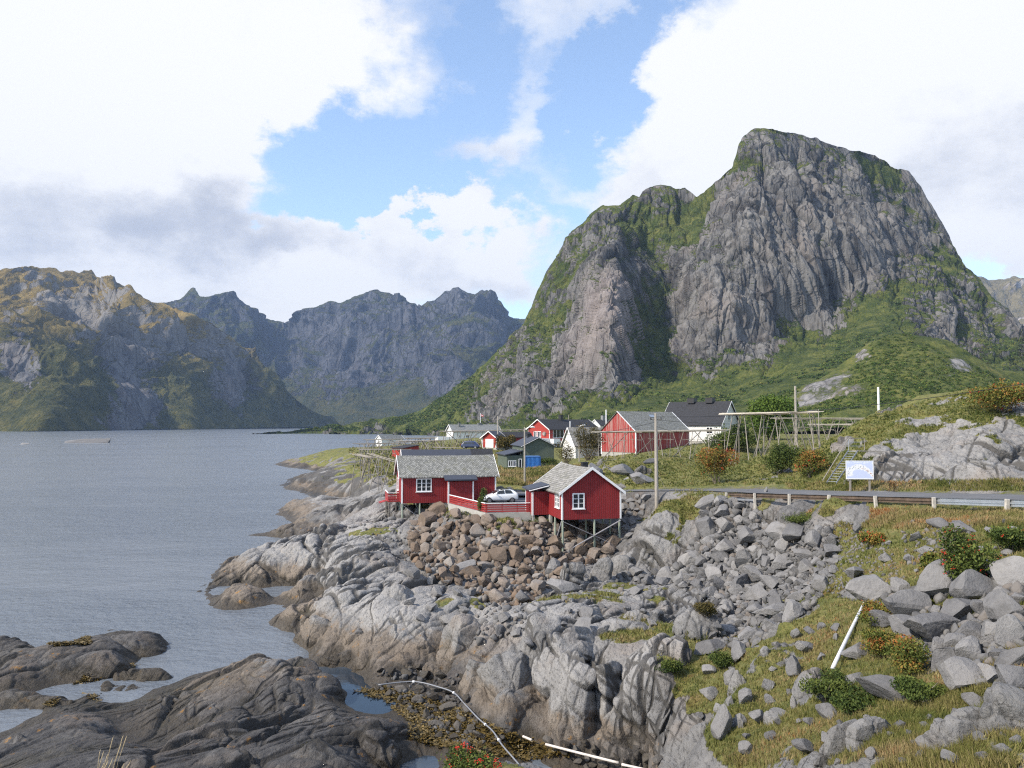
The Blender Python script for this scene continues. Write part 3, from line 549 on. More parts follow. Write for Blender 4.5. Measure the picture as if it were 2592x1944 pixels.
def outcrops():
    bm = bmesh.new(); bmesh.ops.create_icosphere(bm, subdivisions=6, radius=1); B6 = np.array([v.co[:] for v in bm.verts]); F6 = np.array([[v.index for v in f.verts] for f in bm.faces]); bm.free()
    bm = bmesh.new(); bmesh.ops.create_icosphere(bm, subdivisions=5, radius=1); B5 = np.array([v.co[:] for v in bm.verts]); F5 = np.array([[v.index for v in f.verts] for f in bm.faces]); bm.free()
    mat = bpy.data.materials['shore_rock']; OG = []; OV, OF, OT, OC, OK_ = [], [], [], [], []; off = 0
    for i, (u, Y, zt, rx, ry, rz, rot, lean, tone) in enumerate(OUTC):
        Bv, Bf = (B6, F6) if max(rx, rz)/Y > .03 else (B5, F5); r = np.random.default_rng(500+i); V = Bv.copy()
        V = np.sign(V)*np.abs(V)**.88; V /= np.linalg.norm(V, axis=1)[:, None]**.35
        for k in range(12):
            n = r.normal(size=3); n[2] = abs(n[2])*.8; n /= np.linalg.norm(n); q = r.uniform(.58, .88); sd = V@n; m = sd > q; V[m] -= n[None]*(sd[m]-q)[:, None]*.88
        V = V*np.array([rx, ry, rz]); V[:, 0] += (V[:, 2]+rz)*lean*.6; c_, s_ = math.cos(rot), math.sin(rot)
        x0 = (u-1296)/F*Y; P = np.stack([V[:,0]*c_-V[:,1]*s_+x0, V[:,0]*s_+V[:,1]*c_+Y, V[:,2]+zt-rz], -1)
        Nn = V/np.array([rx, ry, rz])**2; Nn = np.stack([Nn[:,0]*c_-Nn[:,1]*s_, Nn[:,0]*s_+Nn[:,1]*c_, Nn[:,2]], -1); Nn /= np.linalg.norm(Nn, axis=1)[:, None]
        S = strata(P); crk = sstep(-.25, .35, fbm(P/7., 3, 45)); cell = np.full(len(P), .035*max(rx, rz)/1.6 if len(Bv) > 20000 else .07); k = min(1., .45+.22*min(rx, rz))
        d, crs = rock_disp(P, S, cell, crk); d *= k*1.15*np.clip(Y/45., .9, 1.6); P = P + Nn*d[:, None]*.9
        OV.append(P); OF.append(Bf+off); off += len(P); OT.append(np.full(len(P), tone-.12)); OG.append(sstep(.05, .3, fbm(P/1.1, 4, 88) + (Nn[:, 2]-.45)*.9)*(lean >= .25)*(P[:, 2] > 4.2)); OC.append(crs); OK_.append(np.clip(.5+d*.6, 0, 1))
    P = np.concatenate(OV); g = np.concatenate(OG)
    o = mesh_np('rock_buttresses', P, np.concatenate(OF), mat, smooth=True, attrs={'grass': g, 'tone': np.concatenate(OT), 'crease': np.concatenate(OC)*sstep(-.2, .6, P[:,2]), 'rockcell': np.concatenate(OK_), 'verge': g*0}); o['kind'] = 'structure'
outcrops()
def drop(x, y, top=200):
    h = BVH.ray_cast(Vector((x, y, top)), Vector((0, 0, -1)))
    return (h[0].z, h[1], h[2]) if h[0] is not None else (float(base(np.array([x]), np.array([y]))[0, 0]), Vector((0, 0, 1)), 0)
def gz(x, y): return drop(x, y)[0]
def hit(u, v):
    d = ray(u, v); h = BVH.ray_cast(Vector((0, 0, H)), Vector(d).normalized())
    return (h[0], h[1], h[2]) if h[0] is not None else None
def grass_at(fi):
    return SHG[_tri[fi][0]]
# ------------------------------------------------------------------ WATER
def water():
    t = NT('fjord_water'); p = t.pos()
    sep = t.N.new('ShaderNodeSeparateXYZ'); t.L.new(p, sep.inputs[0])
    a = t.noise(t.mapping(p, (.8, 1.0, 1), (0, 0, R(20))), 1.6, 5, .6); b = t.noise(t.mapping(p, (.5, 1, 1), (0, 0, R(-12))), .35, 4, .55); c = t.noise(p, .05, 3, .5)
    big = t.noise(t.mapping(p, (.45, 1, 1), (0, 0, R(14))), .022, 6, .62)
    a2 = t.noise(t.mapping(p, (.7, 1.0, 1), (0, 0, R(-30))), 4.5, 3, .6); h = t.math('ADD', t.math('MULTIPLY', a, .22), t.math('MULTIPLY', b, .40)); h = t.math('ADD', h, t.math('MULTIPLY', c, .6)); h = t.math('ADD', h, t.math('MULTIPLY', a2, .07))
    # calm in the sheltered pool between the rocks
    calm = t.N.new('ShaderNodeVectorMath'); calm.operation = 'DISTANCE'; t.L.new(p, calm.inputs[0]); calm.inputs[1].default_value = (-8.2, 40.5, 0)
    st = t.mr(calm.outputs['Value'], 5, 13, .04, 1.0)
    bm = t.N.new('ShaderNodeBump'); t.L.new(h, bm.inputs['Height']); t.L.new(t.math('MULTIPLY', st, t.mr(big, .38, .62, .25, 1.0)), bm.inputs['Strength']); bm.inputs['Distance'].default_value = 1.3
    t.b.inputs['IOR'].default_value = 1.33
    m = t.set(color=t.mix(st, (.012,.022,.035), (.145,.166,.192)), rough=t.math('MULTIPLY_ADD', st, .20, .02), normal=bm.outputs[0], spec=.5)
    o = MB().add([(-6800,-900,0),(6800,-900,0),(6800,7500,0),(-6800,7500,0)], [(0,1,2,3)]).build('water', m); o['kind'] = 'structure'
water()
# ------------------------------------------------------------------ MOUNTAINS
def interp_line(line, u):
    a = np.array(line, float); return np.interp(u, a[:,0], a[:,1])
def massif(name, crest, foot, pts, nu, nv, mat, noise_fn, back=600, us=1.0, kind=True, crestrough=0, umin=None, umax=None):
    """A mountain surface: every control point has its own distance Y; the surface runs over the crest and down behind."""
    u = np.linspace(umin if umin is not None else crest[0][0], umax if umax is not None else crest[-1][0], nu)
    vc = interp_line(crest, u)
    if crestrough: vc = vc + fbm(np.stack([u/22., u*0, u*0], -1), 5, 5)*crestrough
    vf = interp_line(foot, u)
    pts = np.array(pts, float); C = pts[:,:2]/400.; Wt = rbf_fit(C, pts[:,2:], .12, lam=.002)
    s = np.linspace(0, 1, nv); U = np.repeat(u[None], nv, 0); V = vf[None] + (vc-vf)[None]*s[:,None]
    q = rbf_eval(np.stack([U.ravel(), V.ravel()], -1)/400., C, Wt, .12)
    Yd = q[:,0]; g = q[:,1]
    x = (U.ravel()-1296.)/F; yy = (972.-V.ravel())/F; ry = CP-yy*SP; rz = SP+yy*CP
    P = np.stack([x*Yd/ry, Yd, H+rz*Yd/ry], -1).reshape(nv, nu, 3)
    # over the top and down the far side
    nb = 24; last = P[-1]; d = last[:, :2]/np.linalg.norm(last[:, :2], axis=1, keepdims=True)
    rows = []
    for k in range(1, nb+1):
        f = k/nb; r = last.copy(); r[:, :2] += d*back*f; r[:, 2] = last[:, 2]*(1-f)**1.3 - (last[:, 2]*.06+4)*min(1, f*6) - 12*f
        rows.append(r)
    P = np.concatenate([P, np.stack(rows)], 0); g = np.concatenate([g, np.full(nb*nu, .4)]); nr = nv+nb
    N_ = -grid_normals(P) if False else grid_normals(P)
    if (N_[:nv, :, 1].mean() > 0): N_ = -N_
    Pf = P.reshape(-1, 3); Nf = N_.reshape(-1, 3)
    D, g2 = noise_fn(Pf, g, Nf)
    rowf = np.repeat(np.concatenate([1-.8*sstep(.93, 1., s), np.full(nb, .2)]), nu); D = D*rowf
    st = np.linalg.norm(np.gradient(P, axis=1), axis=-1)/(P[:, :, 1]*(u[1]-u[0])/F); st = (st+np.roll(st, 1, 1)+np.roll(st, -1, 1))/3; D = D*np.clip(2.6/st, .12, 1).ravel()
    Pn = Pf + Nf*D[:, None]
    Nd = grid_normals(Pn.reshape(nr, nu, 3)).reshape(-1, 3)
    if Nd[:nv*nu, 1].mean() > 0: Nd = -Nd
    g2 = np.clip(g2 + (sstep(.42, .68, Nd[:, 2])-.35)*.42, 0, 1)
    o = mesh_np(name, Pn, grid_faces(nr, nu), mat, smooth=True, attrs={'veg': g2, 'disp': D})
    o['kind'] = 'structure'
    return o, Pn, nv, nu, g2
def mountain_material(name, rock_a, rock_b, veg, sc=1.0, streak=1.0, bumpd=2.0, scrub=(.02,.035,.012), gold=None, pale=None):
    t = NT(name); p = t.pos(); v = t.attr('veg')
    pv = t.mapping(p, (1/sc, 1/sc, .10/sc), (0, R(6), 0)); pw = t.mapping(p, (1/sc,)*3)
    n1 = t.noise(pv, .045, 9, .62, dist=.6); n2 = t.noise(pv, .22, 7, .65); n3 = t.noise(pw, .018, 5, .55)
    f = t.math('ADD', t.math('MULTIPLY', n1, .75), t.math('MULTIPLY', n2, .45))
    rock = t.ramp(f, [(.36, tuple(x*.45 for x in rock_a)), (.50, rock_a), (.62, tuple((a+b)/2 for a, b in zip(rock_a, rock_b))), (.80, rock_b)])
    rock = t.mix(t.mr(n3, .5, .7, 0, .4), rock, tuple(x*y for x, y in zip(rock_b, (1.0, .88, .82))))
    crack = t.mr(t.voro(t.mapping(p, (.06/sc, .06/sc, .014/sc), (0, R(8), 0)), 1.0), 0, .05)
    rock = t.mix(t.math('MULTIPLY', t.math('SUBTRACT', 1, crack), .5), rock, tuple(x*.3 for x in rock_a))
    if pale:
        dn = t.N.new('ShaderNodeVectorMath'); dn.operation = 'DISTANCE'; t.L.new(p, dn.inputs[0]); dn.inputs[1].default_value = pale[0]; rock = t.mix(t.math('MULTIPLY', t.mr(t.math('ADD', dn.outputs['Value'], t.math('MULTIPLY', n3, 60)), pale[1]+60, pale[1]*.55), .55), rock, t.mix(n2, (.17,.145,.14), (.40,.34,.32)))
    gn = t.noise(pw, .05, 8, .7); gf = t.noise(pw, .35, 6, .75)
    gr = t.ramp(t.math('ADD', t.math('MULTIPLY', gn, .6), t.math('MULTIPLY', gf, .4)), [(.33, scrub), (.46, veg[0]), (.56, veg[1]), (.70, veg[2])])
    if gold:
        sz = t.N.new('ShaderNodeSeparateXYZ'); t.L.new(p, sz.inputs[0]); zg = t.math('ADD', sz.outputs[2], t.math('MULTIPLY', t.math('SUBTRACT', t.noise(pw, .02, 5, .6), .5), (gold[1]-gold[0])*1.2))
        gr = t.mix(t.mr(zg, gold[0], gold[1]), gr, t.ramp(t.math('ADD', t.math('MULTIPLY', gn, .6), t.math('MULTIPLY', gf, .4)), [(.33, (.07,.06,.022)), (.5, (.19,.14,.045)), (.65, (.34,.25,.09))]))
        rock = t.mix(t.mr(zg, gold[0], gold[1], 0, .45), rock, (.26,.235,.19))  # upper grass golden, upper rock paler: sunlight on the ridge put into the colour
    m = t.mr(t.math('ADD', v, t.math('MULTIPLY', t.math('SUBTRACT', t.math('ADD', t.math('MULTIPLY', t.noise(pw, .12, 8, .72), .6), t.math('MULTIPLY', n2, .4)), .5), 1.1)), .44, .58)
    col = t.mix(m, rock, gr)
    h = t.math('ADD', t.math('MULTIPLY', n1, 2.2), t.math('MULTIPLY', n2, .9)); h = t.math('ADD', h, t.math('MULTIPLY', crack, .35)); h = t.math('ADD', h, t.math('MULTIPLY', m, t.math('MULTIPLY', gf, .9)))
    return t.set(color=col, rough=.95, spec=.15, normal=t.bump(h, bumpd*sc, .9))
GREENS = [(.048,.068,.018), (.108,.122,.032), (.20,.175,.06)]
BROWNS = [(.055,.055,.020), (.14,.115,.036), (.29,.20,.07)]
def main_noise(P, g, Nn):
    fr = np.clip((P[:,1]-450)/400, .12, 1)
    S = np.stack([P[:,0]+P[:,2]*.16, P[:,1], P[:,2]], -1)
    w = np.stack([fbm(P/90, 4, 1), fbm(P/90, 4, 2), fbm(P/90, 4, 3)], -1)*11
    Q = S+w
    veg = np.clip(g, 0, 1); rocky = 1-sstep(.55, 1.0, veg)
    d = (ridge(Q*np.array([1/80, 1/80, 1/420]), 3, 7, .5)-.62)*24*(.25+.75*rocky)
    d += (ridge(Q*np.array([1/24, 1/24, 1/300]), 4, 9, .5)-.62)*8*rocky + (ridge(Q*np.array([1/7, 1/7, 1/90]), 2, 10, .5)-.62)*3.4*rocky + fbm(P/60, 5, 13)*6
    vj = [((.86,-.5,.04), 1.0), ((.55,.83,.02), 1.2), ((.05,.1,1.), 9)]
    def mj(sc, sd):
        ids = []; dist = None
        for i, (n, sp) in enumerate(vj):
            t = Q@(np.array(n)/(sp*sc)) + fbm(Q/(3*sc)*np.array([1,1,.4]), 2, sd+i)*.35; k = np.floor(t); f = t-k; ki = k.astype(np.int64); c = .2+.6*_h(ki, ki*0+i, ki*0, sd)*(1/4294967296.)
            ids.append(ki+(f > c)); dd = np.abs(f-c)*sp; dist = dd if dist is None else np.minimum(dist, dd)
        return _h(ids[0], ids[1], ids[2], sd+9)*(1/4294967296.), dist
    for sc, amp, sd in ((44, 13, 15), (18, 7, 16), (7, 3.0, 17)):
        ID, dist = mj(sc, sd); e_ = np.exp(-dist/.08); d += amp*rocky*((ID-.5)*1.1*(1-.7*e_) - e_*.6)
    d += fbm(P/8, 3, 19)*.8
    # grass on ledges and in gullies
    e = fbm(P*np.array([1/35., 1/35., 1/22.]), 5, 23)
    g2 = np.clip(veg + .06 + e*.50 + np.clip(-d/45, -.25, .3)*rocky*.8, 0, 1)
    return d*fr, g2
MCREST = [(640,1094),(700,1092),(760,1088),(820,1080),(900,1070),(973,1060),(1055,1043),(1125,1002),(1207,937),(1238,905),(1282,866),(1326,816),(1351,759),(1389,678),(1420,627),(1452,583),(1477,558),(1502,536),(1527,520),(1571,517),(1603,492),(1618,501),(1628,482),(1672,465),(1697,473),(1735,477),(1763,500),(1785,489),(1804,470),(1829,442),(1851,423),(1864,388),(1870,360),(1886,338),(1911,325),(1955,326),(2018,338),(2081,357),(2119,372),(2169,382),(2219,394),(2257,420),(2301,435),(2326,464),(2345,495),(2364,527),(2396,583),(2421,640),(2446,678),(2478,703),(2496,734),(2521,759),(2553,785),(2572,810),(2592,841),(2640,900),(2720,960),(2820,1010)]
MFOOT = [(640,1101),(1000,1100),(1150,1103),(1300,1096),(2820,1090)]
MP = []
def mp(g, *a):
    for i in range(0, len(a), 3): MP.append((a[i], a[i+1], a[i+2], g))
mp(.35, 640,1100,1150, 900,1099,1120, 1000,1099,1090, 1100,1099,1000); mp(.85, 700,1090,1200, 820,1082,1230, 900,1080,1180, 973,1065,1250, 1055,1050,1250, 1000,1085,1130, 1080,1075,1080, 1130,1040,1100)
mp(.9, 1200,1095,850, 1300,1095,700, 1400,1095,600, 1600,1090,520, 1800,1085,500, 2000,1085,520, 2200,1085,560, 2592,1090,600, 2820,1090,700)
mp(.75, 1180,1000,1120, 1230,930,1200); mp(.25, 1290,960,1000, 1330,1020,880, 1250,1050,900, 1400,950,930); mp(.58, 1350,850,1060, 1420,760,1060, 1440,650,1110, 1300,870,1160, 1350,770,1180); mp(.2, 1480,1000,800, 1400,1040,780, 1440,900,920)
mp(.6, 1500,540,1200, 1430,600,1180); mp(.05, 1520,800,850, 1550,700,910, 1540,620,1000, 1590,760,900, 1560,900,800, 1545,960,770); mp(.3, 1470,800,960, 1600,900,850, 1620,960,830)
mp(.9, 1480,1040,690, 1600,1040,640, 1650,1000,740, 1750,990,760, 1850,990,760); mp(.8, 1660,860,960, 1660,780,1020, 1690,900,920); mp(.62, 1690,700,1085, 1640,620,1140, 1600,560,1140, 1680,600,1130, 1760,600,1080, 1760,520,1160); mp(.2, 1720,760,1010, 1720,650,1060, 1600,640,1060)
mp(.4, 1670,480,1190, 1600,510,1190); mp(.02, 1740,880,900, 1800,850,880, 1780,740,930, 1850,700,930, 1850,850,880, 1900,900,860, 1950,600,960, 2050,700,950, 1950,760,910, 1900,500,1000, 1980,420,1040, 2100,520,1030, 2150,620,990, 1850,600,970, 1840,480,1060, 2080,800,940)
mp(.5, 1800,560,1060, 1920,335,1090, 1880,420,1060); mp(.42, 2018,345,1110, 2119,380,1130, 2219,405,1170, 2301,440,1190); mp(.25, 2200,500,1090, 2250,600,1050, 2200,700,990, 2300,550,1120)
mp(.35, 2380,600,1150, 2300,650,1060); mp(.65, 2150,790,930, 2250,730,980, 2350,700,1020, 2430,690,1100, 2300,800,900, 2000,880,830); mp(.35, 2350,850,880, 2400,760,960, 2450,900,850, 2500,800,980, 2592,860,980, 2592,920,800, 2700,980,800, 2820,1020,800); mp(.5, 2500,860,900)
mp(.92, 1900,960,760, 2050,900,770, 2150,880,760, 2250,880,720, 2350,950,650, 2500,980,650, 1950,1020,620, 2150,1000,620, 1750,1050,580, 2300,1040,600); mp(.6, 1850,930,830, 1700,950,880, 2050,850,880)
MAIN, MAINP, MNV, MNU, MG = massif('mountain', MCREST, MFOOT, MP, 1150, 620, mountain_material('granite_cliff', (.058,.058,.059), (.215,.209,.200), GREENS, 1.0, bumpd=3.0, pale=(tuple(at(1545,800,880)), 95)), main_noise, back=500, crestrough=6.0)  # cliff rock darker than real granite: cloud shade is put into its albedo
def left_noise(P, g, Nn):
    k = 1.0
    w = np.stack([fbm(P/220, 4, 1), fbm(P/220, 4, 2), fbm(P/220, 4, 3)], -1)*70; Q = P+w
    veg = np.clip(g, 0, 1)
    d = (ridge(Q*np.array([1/300, 1/300, 1/420]), 5, 7, .5)-.6)*150 + (ridge(Q*np.array([1/60, 1/60, 1/160]), 4, 9, .5)-.6)*34 + fbm(P/25, 4, 13)*4
    d *= np.clip(P[:,2]/160+.05, .06, 1)
    e = fbm(Q*np.array([1/130., 1/130., 1/90.]), 5, 23)
    g2 = np.clip(veg + e*.5 + .06, 0, 1)
    return d, g2
def q8(l): return [(x/1.6385, 640+y/1.6385) for x, y in l]
LCREST = [(-700,640),(-300,700)] + q8([(0,78),(100,60),(200,65),(330,80),(350,68),(378,70),(400,105),(430,118),(480,118),(520,145),(550,180),(600,200),(680,215),(750,235),(820,260),(880,290),(940,340),(1000,395),(1050,420),(1080,455),(1130,500),(1180,560),(1230,610),(1300,660),(1370,690),(1420,712)])
LFOOT = [(-700,1096),(0,1092),(500,1086),(700,1083),(870,1080)]
LP = [(-700,1096,1500,.8),(-700,640,2600,.5),(0,1092,1600,.9),(250,1090,1800,.9),(500,1086,2200,.9),(700,1084,2700,.85),(860,1080,3100,.8),(0,950,1850,.75),(250,950,2050,.7),(500,960,2500,.6),(650,960,2800,.7),
      (0,800,2200,.6),(130,760,2300,.15),(250,820,2300,.3),(400,830,2500,.65),(470,900,2600,.25),(540,930,2700,.25),(600,880,2900,.5),(300,740,2600,.45),(480,790,2700,.95),(0,690,2600,.85),(150,680,2800,.85),(150,770,2420,.0),(120,750,2450,.05),(190,785,2430,.05),(200,830,2300,.05),(270,850,2350,.0),(340,865,2400,.05),(440,880,2560,.0),(500,910,2620,.0),(560,945,2700,.05),(300,960,2150,.1),(350,1010,2150,.1),(390,1050,2200,.2),(15,930,1850,.05),(620,970,2850,.1),(230,910,2150,.95),(100,850,2150,.95),(420,960,2400,.95),(480,1000,2350,.95),(150,900,2000,.95),(240,735,2700,.25),(300,730,2800,.35),(400,770,2850,.4),(560,800,2900,.9),(640,890,3000,.8),(760,1020,3000,.8),(220,690,2900,.5),(100,1030,1650,.8),(80,990,1750,.45),(0,880,1950,.5)]
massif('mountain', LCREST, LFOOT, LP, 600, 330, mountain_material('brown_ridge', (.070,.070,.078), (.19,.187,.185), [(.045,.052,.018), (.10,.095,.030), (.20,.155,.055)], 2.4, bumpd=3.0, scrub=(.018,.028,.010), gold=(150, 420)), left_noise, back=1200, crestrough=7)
def far_noise(P, g, Nn):
    w = np.stack([fbm(P/400, 4, 1), fbm(P/400, 4, 2), fbm(P/400, 4, 3)], -1)*120; Q = P+w
    d = (ridge(Q*np.array([1/420, 1/420, 1/900]), 5, 8, .5)-.6)*300 + (ridge(Q*np.array([1/100, 1/100, 1/340]), 4, 9, .5)-.6)*80
    d *= np.clip(P[:,2]/300+.03, .05, 1)
    return d, np.clip(g + fbm(Q/300, 5, 23)*.6 + .12, 0, 1)
FCREST = q8([(560,260),(660,212),(740,195),(780,165),(802,145),(830,175),(880,178),(940,170),(975,190),(1000,225),(1060,255),(1110,280),(1150,290),(1175,300),(1230,280),(1290,240),(1350,215),(1420,200),(1480,185),(1530,160),(1570,150),(1620,165),(1640,180),(1665,173),(1690,210),(1720,215),(1740,240),(1770,200),(1800,200),(1840,160),(1895,145),(1950,160),(1970,172),(2000,155),(2020,180),(2075,205),(2095,240),(2100,300),(2130,290),(2165,270),(2212,300),(2400,420),(2700,600)])
FFOOT = [(300,1086),(1600,1086)]
FP = [(340,1086,3600,.8),(500,1080,3600,.8),(700,1084,3500,.85),(900,1084,3300,.9),(1050,1080,3200,.8),(1200,1060,3300,.7),(1600,1080,3400,.7),(480,780,4400,.5),(430,760,4600,.4),(600,790,4500,.45),(715,825,4900,.4),(760,900,4600,.4),(720,980,4200,.7),(860,780,4700,.25),(950,735,4900,.3),(900,860,4300,.2),(880,960,3900,.2),(960,1020,3700,.7),(1010,850,4300,.2),(1060,790,4600,.35),(1160,740,4600,.15),(1270,770,4700,.15),(1200,860,4100,.2),(1120,960,3700,.1),(1060,1010,3600,.6),(1340,820,4900,.3),(1600,1000,4500,.3),(1180,960,3600,.4)]
massif('mountain', FCREST, FFOOT, FP, 560, 330, mountain_material('dark_far_peaks', (.034,.038,.050), (.11,.115,.13), [(.04,.05,.022),(.075,.075,.030),(.12,.10,.04)], 4.0, bumpd=4.0), far_noise, back=1500, crestrough=8, umin=350, umax=1560)
massif('mountain', [(2380,700),(2484,703),(2500,709),(2545,708),(2568,702),(2592,712),(2700,700),(2900,760)], [(2380,1080),(2900,1080)], [(2380,1080,3600,.5),(2380,700,4300,.4),(2592,712,4300,.3),(2592,900,3800,.4),(2900,760,4500,.4),(2900,1080,3600,.5)], 200, 120, mountain_material('pale_far_ridge', (.22,.20,.19), (.38,.35,.31), [(.14,.12,.06),(.2,.17,.09),(.28,.22,.12)], 4.0, bumpd=3.0), far_noise, back=1500, crestrough=2)
# nearer green foothill on the right
def hill_noise(P, g, Nn):
    d = fbm(P/30, 5, 3)*5 + (ridge(P*np.array([1/28, 1/28, 1/40]), 4, 9)-.6)*7*(1-np.clip(g, 0, 1)) + fbm(P/5, 3, 5)*.7
    fr = np.clip((P[:,1]-200)/120, .1, 1)
    return d*fr, np.clip(g + fbm(P/22, 5, 29)*.45, 0, 1)
HCREST = [(1600,1088),(1680,1078),(1760,1062),(1850,1050),(1900,1040),(1950,1022),(2000,1000),(2050,975),(2100,945),(2150,905),(2200,868),(2264,843),(2333,849),(2396,860),(2459,902),(2521,935),(2592,942),(2750,960),(2900,975)]
HFOOT = [(1600,1096),(1900,1092),(2200,1090),(2900,1090)]
HP = [(1600,1095,330,.9),(1900,1091,300,.95),(2200,1088,280,.9),(2592,1088,270,.9),(2900,1088,270,.9),(1700,1078,420,.95),(1900,1045,430,.9),(2000,1010,420,.45),(2080,970,430,.35),(2150,920,440,.5),(2264,850,450,.8),(2396,870,460,.75),(2592,942,470,.85),(2900,980,460,.8),(2050,1050,350,.4),(2130,1000,370,.25),(2250,930,400,.8),(2250,1020,340,.75),(2400,960,380,.45),(2450,1020,330,.75),(2200,890,430,.3),(2592,1020,340,.8),(2350,900,420,.85)]
HILL, HILLP, HNV, HNU, HG = massif('hill', HCREST, HFOOT, HP, 620, 300, mountain_material('foothill', (.13,.128,.13), (.30,.29,.285), [(.055,.072,.02),(.11,.12,.034),(.20,.155,.06)], .5, bumpd=1.6), hill_noise, back=180, crestrough=3)
# ------------------------------------------------------------------ AIR
def haze():
    m = bpy.data.materials.new('sea_air'); m.use_nodes = True; nt = m.node_tree; nt.nodes.clear()
    o = nt.nodes.new('ShaderNodeOutputMaterial'); v = nt.nodes.new('ShaderNodeVolumePrincipled')
    v.inputs['Color'].default_value = (.42, .60, .95, 1); v.inputs['Density'].default_value = HAZE; v.inputs['Anisotropy'].default_value = 0.0
    nt.links.new(v.outputs[0], o.inputs['Volume'])
    h = MB().box(-7000, 7000, -1000, 7700, -14, 1500).build('haze', m); tag(h, kind='stuff')
HAZE = 5.5e-5
if HAZE: haze()
# ------------------------------------------------------------------ MATERIALS OF THINGS
def wood(name, a, b, rough=.75, sc=6, bump=.004):
    t = NT(name); p = t.obj(); n = t.noise(t.mapping(p, (1, 1, .25)), sc, 6, .65)
    return t.set(color=t.ramp(n, [(.3, a), (.7, b)]), rough=rough, normal=t.bump(n, bump))
def boards(name, a, b, wid=.16, worn=None, axis='v'):
    t = NT(name); p = t.obj(); s = t.N.new('ShaderNodeSeparateXYZ'); t.L.new(p, s.inputs[0])
    k = t.math('ADD', s.outputs[0], s.outputs[1]) if axis == 'v' else s.outputs[2]
    k = t.math('DIVIDE', k, wid); fr = t.math('FRACT', k); idn = t.math('FLOOR', k)
    wn = t.N.new('ShaderNodeTexWhiteNoise'); wn.noise_dimensions = '1D'; t.L.new(idn, wn.inputs['W'])
    n = t.noise(t.mapping(p, (1, 1, .2)), 5, 6, .7)
    f = t.math('MULTIPLY_ADD', wn.outputs['Value'], .45, t.math('MULTIPLY', n, .55))
    c = t.mix(f, a, b)
    if worn: c = t.mix(t.mr(t.math('MULTIPLY_ADD', wn.outputs['Value'], .35, t.noise(t.mapping(p, (3, 3, .35)), 1.6, 8, .75)), .62, .82), c, worn)
    g = t.math('MULTIPLY', t.mr(fr, 0, .14), t.mr(fr, 1.0, .86))
    c = t.mix(t.math('MULTIPLY', t.math('SUBTRACT', 1, g), .75), c, tuple(x*.3 for x in a))
    return t.set(color=c, rough=.65, normal=t.bump(t.math('ADD', g, t.math('MULTIPLY', n, .1)), .02))
def slate(name, a, b, d=.42, diamond=True, moss=(.12,.12,.06)):
    t = NT(name); p = t.obj(); s = t.N.new('ShaderNodeSeparateXYZ'); t.L.new(p, s.inputs[0])
    y = t.math('MULTIPLY', s.outputs[1], 1.22)
    if diamond:
        k1 = t.math('DIVIDE', t.math('ADD', s.outputs[0], y), d); k2 = t.math('DIVIDE', t.math('SUBTRACT', s.outputs[0], y), d)
    else:
        k2 = t.math('DIVIDE', y, d*.8); k1 = t.math('ADD', t.math('DIVIDE', s.outputs[0], d), t.math('MULTIPLY', t.math('FLOOR', k2), .5))
    wn = t.N.new('ShaderNodeTexWhiteNoise'); wn.noise_dimensions = '2D'; c = t.N.new('ShaderNodeCombineXYZ'); t.L.new(t.math('FLOOR', k1), c.inputs[0]); t.L.new(t.math('FLOOR', k2), c.inputs[1]); t.L.new(c.outputs[0], wn.inputs['Vector'])
    f1 = t.math('FRACT', k1); f2 = t.math('FRACT', k2)
    edge = t.math('MULTIPLY', t.mr(t.math('MINIMUM', f1, t.math('SUBTRACT', 1, f1)), 0, .10), t.mr(t.math('MINIMUM', f2, t.math('SUBTRACT', 1, f2)), 0, .10))
    col = t.mix(wn.outputs['Value'], a, b); col = t.mix(t.mr(t.noise(p, 1.2, 6, .7), .5, .7, 0, .55), col, moss)
    col = t.mix(t.math('MULTIPLY', t.math('SUBTRACT', 1, edge), .75), col, (.03,.03,.03))
    h = t.math('ADD', t.math('MULTIPLY', edge, .8), t.math('MULTIPLY', t.math('ADD', f1, wn.outputs['Value']), .5))
    return t.set(color=col, rough=.8, normal=t.bump(h, .035))
def plain(name, c, rough=.6, metal=0., var=.12, sc=3, coat=0):
    t = NT(name); n = t.noise(t.obj(), sc, 6, .65)
    return t.set(color=t.ramp(n, [(.3, tuple(x*(1-var) for x in c)), (.7, tuple(min(1, x*(1+var)) for x in c))]), rough=rough, metal=metal, coat=coat)
def glass(name, c=(.02,.025,.03)): return NT(name).set(color=c, rough=.06, spec=.7)
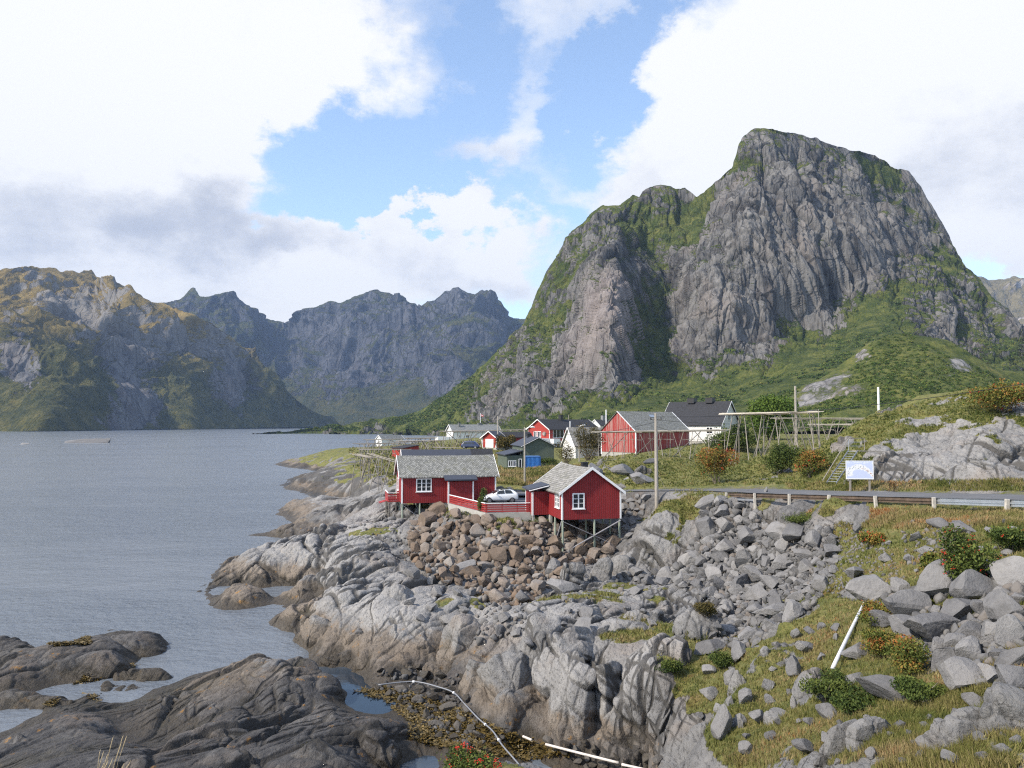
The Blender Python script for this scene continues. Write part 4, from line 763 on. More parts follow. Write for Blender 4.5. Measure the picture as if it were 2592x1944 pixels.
M = dict(
    red=boards('red_painted_boards', (.19,.007,.010), (.26,.012,.014), .21), redlow=boards('red_painted_planks', (.30,.022,.022), (.38,.04,.035), .18, axis='h'), oldred=boards('weathered_red_boards', (.27,.022,.020), (.36,.042,.036), .22, worn=(.36,.19,.17)),
    redplain=boards('bright_red_boards', (.30,.022,.016), (.36,.035,.022), .2), green=boards('dark_green_boards', (.080,.102,.078), (.105,.130,.098), .2), whiteb=boards('white_painted_boards', (.72,.72,.70), (.80,.80,.78), .2),
    white=plain('white_paint', (.80,.80,.80), .5, var=.05), slate=slate('grey_slate', (.15,.152,.14), (.31,.31,.29), .29), slate2=slate('coursed_slate', (.18,.175,.16), (.33,.32,.30), .30, False), dark=slate('black_roof_tiles', (.018,.019,.024), (.030,.031,.038), .3, False, moss=(.03,.032,.038)),
    felt=plain('roofing_felt', (.045,.052,.072), .7), bleach=wood('sun_bleached_poles', (.30,.27,.22), (.55,.50,.42)), greyroof=slate('weathered_grey_roof', (.15,.16,.16), (.25,.26,.26), .5, False), glass=glass('window_glass'), dim=glass('dark_glass', (.01,.012,.016)), pane_in=plain('curtain', (.3,.3,.3)),
    post=wood('impregnated_post', (.20,.24,.19), (.33,.37,.30)), beam=wood('grey_brace_plank', (.19,.19,.21), (.30,.30,.33)), grey=wood('bleached_driftwood', (.16,.142,.12), (.36,.325,.28)), greyd=wood('dark_weathered_pole', (.10,.095,.085), (.19,.175,.15)), pole=wood('utility_pole_wood', (.24,.215,.18), (.40,.37,.33)),
    conc=plain('concrete', (.36,.35,.32), .9, sc=2), black=plain('black_sheet_metal', (.018,.018,.020), .5), steel=plain('galvanised_steel', (.50,.53,.56), .38, .75, sc=1.2), rust=plain('rusty_rail', (.085,.060,.042), .85, var=.5, sc=2), blue=None)
def corrug():
    t = NT('corrugated_blue_steel'); s = t.N.new('ShaderNodeSeparateXYZ'); t.L.new(t.obj(), s.inputs[0]); n = t.noise(t.obj(), 2, 6, .7)
    return t.set(color=t.ramp(n, [(.3, (.012,.10,.36)), (.7, (.03,.17,.50))]), rough=.5)
M['blue'] = corrug()
def rockmat(name, stops, vary=.5):
    t = NT(name); p = t.obj(); oi = t.N.new('ShaderNodeObjectInfo')
    ad = t.N.new('ShaderNodeVectorMath'); ad.operation = 'ADD'; t.L.new(p, ad.inputs[0]); sc_ = t.N.new('ShaderNodeVectorMath'); sc_.operation = 'SCALE'; t.L.new(oi.outputs['Location'], sc_.inputs[0]); sc_.inputs['Scale'].default_value = 1.0; t.L.new(sc_.outputs[0], ad.inputs[1])
    q = ad.outputs[0]; n = t.noise(q, 1.6, 8, .65); n2 = t.noise(q, 11, 6, .75)
    f = t.math('ADD', t.math('MULTIPLY', oi.outputs['Random'], vary), t.math('MULTIPLY', n, 1.0-vary)); f = t.math('ADD', f, t.math('MULTIPLY', t.math('SUBTRACT', n2, .5), .35))
    c = t.ramp(f, stops); c = t.mix(t.mr(n2, .62, .78, 0, .4), c, (.45,.44,.42)); c = t.mix(t.mr(n2, .38, .25, 0, .5), c, (.05,.048,.045)); c = t.mix(t.mr(t.noise(q, .9, 7, .7), .54, .66, 0, .55), c, (.085,.083,.08))
    return t.set(color=c, rough=.9, spec=.25, normal=t.bump(t.math('ADD', n, t.math('MULTIPLY', n2, .45)), .13))
M['r_brown'] = rockmat('brown_blasted_rock', [(.15, (.095,.075,.058)), (.40, (.175,.132,.10)), (.60, (.225,.185,.155)), (.80, (.25,.235,.22))], .5)
M['r_grey'] = rockmat('grey_blasted_rock', [(.15, (.095,.095,.10)), (.45, (.178,.175,.175)), (.75, (.26,.253,.248)), (.95, (.25,.21,.17))], .4)
M['r_dark'] = rockmat('wet_dark_rock', [(.15, (.035,.03,.025)), (.5, (.085,.075,.06)), (.8, (.15,.14,.13)), (.95, (.2,.19,.18))], .55)
# ------------------------------------------------------------------ BOULDERS
def rock_mesh(name, seed, mat, sub=3, flat=1.0):
    r = np.random.default_rng(seed); bm = bmesh.new(); bmesh.ops.create_icosphere(bm, subdivisions=sub, radius=1)
    V = np.array([v.co[:] for v in bm.verts]); 
    for k in range(r.integers(11, 17)):
        n = r.normal(size=3); n /= np.linalg.norm(n); d = r.uniform(.36, .74); s = V@n; m = s > d; V[m] -= n[None]*(s[m]-d)[:, None]*.94
    V += V*(fbm(V*1.4+seed*7, 4, seed)*.09)[:, None]
    if sub > 3: V += V*(fbm(V*5+seed, 4, seed+3)*.035 + (ridge(V*np.array([3, 3, 6.])+seed, 3, seed+5)-.6)*.06)[:, None]
    V *= np.array([1, r.uniform(.7, .95), r.uniform(.55, .85)*flat])
    V /= np.abs(V[:, :2]).max()*2
    for v, c in zip(bm.verts, V): v.co = c
    me = bpy.data.meshes.new(name); bm.to_mesh(me); bm.free(); me.materials.append(mat)
    return me
RM = {k: [rock_mesh('boulder', 100+i+off, M[k], 4 if i < 3 else 3) for i in range(9)] for k, off in (('r_brown', 0), ('r_grey', 20), ('r_dark', 40))}
def put_rock(name, kind, loc, size, label, cat='boulder', group=None, i=None, tilt=.5, sq=(1,1,1), rot=None):
    o = bpy.data.objects.new(name, RM[kind][random.randrange(9) if i is None else i]); COL.objects.link(o)
    o.location = loc; o.scale = (size*sq[0], size*sq[1], size*sq[2]); o.rotation_euler = rot or (random.uniform(-tilt, tilt), random.uniform(-tilt, tilt), random.uniform(0, 6.28))
    return tag(o, label, cat, group)
def in_p(u, v, poly): return bool(in_poly(np.array([u]), np.array([v]), poly)[0])
def scatter(poly, sizes, n_try, gap=.42, seed=1, existing=None):
    """sizes: function(t in 0..1) -> px size; big ones first; returns [(point, normal, px, u, v)]"""
    r = random.Random(seed); us = [p[0] for p in poly]; vs = [p[1] for p in poly]; out = existing if existing is not None else []; res = []
    for k in range(n_try):
        px = sizes(k/n_try)*r.uniform(.85, 1.15); u = r.uniform(min(us), max(us)); v = r.uniform(min(vs), max(vs))
        if not in_p(u, v, poly): continue
        if any((u-a)**2+((v-b)*1.35)**2 < (gap*(px+c))**2 for a, b, c in out): continue
        h = hit(u, v)
        if not h: continue
        out.append((u, v, px)); res.append((h[0], h[1], px, u, v))
    return res
def small_rubble(name, label, kind, items, mat, cat='rubble'):
    """uncountable small stones: one object"""
    r = np.random.default_rng(5); V = []; Fc = []; b = 0; HU = []
    bases = []
    for i in range(5):
        me = rock_mesh('tmp', 300+i, mat, 2); bases.append((np.array([v.co[:] for v in me.vertices]), np.array([p.vertices[:] for p in me.polygons]))); bpy.data.meshes.remove(me)
    for p, s, hu in items:
        bv, bf = bases[r.integers(5)]; a = r.uniform(0, 6.28, 3); Rm = np.array(Matrix.Rotation(a[0], 3, 'X') @ Matrix.Rotation(a[1], 3, 'Y') @ Matrix.Rotation(a[2], 3, 'Z'))
        V.append((bv*s)@Rm.T + np.array(p)); Fc.append(bf+b); b += len(bv); HU.append(np.full(len(bv), np.clip(hu+r.uniform(-.22, .22), 0, 1)))
    o = mesh_np(name, np.concatenate(V), np.concatenate(Fc), mat, attrs={'hue': np.concatenate(HU)}); return tag(o, label, cat, kind='stuff')
def area_rocks(name, kind, poly, sizes, n, label, group, gap=.42, seed=1, sink=.12, existing=None, cap=290, sq=(1,1,1)):
    res = scatter(poly, sizes, n, gap, seed, existing); res.sort(key=lambda r: -r[2]); c = 0
    for p, nn, px, u, v in res[:cap]:
        Y = p.y; s = px*Y/F*1.12
        put_rock(name, kind, p + nn*s*(.5*.6-sink), s, label(u, v, px) if callable(label) else label, 'boulder', group, sq=sq); c += 1
    return c, res[cap:]
RIP = [(1090,1290),(1140,1305),(1235,1322),(1345,1325),(1440,1320),(1560,1330),(1560,1400),(1420,1470),(1330,1530),(1270,1540),(1180,1490),(1060,1440),(1030,1400),(1040,1330)]
def riplab(u, v, px):
    w = 'under the left cabin' if u < 1130 else ('below the red fence' if u < 1400 else 'between the stilts of the right cabin')
    return ('big ' if px > 34 else '') + 'brown angular boulder in the stone bank ' + w
EX = []
for (u, v, px) in ((1207,1355,50),(1283,1345,46),(1120,1385,44),(1262,1410,50),(1230,1440,52),(1330,1375,48),(1180,1345,36),(1440,1390,44),(1190,1400,46),(1500,1385,38),(1075,1400,40)):
    h = hit(u, v)
    if h: put_rock('riprap_boulder', 'r_brown', h[0]+h[1]*.3, px*h[0].y/F*1.2, riplab(u, v, px), 'boulder', 'brown boulders of the stone bank under the cabins'); EX.append((u, v, px))
n1, rest1 = area_rocks('riprap_boulder', 'r_brown', RIP, lambda t: 50 - 36*t**.45, 4200, riplab, 'brown boulders of the stone bank under the cabins', .37, 3, existing=EX, cap=240)
RUB = [(1795,1262),(1800,1268),(1850,1262),(1900,1275),(1930,1300),(1935,1330),(1990,1340),(2100,1345),(2120,1400),(2110,1460),(2080,1510),(2030,1560),(1980,1600),(1900,1640),(1850,1640),(1800,1620),(1820,1540),(1750,1490),(1700,1470),(1740,1400),(1785,1330)]
def rublab(u, v, px):
    w = 'at the top, near the guardrail' if v < 1330 else ('halfway down the slope' if v < 1440 else 'at the foot of the slope')
    return ('large ' if px > 34 else '') + 'grey angular block of the rubble slope, ' + w
EX2 = []
n2, rest2 = area_rocks('rubble_block', 'r_grey', RUB, lambda t: 38 - 22*t**.4 if t > .012 else 58, 9000, rublab, 'grey blocks of the rubble slope below the guardrail', .33, 5, existing=EX2, cap=295)
GAP = [(1575,1420),(1620,1450),(1700,1455),(1730,1490),(1640,1485),(1580,1460)]
n0, _ = area_rocks('rubble_block', 'r_grey', GAP, lambda t: 40 - 24*t**.4, 260, 'grey block at the foot of the ribbed rock slab right of the cabins', 'grey blocks below the ribbed slab', .38, 15, cap=60)
DUMP = [(1575,1258),(1640,1258),(1632,1300),(1605,1350),(1590,1385),(1575,1330)]
n3, _ = area_rocks('rubble_block', 'r_grey', DUMP, lambda t: 24 - 12*t, 700, 'dark grey block of the pile behind the right cabin', 'grey blocks heaped behind the right cabin', .42, 6)
BIG = [(2190,1500),(2260,1490),(2330,1500),(2420,1470),(2592,1440),(2592,1760),(2480,1740),(2380,1700),(2330,1640),(2240,1600)]
def biglab(u, v, px): return ('huge ' if px > 85 else '') + 'grey boulder of the heap at the right edge, ' + ('beside the white pole' if u < 2330 else 'below the rowan thicket' if v < 1560 else 'low in the heap')
EX3 = []
n4, _ = area_rocks('heap_boulder', 'r_grey', BIG, lambda t: 120 - 88*t**.45, 1500, biglab, 'grey boulders heaped at the right edge', .34, 8, existing=EX3, cap=200)
for (u, v, px, sq) in ((2170,1665,62,(1,.8,.9)),(2260,1770,125,(1.2,.7,.55)),(2010,1790,42,(.7,.6,1)),(2150,1730,70,(1.2,.6,.4)),(1860,1590,60,(1,.7,1)),(1870,1660,70,(1.1,.7,.7)),(1790,1650,70,(1.2,.8,.7)),(1850,1730,60,(.7,.6,1.3)),(1945,1780,40,(.7,.6,1.0)),(1830,1860,80,(.7,.6,1.6)),
                       (1720,1480,50,(.8,.6,1.1)),(1790,1510,46,(1,.7,.8)),(1430,1500,70,(1.2,.7,.9)),(1480,1560,60,(1,.8,.9)),(1170,1450,66,(1.3,.8,.7)),(1130,1480,44,(1,.8,.6)),(1960,1560,70,(1.4,.7,.6)),(2165,1460,70,(1.3,.7,.7)),(2375,1335,46,(1.2,.8,.8)),(2440,1345,55,(1.4,.7,.7)),(2320,1365,40,(1,.7,.7)),(2350,1400,46,(1.1,.8,.6)),(2300,1420,34,(1,.8,.8)),(2240,1420,40,(1,.8,.8)),(2000,1270,46,(1,.8,.5)),(1940,1248,24,(.6,.5,1.3)),(1500,1205,66,(1.0,.8,1.1)),(1580,1195,70,(1,.8,1)),(1620,1215,76,(1.3,.8,.9)),(1645,1170,38,(1.1,.8,.8)),(2040,1650,60,(1.1,.7,.7)),(1560,1260,34,(1,.8,.9)),(1320,1520,60,(.6,.9,1.0)),(1400,1455,60,(.6,.7,1.2)),(1530,1455,50,(1.2,.8,.8))):
    h = hit(u, v)
    if h:
        s = px*h[0].y/F; near = 'beside the white pole' if u > 2060 and v > 1600 else ('on the knoll below the fish racks' if v < 1230 else ('in the grass below the road' if u > 1900 and v < 1480 else ('in the grass between the rubble and the shore' if u > 1600 else 'in the gully below the right cabin')))
        sz = 'huge' if px > 90 else ('large' if px > 56 else 'small'); sh = 'tall upright' if sq[2] > 1 else ('long low' if sq[0]/sq[2] > 1.6 else 'squat')
        put_rock('boulder', 'r_grey', h[0]+Vector((0,0,s*(.18 if v > 1230 else .0))), s*1.15, '%s %s grey boulder %s' % (sz, sh, near), 'boulder', 'single grey boulders on the slope', sq=sq, tilt=.25 if v > 1230 else .08)
        EX2.append((u, v, px))
TIDE = [(960,1700),(1010,1690),(1100,1690),(1190,1720),(1195,1810),(1230,1850),(1300,1880),(1200,1895),(1110,1880),(1060,1830),(1010,1770),(940,1735)]
n5, rest5 = area_rocks('tidal_stone', 'r_dark', TIDE, lambda t: 44 - 30*t**.5, 600, 'dark rounded stone on the weed-covered tidal floor', 'dark stones of the tidal inlet', .46, 9, cap=110, sq=(1,.85,.7))
TID2 = [(1380,1880),(1450,1870),(1560,1900),(1640,1905),(1700,1944),(1480,1944)]
n6, _ = area_rocks('tidal_stone', 'r_dark', TID2, lambda t: 36 - 18*t**.5, 300, 'dark stone beside the white pipe in the inlet', 'dark stones beside the white pipe', .44, 12, cap=50)
SLO = [(1760,1640),(1900,1620),(2080,1560),(2190,1620),(2180,1760),(2330,1760),(2592,1780),(2592,1944),(1900,1944),(1760,1800)]
n7, _ = area_rocks('slope_stone', 'r_grey', SLO, lambda t: 72 - 56*t**.3, 420, lambda u, v, px: ('big ' if px > 34 else 'small ') + 'grey stone in the grass of the lower right slope, ' + ('left of the white pole' if u < 2100 else 'right of the white pole'), 'grey stones scattered in the lower right grass', .55, 22, existing=EX2, cap=190)
UPS = [(2110,1310),(2592,1320),(2592,1400),(2330,1470),(2120,1440)]
n8, _ = area_rocks('slope_stone', 'r_grey', UPS, lambda t: 44 - 30*t**.4, 60, 'grey stone in the grass just below the guardrail', 'grey stones in the grass below the guardrail', .8, 23, existing=EX2, cap=40)
SHE = [(1000,1440),(1180,1500),(1400,1520),(1640,1500),(1660,1600),(1400,1640),(1180,1620),(1000,1540)]
n9, _ = area_rocks('shelf_stone', 'r_grey', SHE, lambda t: 56 - 40*t**.3, 160, 'loose grey stone on the rock shelf below the brown stone bank', 'loose grey stones on the rock shelf', .55, 24, cap=70)
print('rocks', n7, n8, n9, n1, n2, n3, n4, n5, n6)
items = [(p+nn*.03, px*p.y/F*1.1, .75) for p, nn, px, u, v in rest1]+[(p+nn*.03, px*p.y/F*1.15, .35) for p, nn, px, u, v in rest2]
for poly, n, s0 in ((RIP, 2200, 16), (RUB, 4200, 18), (BIG, 900, 30), ([(1900,1310),(2160,1320),(2250,1380),(2300,1480),(2190,1520),(2080,1500),(1990,1560),(1960,1500)], 1500, 8), (TIDE, 600, 14), ([(1150,1540),(1330,1500),(1340,1600),(1180,1640)], 120, 17), ([(1440,1440),(1560,1420),(1660,1460),(1560,1500)], 120, 12), ([(860,1330),(1010,1300),(1050,1420),(960,1440)], 120, 9),([(2280,1350),(2460,1320),(2480,1420),(2300,1440)],250,12)):
    for p, nn, px, u, v in scatter(poly, lambda t: s0*(1.25-.8*t), n, .26, n): items.append((p+nn*px*p.y/F*.12, px*p.y/F*1.2, .8 if poly is RIP else (.05 if poly is TIDE else .35)))
t_ = NT('broken_stone'); n_ = t_.noise(t_.pos(), 1.3, 8, .7); t_.set(color=t_.mix(t_.math('MULTIPLY', n_, .5), t_.ramp(t_.attr('hue'), [(0, (.035,.032,.03)), (.18, (.10,.10,.10)), (.45, (.19,.187,.185)), (.62, (.16,.125,.095)), (.85, (.21,.14,.09)), (1, (.25,.23,.21))]), (.08,.075,.07)), rough=.9, normal=t_.bump(t_.noise(t_.pos(), 9, 5), .05))
small_rubble('gravel', 'small broken stones filling the gaps between the boulders', 'stuff', items, t_.m)
# ------------------------------------------------------------------ GRASS AND HERBS (uncountable)
def blade_mat(name, stops):
    t = NT(name); a = t.attr('hue'); t.set(color=t.ramp(a, stops), rough=.8, spec=.2); return t.m
def grass_patch(name, label, regions, mat, seed=3):
    r = np.random.default_rng(seed); V = []; hue = []; n_b = 0
    for poly, n, hmin, hmax, hue0, hue1, need in regions:
        us = [p[0] for p in poly]; vs = [p[1] for p in poly]; k = 0
        U = r.uniform(min(us), max(us), n*3); Vv = r.uniform(min(vs), max(vs), n*3); ok = in_poly(U, Vv, poly)
        for u, v in zip(U[ok][:n], Vv[ok][:n]):
            h = hit(u, v)
            if not h or h[0].y > 420: continue
            if need and grass_at(h[2]) < .45: continue
            p = np.array(h[0]); Y = p[1]; nb = 7; px = Y/F
            tuft_h = r.uniform(hmin, hmax); hu = r.uniform(hue0, hue1)*.6 + (hue0+hue1)*.2 + .20*math.sin(p[0]*.9+2*math.sin(p[1]*.31))*math.cos(p[1]*.55+1.5*math.sin(p[0]*.37)) + .10*math.sin(p[0]*3.1+p[1]*2.3)
            for j in range(nb):
                a = r.uniform(0, 6.28); rad = r.uniform(.02, .16)*(.5+tuft_h); lean = r.uniform(.1, .7); hh = tuft_h*r.uniform(.6, 1.15); w = max(.008, .75*px)*r.uniform(.6, 1.1)
                b = p + np.array([math.cos(a)*rad, math.sin(a)*rad, -.03]); d = np.array([math.cos(a), math.sin(a), 0]); s = np.array([-math.sin(a+.7), math.cos(a+.7), 0])*w
                m_ = b + d*lean*hh*.35 + np.array([0, 0, hh*.6]); tp = b + d*lean*hh*.9 + np.array([0, 0, hh])
                V += [b-s, b+s, m_+s*.7, m_-s*.7, tp, tp+s*.15]; hue += [min(1, max(0, hu + r.uniform(-.1, .1)))]*6; n_b += 1
    V = np.array(V); i = np.arange(n_b)*6; Fq = np.concatenate([np.stack([i, i+1, i+2, i+3], -1), np.stack([i+3, i+2, i+5, i+4], -1)])
    o = mesh_np(name, V, Fq, mat, attrs={'hue': hue}); print(name, n_b); return tag(o, label, 'grass', kind='stuff')
GM = blade_mat('grass_blades', [(0, (.030,.045,.012)), (.25, (.072,.095,.022)), (.5, (.145,.148,.040)), (.72, (.25,.21,.09)), (.88, (.34,.255,.14)), (1, (.30,.12,.035))])
grass_patch('grass', 'green and straw-coloured grass growing over the slope and the village ground',
    [([(1750,1240),(2592,1290),(2700,1944),(1560,1944),(1500,1650),(1560,1500)], 32000, .06, .20, .30, .84, True),
     ([(1900,1290),(2592,1290),(2592,1330),(2300,1340),(2050,1330)], 4500, .10, .26, .45, .9, True),
     ([(2300,1740),(2592,1700),(2592,1944),(2150,1944)], 4500, .08, .24, .4, .8, True),
     ([(1180,1540),(1560,1480),(1700,1600),(1560,1700),(1250,1620)], 3500, .10, .28, .3, .75, True),
     ([(1250,1185),(1480,1180),(1480,1235),(1330,1230),(1260,1225)], 5000, .25, .6, .45, .85, True),
     ([(1480,1130),(2180,1060),(2592,940),(2592,1240),(2000,1225),(1600,1235),(1480,1215)], 16000, .12, .3, .15, .62, True),
     ([(1580,1240),(1800,1240),(1760,1300),(1640,1440),(1590,1440)], 2200, .1, .3, .4, .75, True),
     ([(880,1130),(1300,1110),(1290,1180),(1000,1235),(890,1180)], 3500, .25, .6, .3, .8, True),
     ([(1130,1285),(1240,1305),(1345,1305),(1430,1300),(1420,1330),(1230,1330),(1120,1310)], 500, .12, .3, .25, .7, False),
     ([(1980,1222),(2592,1215),(2592,1243),(2010,1243)], 2500, .10, .3, .35, .85, False)], GM)
t_ = NT('bladder_wrack'); n_ = t_.noise(t_.pos(), 6, 6, .7); t_.set(color=t_.ramp(n_, [(.3, (.035,.024,.006)), (.5, (.10,.07,.015)), (.7, (.22,.14,.03))]), rough=.55)
def seaweed():
    r = np.random.default_rng(4); V = []; nb = 0
    regs = [([(960,1735),(1060,1760),(1180,1800),(1320,1870),(1450,1910),(1330,1925),(1100,1890),(1030,1870),(1040,1830),(990,1790),(900,1760)], 3600), ([(115,1622),(225,1610),(225,1632),(130,1636)], 500), ([(230,1700),(330,1680),(380,1710),(260,1745),(180,1740)], 900), ([(70,1775),(140,1770),(130,1790)], 200), ([(180,1740),(280,1768),(250,1778)], 160)]
    for poly, n in regs:
        us = [p[0] for p in poly]; vs = [p[1] for p in poly]; U = r.uniform(min(us), max(us), n); Vv = r.uniform(min(vs), max(vs), n); ok = in_poly(U, Vv, poly)
        for u, v in zip(U[ok], Vv[ok]):
            h = hit(u, v)
            if not h: continue
            p = np.array(h[0])
            if p[2] < -.1:
                if u < 850: continue
                p[2] = .0
            for j in range(7):
                a = r.uniform(0, 6.28); L = r.uniform(.1, .32); w = r.uniform(.015, .045); d = np.array([math.cos(a), math.sin(a), 0]); s = np.array([-math.sin(a), math.cos(a), 0])*w
                b = p + np.array([0, 0, r.uniform(.0, .08)]); V += [b-s*.4, b+s*.4, b+d*L+s+[0, 0, r.uniform(-.02, .09)], b+d*L-s+[0, 0, r.uniform(-.02, .09)]]; nb += 1
    i = np.arange(nb)*4; o = mesh_np('seaweed', np.array(V), np.stack([i, i+1, i+2, i+3], -1), t_.m); tag(o, 'brown bladder wrack covering the tidal inlet and rocks', 'seaweed', kind='stuff')
seaweed()
# scrub on the mountain slopes
def scrub(name, P, nv, nu, G, n, smin, smax, mat, label, ymax=1400, seed=2, gmin=.6, zmax=160):
    r = np.random.default_rng(seed); idx = r.integers(0, nv*nu, n*4); p = P[idx]; g = G[idx]
    dens = fbm(p/45, 4, 77)
    ok = (g > gmin) & (dens > -.02) & (p[:, 1] < ymax) & (p[:, 2] < zmax*(.5+r.random(len(p)))) & (p[:, 2] > 5); p = p[ok][:n]; V = []; hue = []
    for q in p:
        s = r.uniform(smin, smax); hu = r.uniform(0, 1); k = 26
        d = r.normal(size=(k, 3)); d /= np.linalg.norm(d, axis=1)[:, None]; d[:, 2] = np.abs(d[:, 2])*.8; c = q + d*s*r.uniform(.5, 1, (k, 1))
        a = r.normal(size=(k, 3)); a /= np.linalg.norm(a, axis=1)[:, None]; b = np.cross(a, d); w = s*.30
        V.append(np.stack([c-a*w, c+b*w*.8, c+a*w, c-b*w*.8], 1).reshape(-1, 3)); hue += list(np.repeat(np.clip(hu*.7+r.uniform(-.1, .3, k), 0, 1), 4))
    V = np.concatenate(V); i = np.arange(len(V)//4)*4; o = mesh_np(name, V, np.stack([i, i+1, i+2, i+3], -1), mat, attrs={'hue': hue}); tag(o, label, 'scrub', kind='stuff')
SM = blade_mat('birch_scrub_leaves', [(0, (.020,.035,.008)), (.45, (.050,.085,.016)), (.8, (.10,.13,.028)), (1, (.17,.14,.03))])
scrub('birch_scrub', MAINP, MNV, MNU, MG, 9000, 1.2, 3.4, SM, 'low birch scrub covering the green slopes at the mountain foot', zmax=130)
scrub('birch_scrub', HILLP, HNV, HNU, HG, 5000, .5, 1.5, SM, 'scattered low bushes on the green foothill behind the fish racks', zmax=70, seed=5, gmin=.62)
# ------------------------------------------------------------------ SHRUBS (things)
def leafmat(name, stops): return blade_mat(name, stops)
LG = leafmat('green_leaves', [(0, (.022,.040,.010)), (.5, (.058,.084,.018)), (1, (.13,.15,.034))])
LO = leafmat('autumn_leaves', [(0, (.05,.07,.014)), (.40, (.12,.135,.028)), (.66, (.22,.15,.035)), (.85, (.26,.10,.025)), (1, (.26,.05,.02))])
LB = leafmat('olive_brown_leaves', [(0, (.035,.035,.012)), (.5, (.085,.07,.022)), (1, (.15,.11,.035))])
BERRY = plain('red_berries', (.55,.035,.015), .4); BARK = wood('shrub_bark', (.08,.06,.045), (.20,.17,.14))
def shrub(name, loc, w, h, mat, n, label, cat='bush', group=None, berries=0, leaf=.07, seed=1, lobes=6, stems=7, up=.0, berry=.035):
    r = np.random.default_rng(seed); root = empty(name, loc, label=label, cat=cat, group=group)
    L = [(np.array([r.uniform(-.32, .32)*w, r.uniform(-.32, .32)*w, h*r.uniform(.35, .85)]), r.uniform(.2, .36)*w, r.uniform(.2, .34)*h) for _ in range(lobes)] + [(np.array([0, 0, h*.45]), w*.36, h*.38)]
    V = []; hue = []
    per = n//len(L)
    for c, rx, rz in L:
        d = r.normal(size=(per, 3)); d /= np.linalg.norm(d, axis=1)[:, None]; rr = r.uniform(.25, 1.12, (per, 1))**.6; p = c + d*rr*np.array([rx, rx, rz]); p[:, 2] = np.maximum(p[:, 2], .02)
        a = r.normal(size=(per, 3)); a /= np.linalg.norm(a, axis=1)[:, None]; b = np.cross(a, r.normal(size=(per, 3))); b /= np.linalg.norm(b, axis=1)[:, None]; s = leaf*r.uniform(.6, 1.3, (per, 1))
        V.append(np.stack([p-a*s, p+b*s*.45, p+a*s, p-b*s*.45], 1).reshape(-1, 3)); base_h = r.uniform(.1, .75); hue += list(np.repeat(np.clip(base_h + r.normal(0, .16, per) + (d[:, 2]*.1), 0, 1), 4))
    # ragged shoots beyond the rounded mass
    for k in range(int(8+3*lobes)):
        a0 = r.uniform(0, 6.28); rr = r.uniform(.15, .5)*w; b0 = np.array([math.cos(a0)*rr*.4, math.sin(a0)*rr*.4, h*.3]); e0 = np.array([math.cos(a0)*rr*1.05, math.sin(a0)*rr*1.05, h*r.uniform(.55, 1.18)*(1.1-.6*rr/w)]); q = max(6, n//260)
        tt = r.uniform(.35, 1, (q, 1)); p = b0+(e0-b0)*tt + r.normal(size=(q, 3))*leaf*1.0; a = r.normal(size=(q, 3)); a /= np.linalg.norm(a, axis=1)[:, None]; b = np.cross(a, r.normal(size=(q, 3))); b /= np.linalg.norm(b, axis=1)[:, None]; s = leaf*r.uniform(.6, 1.2, (q, 1))
        V.append(np.stack([p-a*s, p+b*s*.45, p+a*s, p-b*s*.45], 1).reshape(-1, 3)); hue += list(np.repeat(np.clip(r.uniform(.3, .9)+r.normal(0, .1, q), 0, 1), 4)); L.append((e0*.9, .02, .02))
    V = np.concatenate(V); i = np.arange(len(V)//4)*4
    L = L[:len(L)]; mesh_np('foliage', V, np.stack([i, i+1, i+2, i+3], -1), mat, root, attrs={'hue': hue})
    m = MB()
    for k in range(stems):
        c, rx, rz = L[k % len(L)]; b = np.array([r.uniform(-.1, .1)*w, r.uniform(-.1, .1)*w, -.15]); e = c + r.normal(size=3)*rx*.5; mid = (b+e)/2 + r.normal(size=3)*w*.05
        m.tube([b, mid, e], [.02+.012*h, .014+.006*h, .006], 5)
    m.build('stem', BARK, root)
    if berries:
        mb = MB(); ico = bmesh.new(); bmesh.ops.create_icosphere(ico, subdivisions=1, radius=1); iv = [v.co[:] for v in ico.verts]; jf = [tuple(v.index for v in f.verts) for f in ico.faces]; ico.free()
        for k in range(berries):
            c, rx, rz = L[r.integers(lobes)]; d = r.normal(size=3); d /= np.linalg.norm(d); q = c + d*np.array([rx, rx, rz])*r.uniform(.75, 1.08)
            for j in range(7):
                o = q + r.normal(size=3)*berry*1.6; s = berry*r.uniform(.6, 1); mb.add([(o[0]+a*s, o[1]+b_*s, o[2]+c_*s) for a, b_, c_ in iv], jf)
        mb.build('berries', BERRY, root, kind='stuff')
    return root
def gp(u, v, dz=0):
    h = hit(u, v); return h[0]+Vector((0, 0, dz)) if h else at(u, v, 80)
def gy(u, Y):
    """ground point at distance Y under image column u"""
    x = (u-1296)/F*Y*1.0; return Vector((x, Y, gz(x, Y)))
shrub('rowan_bush', gp(1815,1222), 4.0, 4.2, LO, 6000, 'tall orange-leaved rowan bush beside the bend in the road', 'rowan', berries=60, seed=3, leaf=.10)
shrub('rowan_bush', gp(2050,1210), 3.0, 2.5, LO, 5000, 'small orange rowan bush left of the metal ladder', 'rowan', berries=40, seed=4, leaf=.09)
shrub('willow_bush', gp(1970,1200), 4.4, 3.0, LG, 6500, 'dense dark green round bush between the two rowans', 'bush', seed=5, leaf=.10)
shrub('willow_bush', Vector((38.0,130,gz(38.0,130))), 7.5, 4.6, LG, 8000, 'wide dark green bush beside the white house', 'bush', seed=6, leaf=.2, lobes=9)
shrub('birch_tree', Vector((57.5,170,gz(57.5,170))), 9.5, 9.5, leafmat('light_green_leaves', [(0, (.035,.07,.010)), (.5, (.08,.13,.02)), (1, (.14,.19,.035))]), 12000, 'light green leafy tree right of the white house', 'tree', seed=7, leaf=.30, lobes=10)
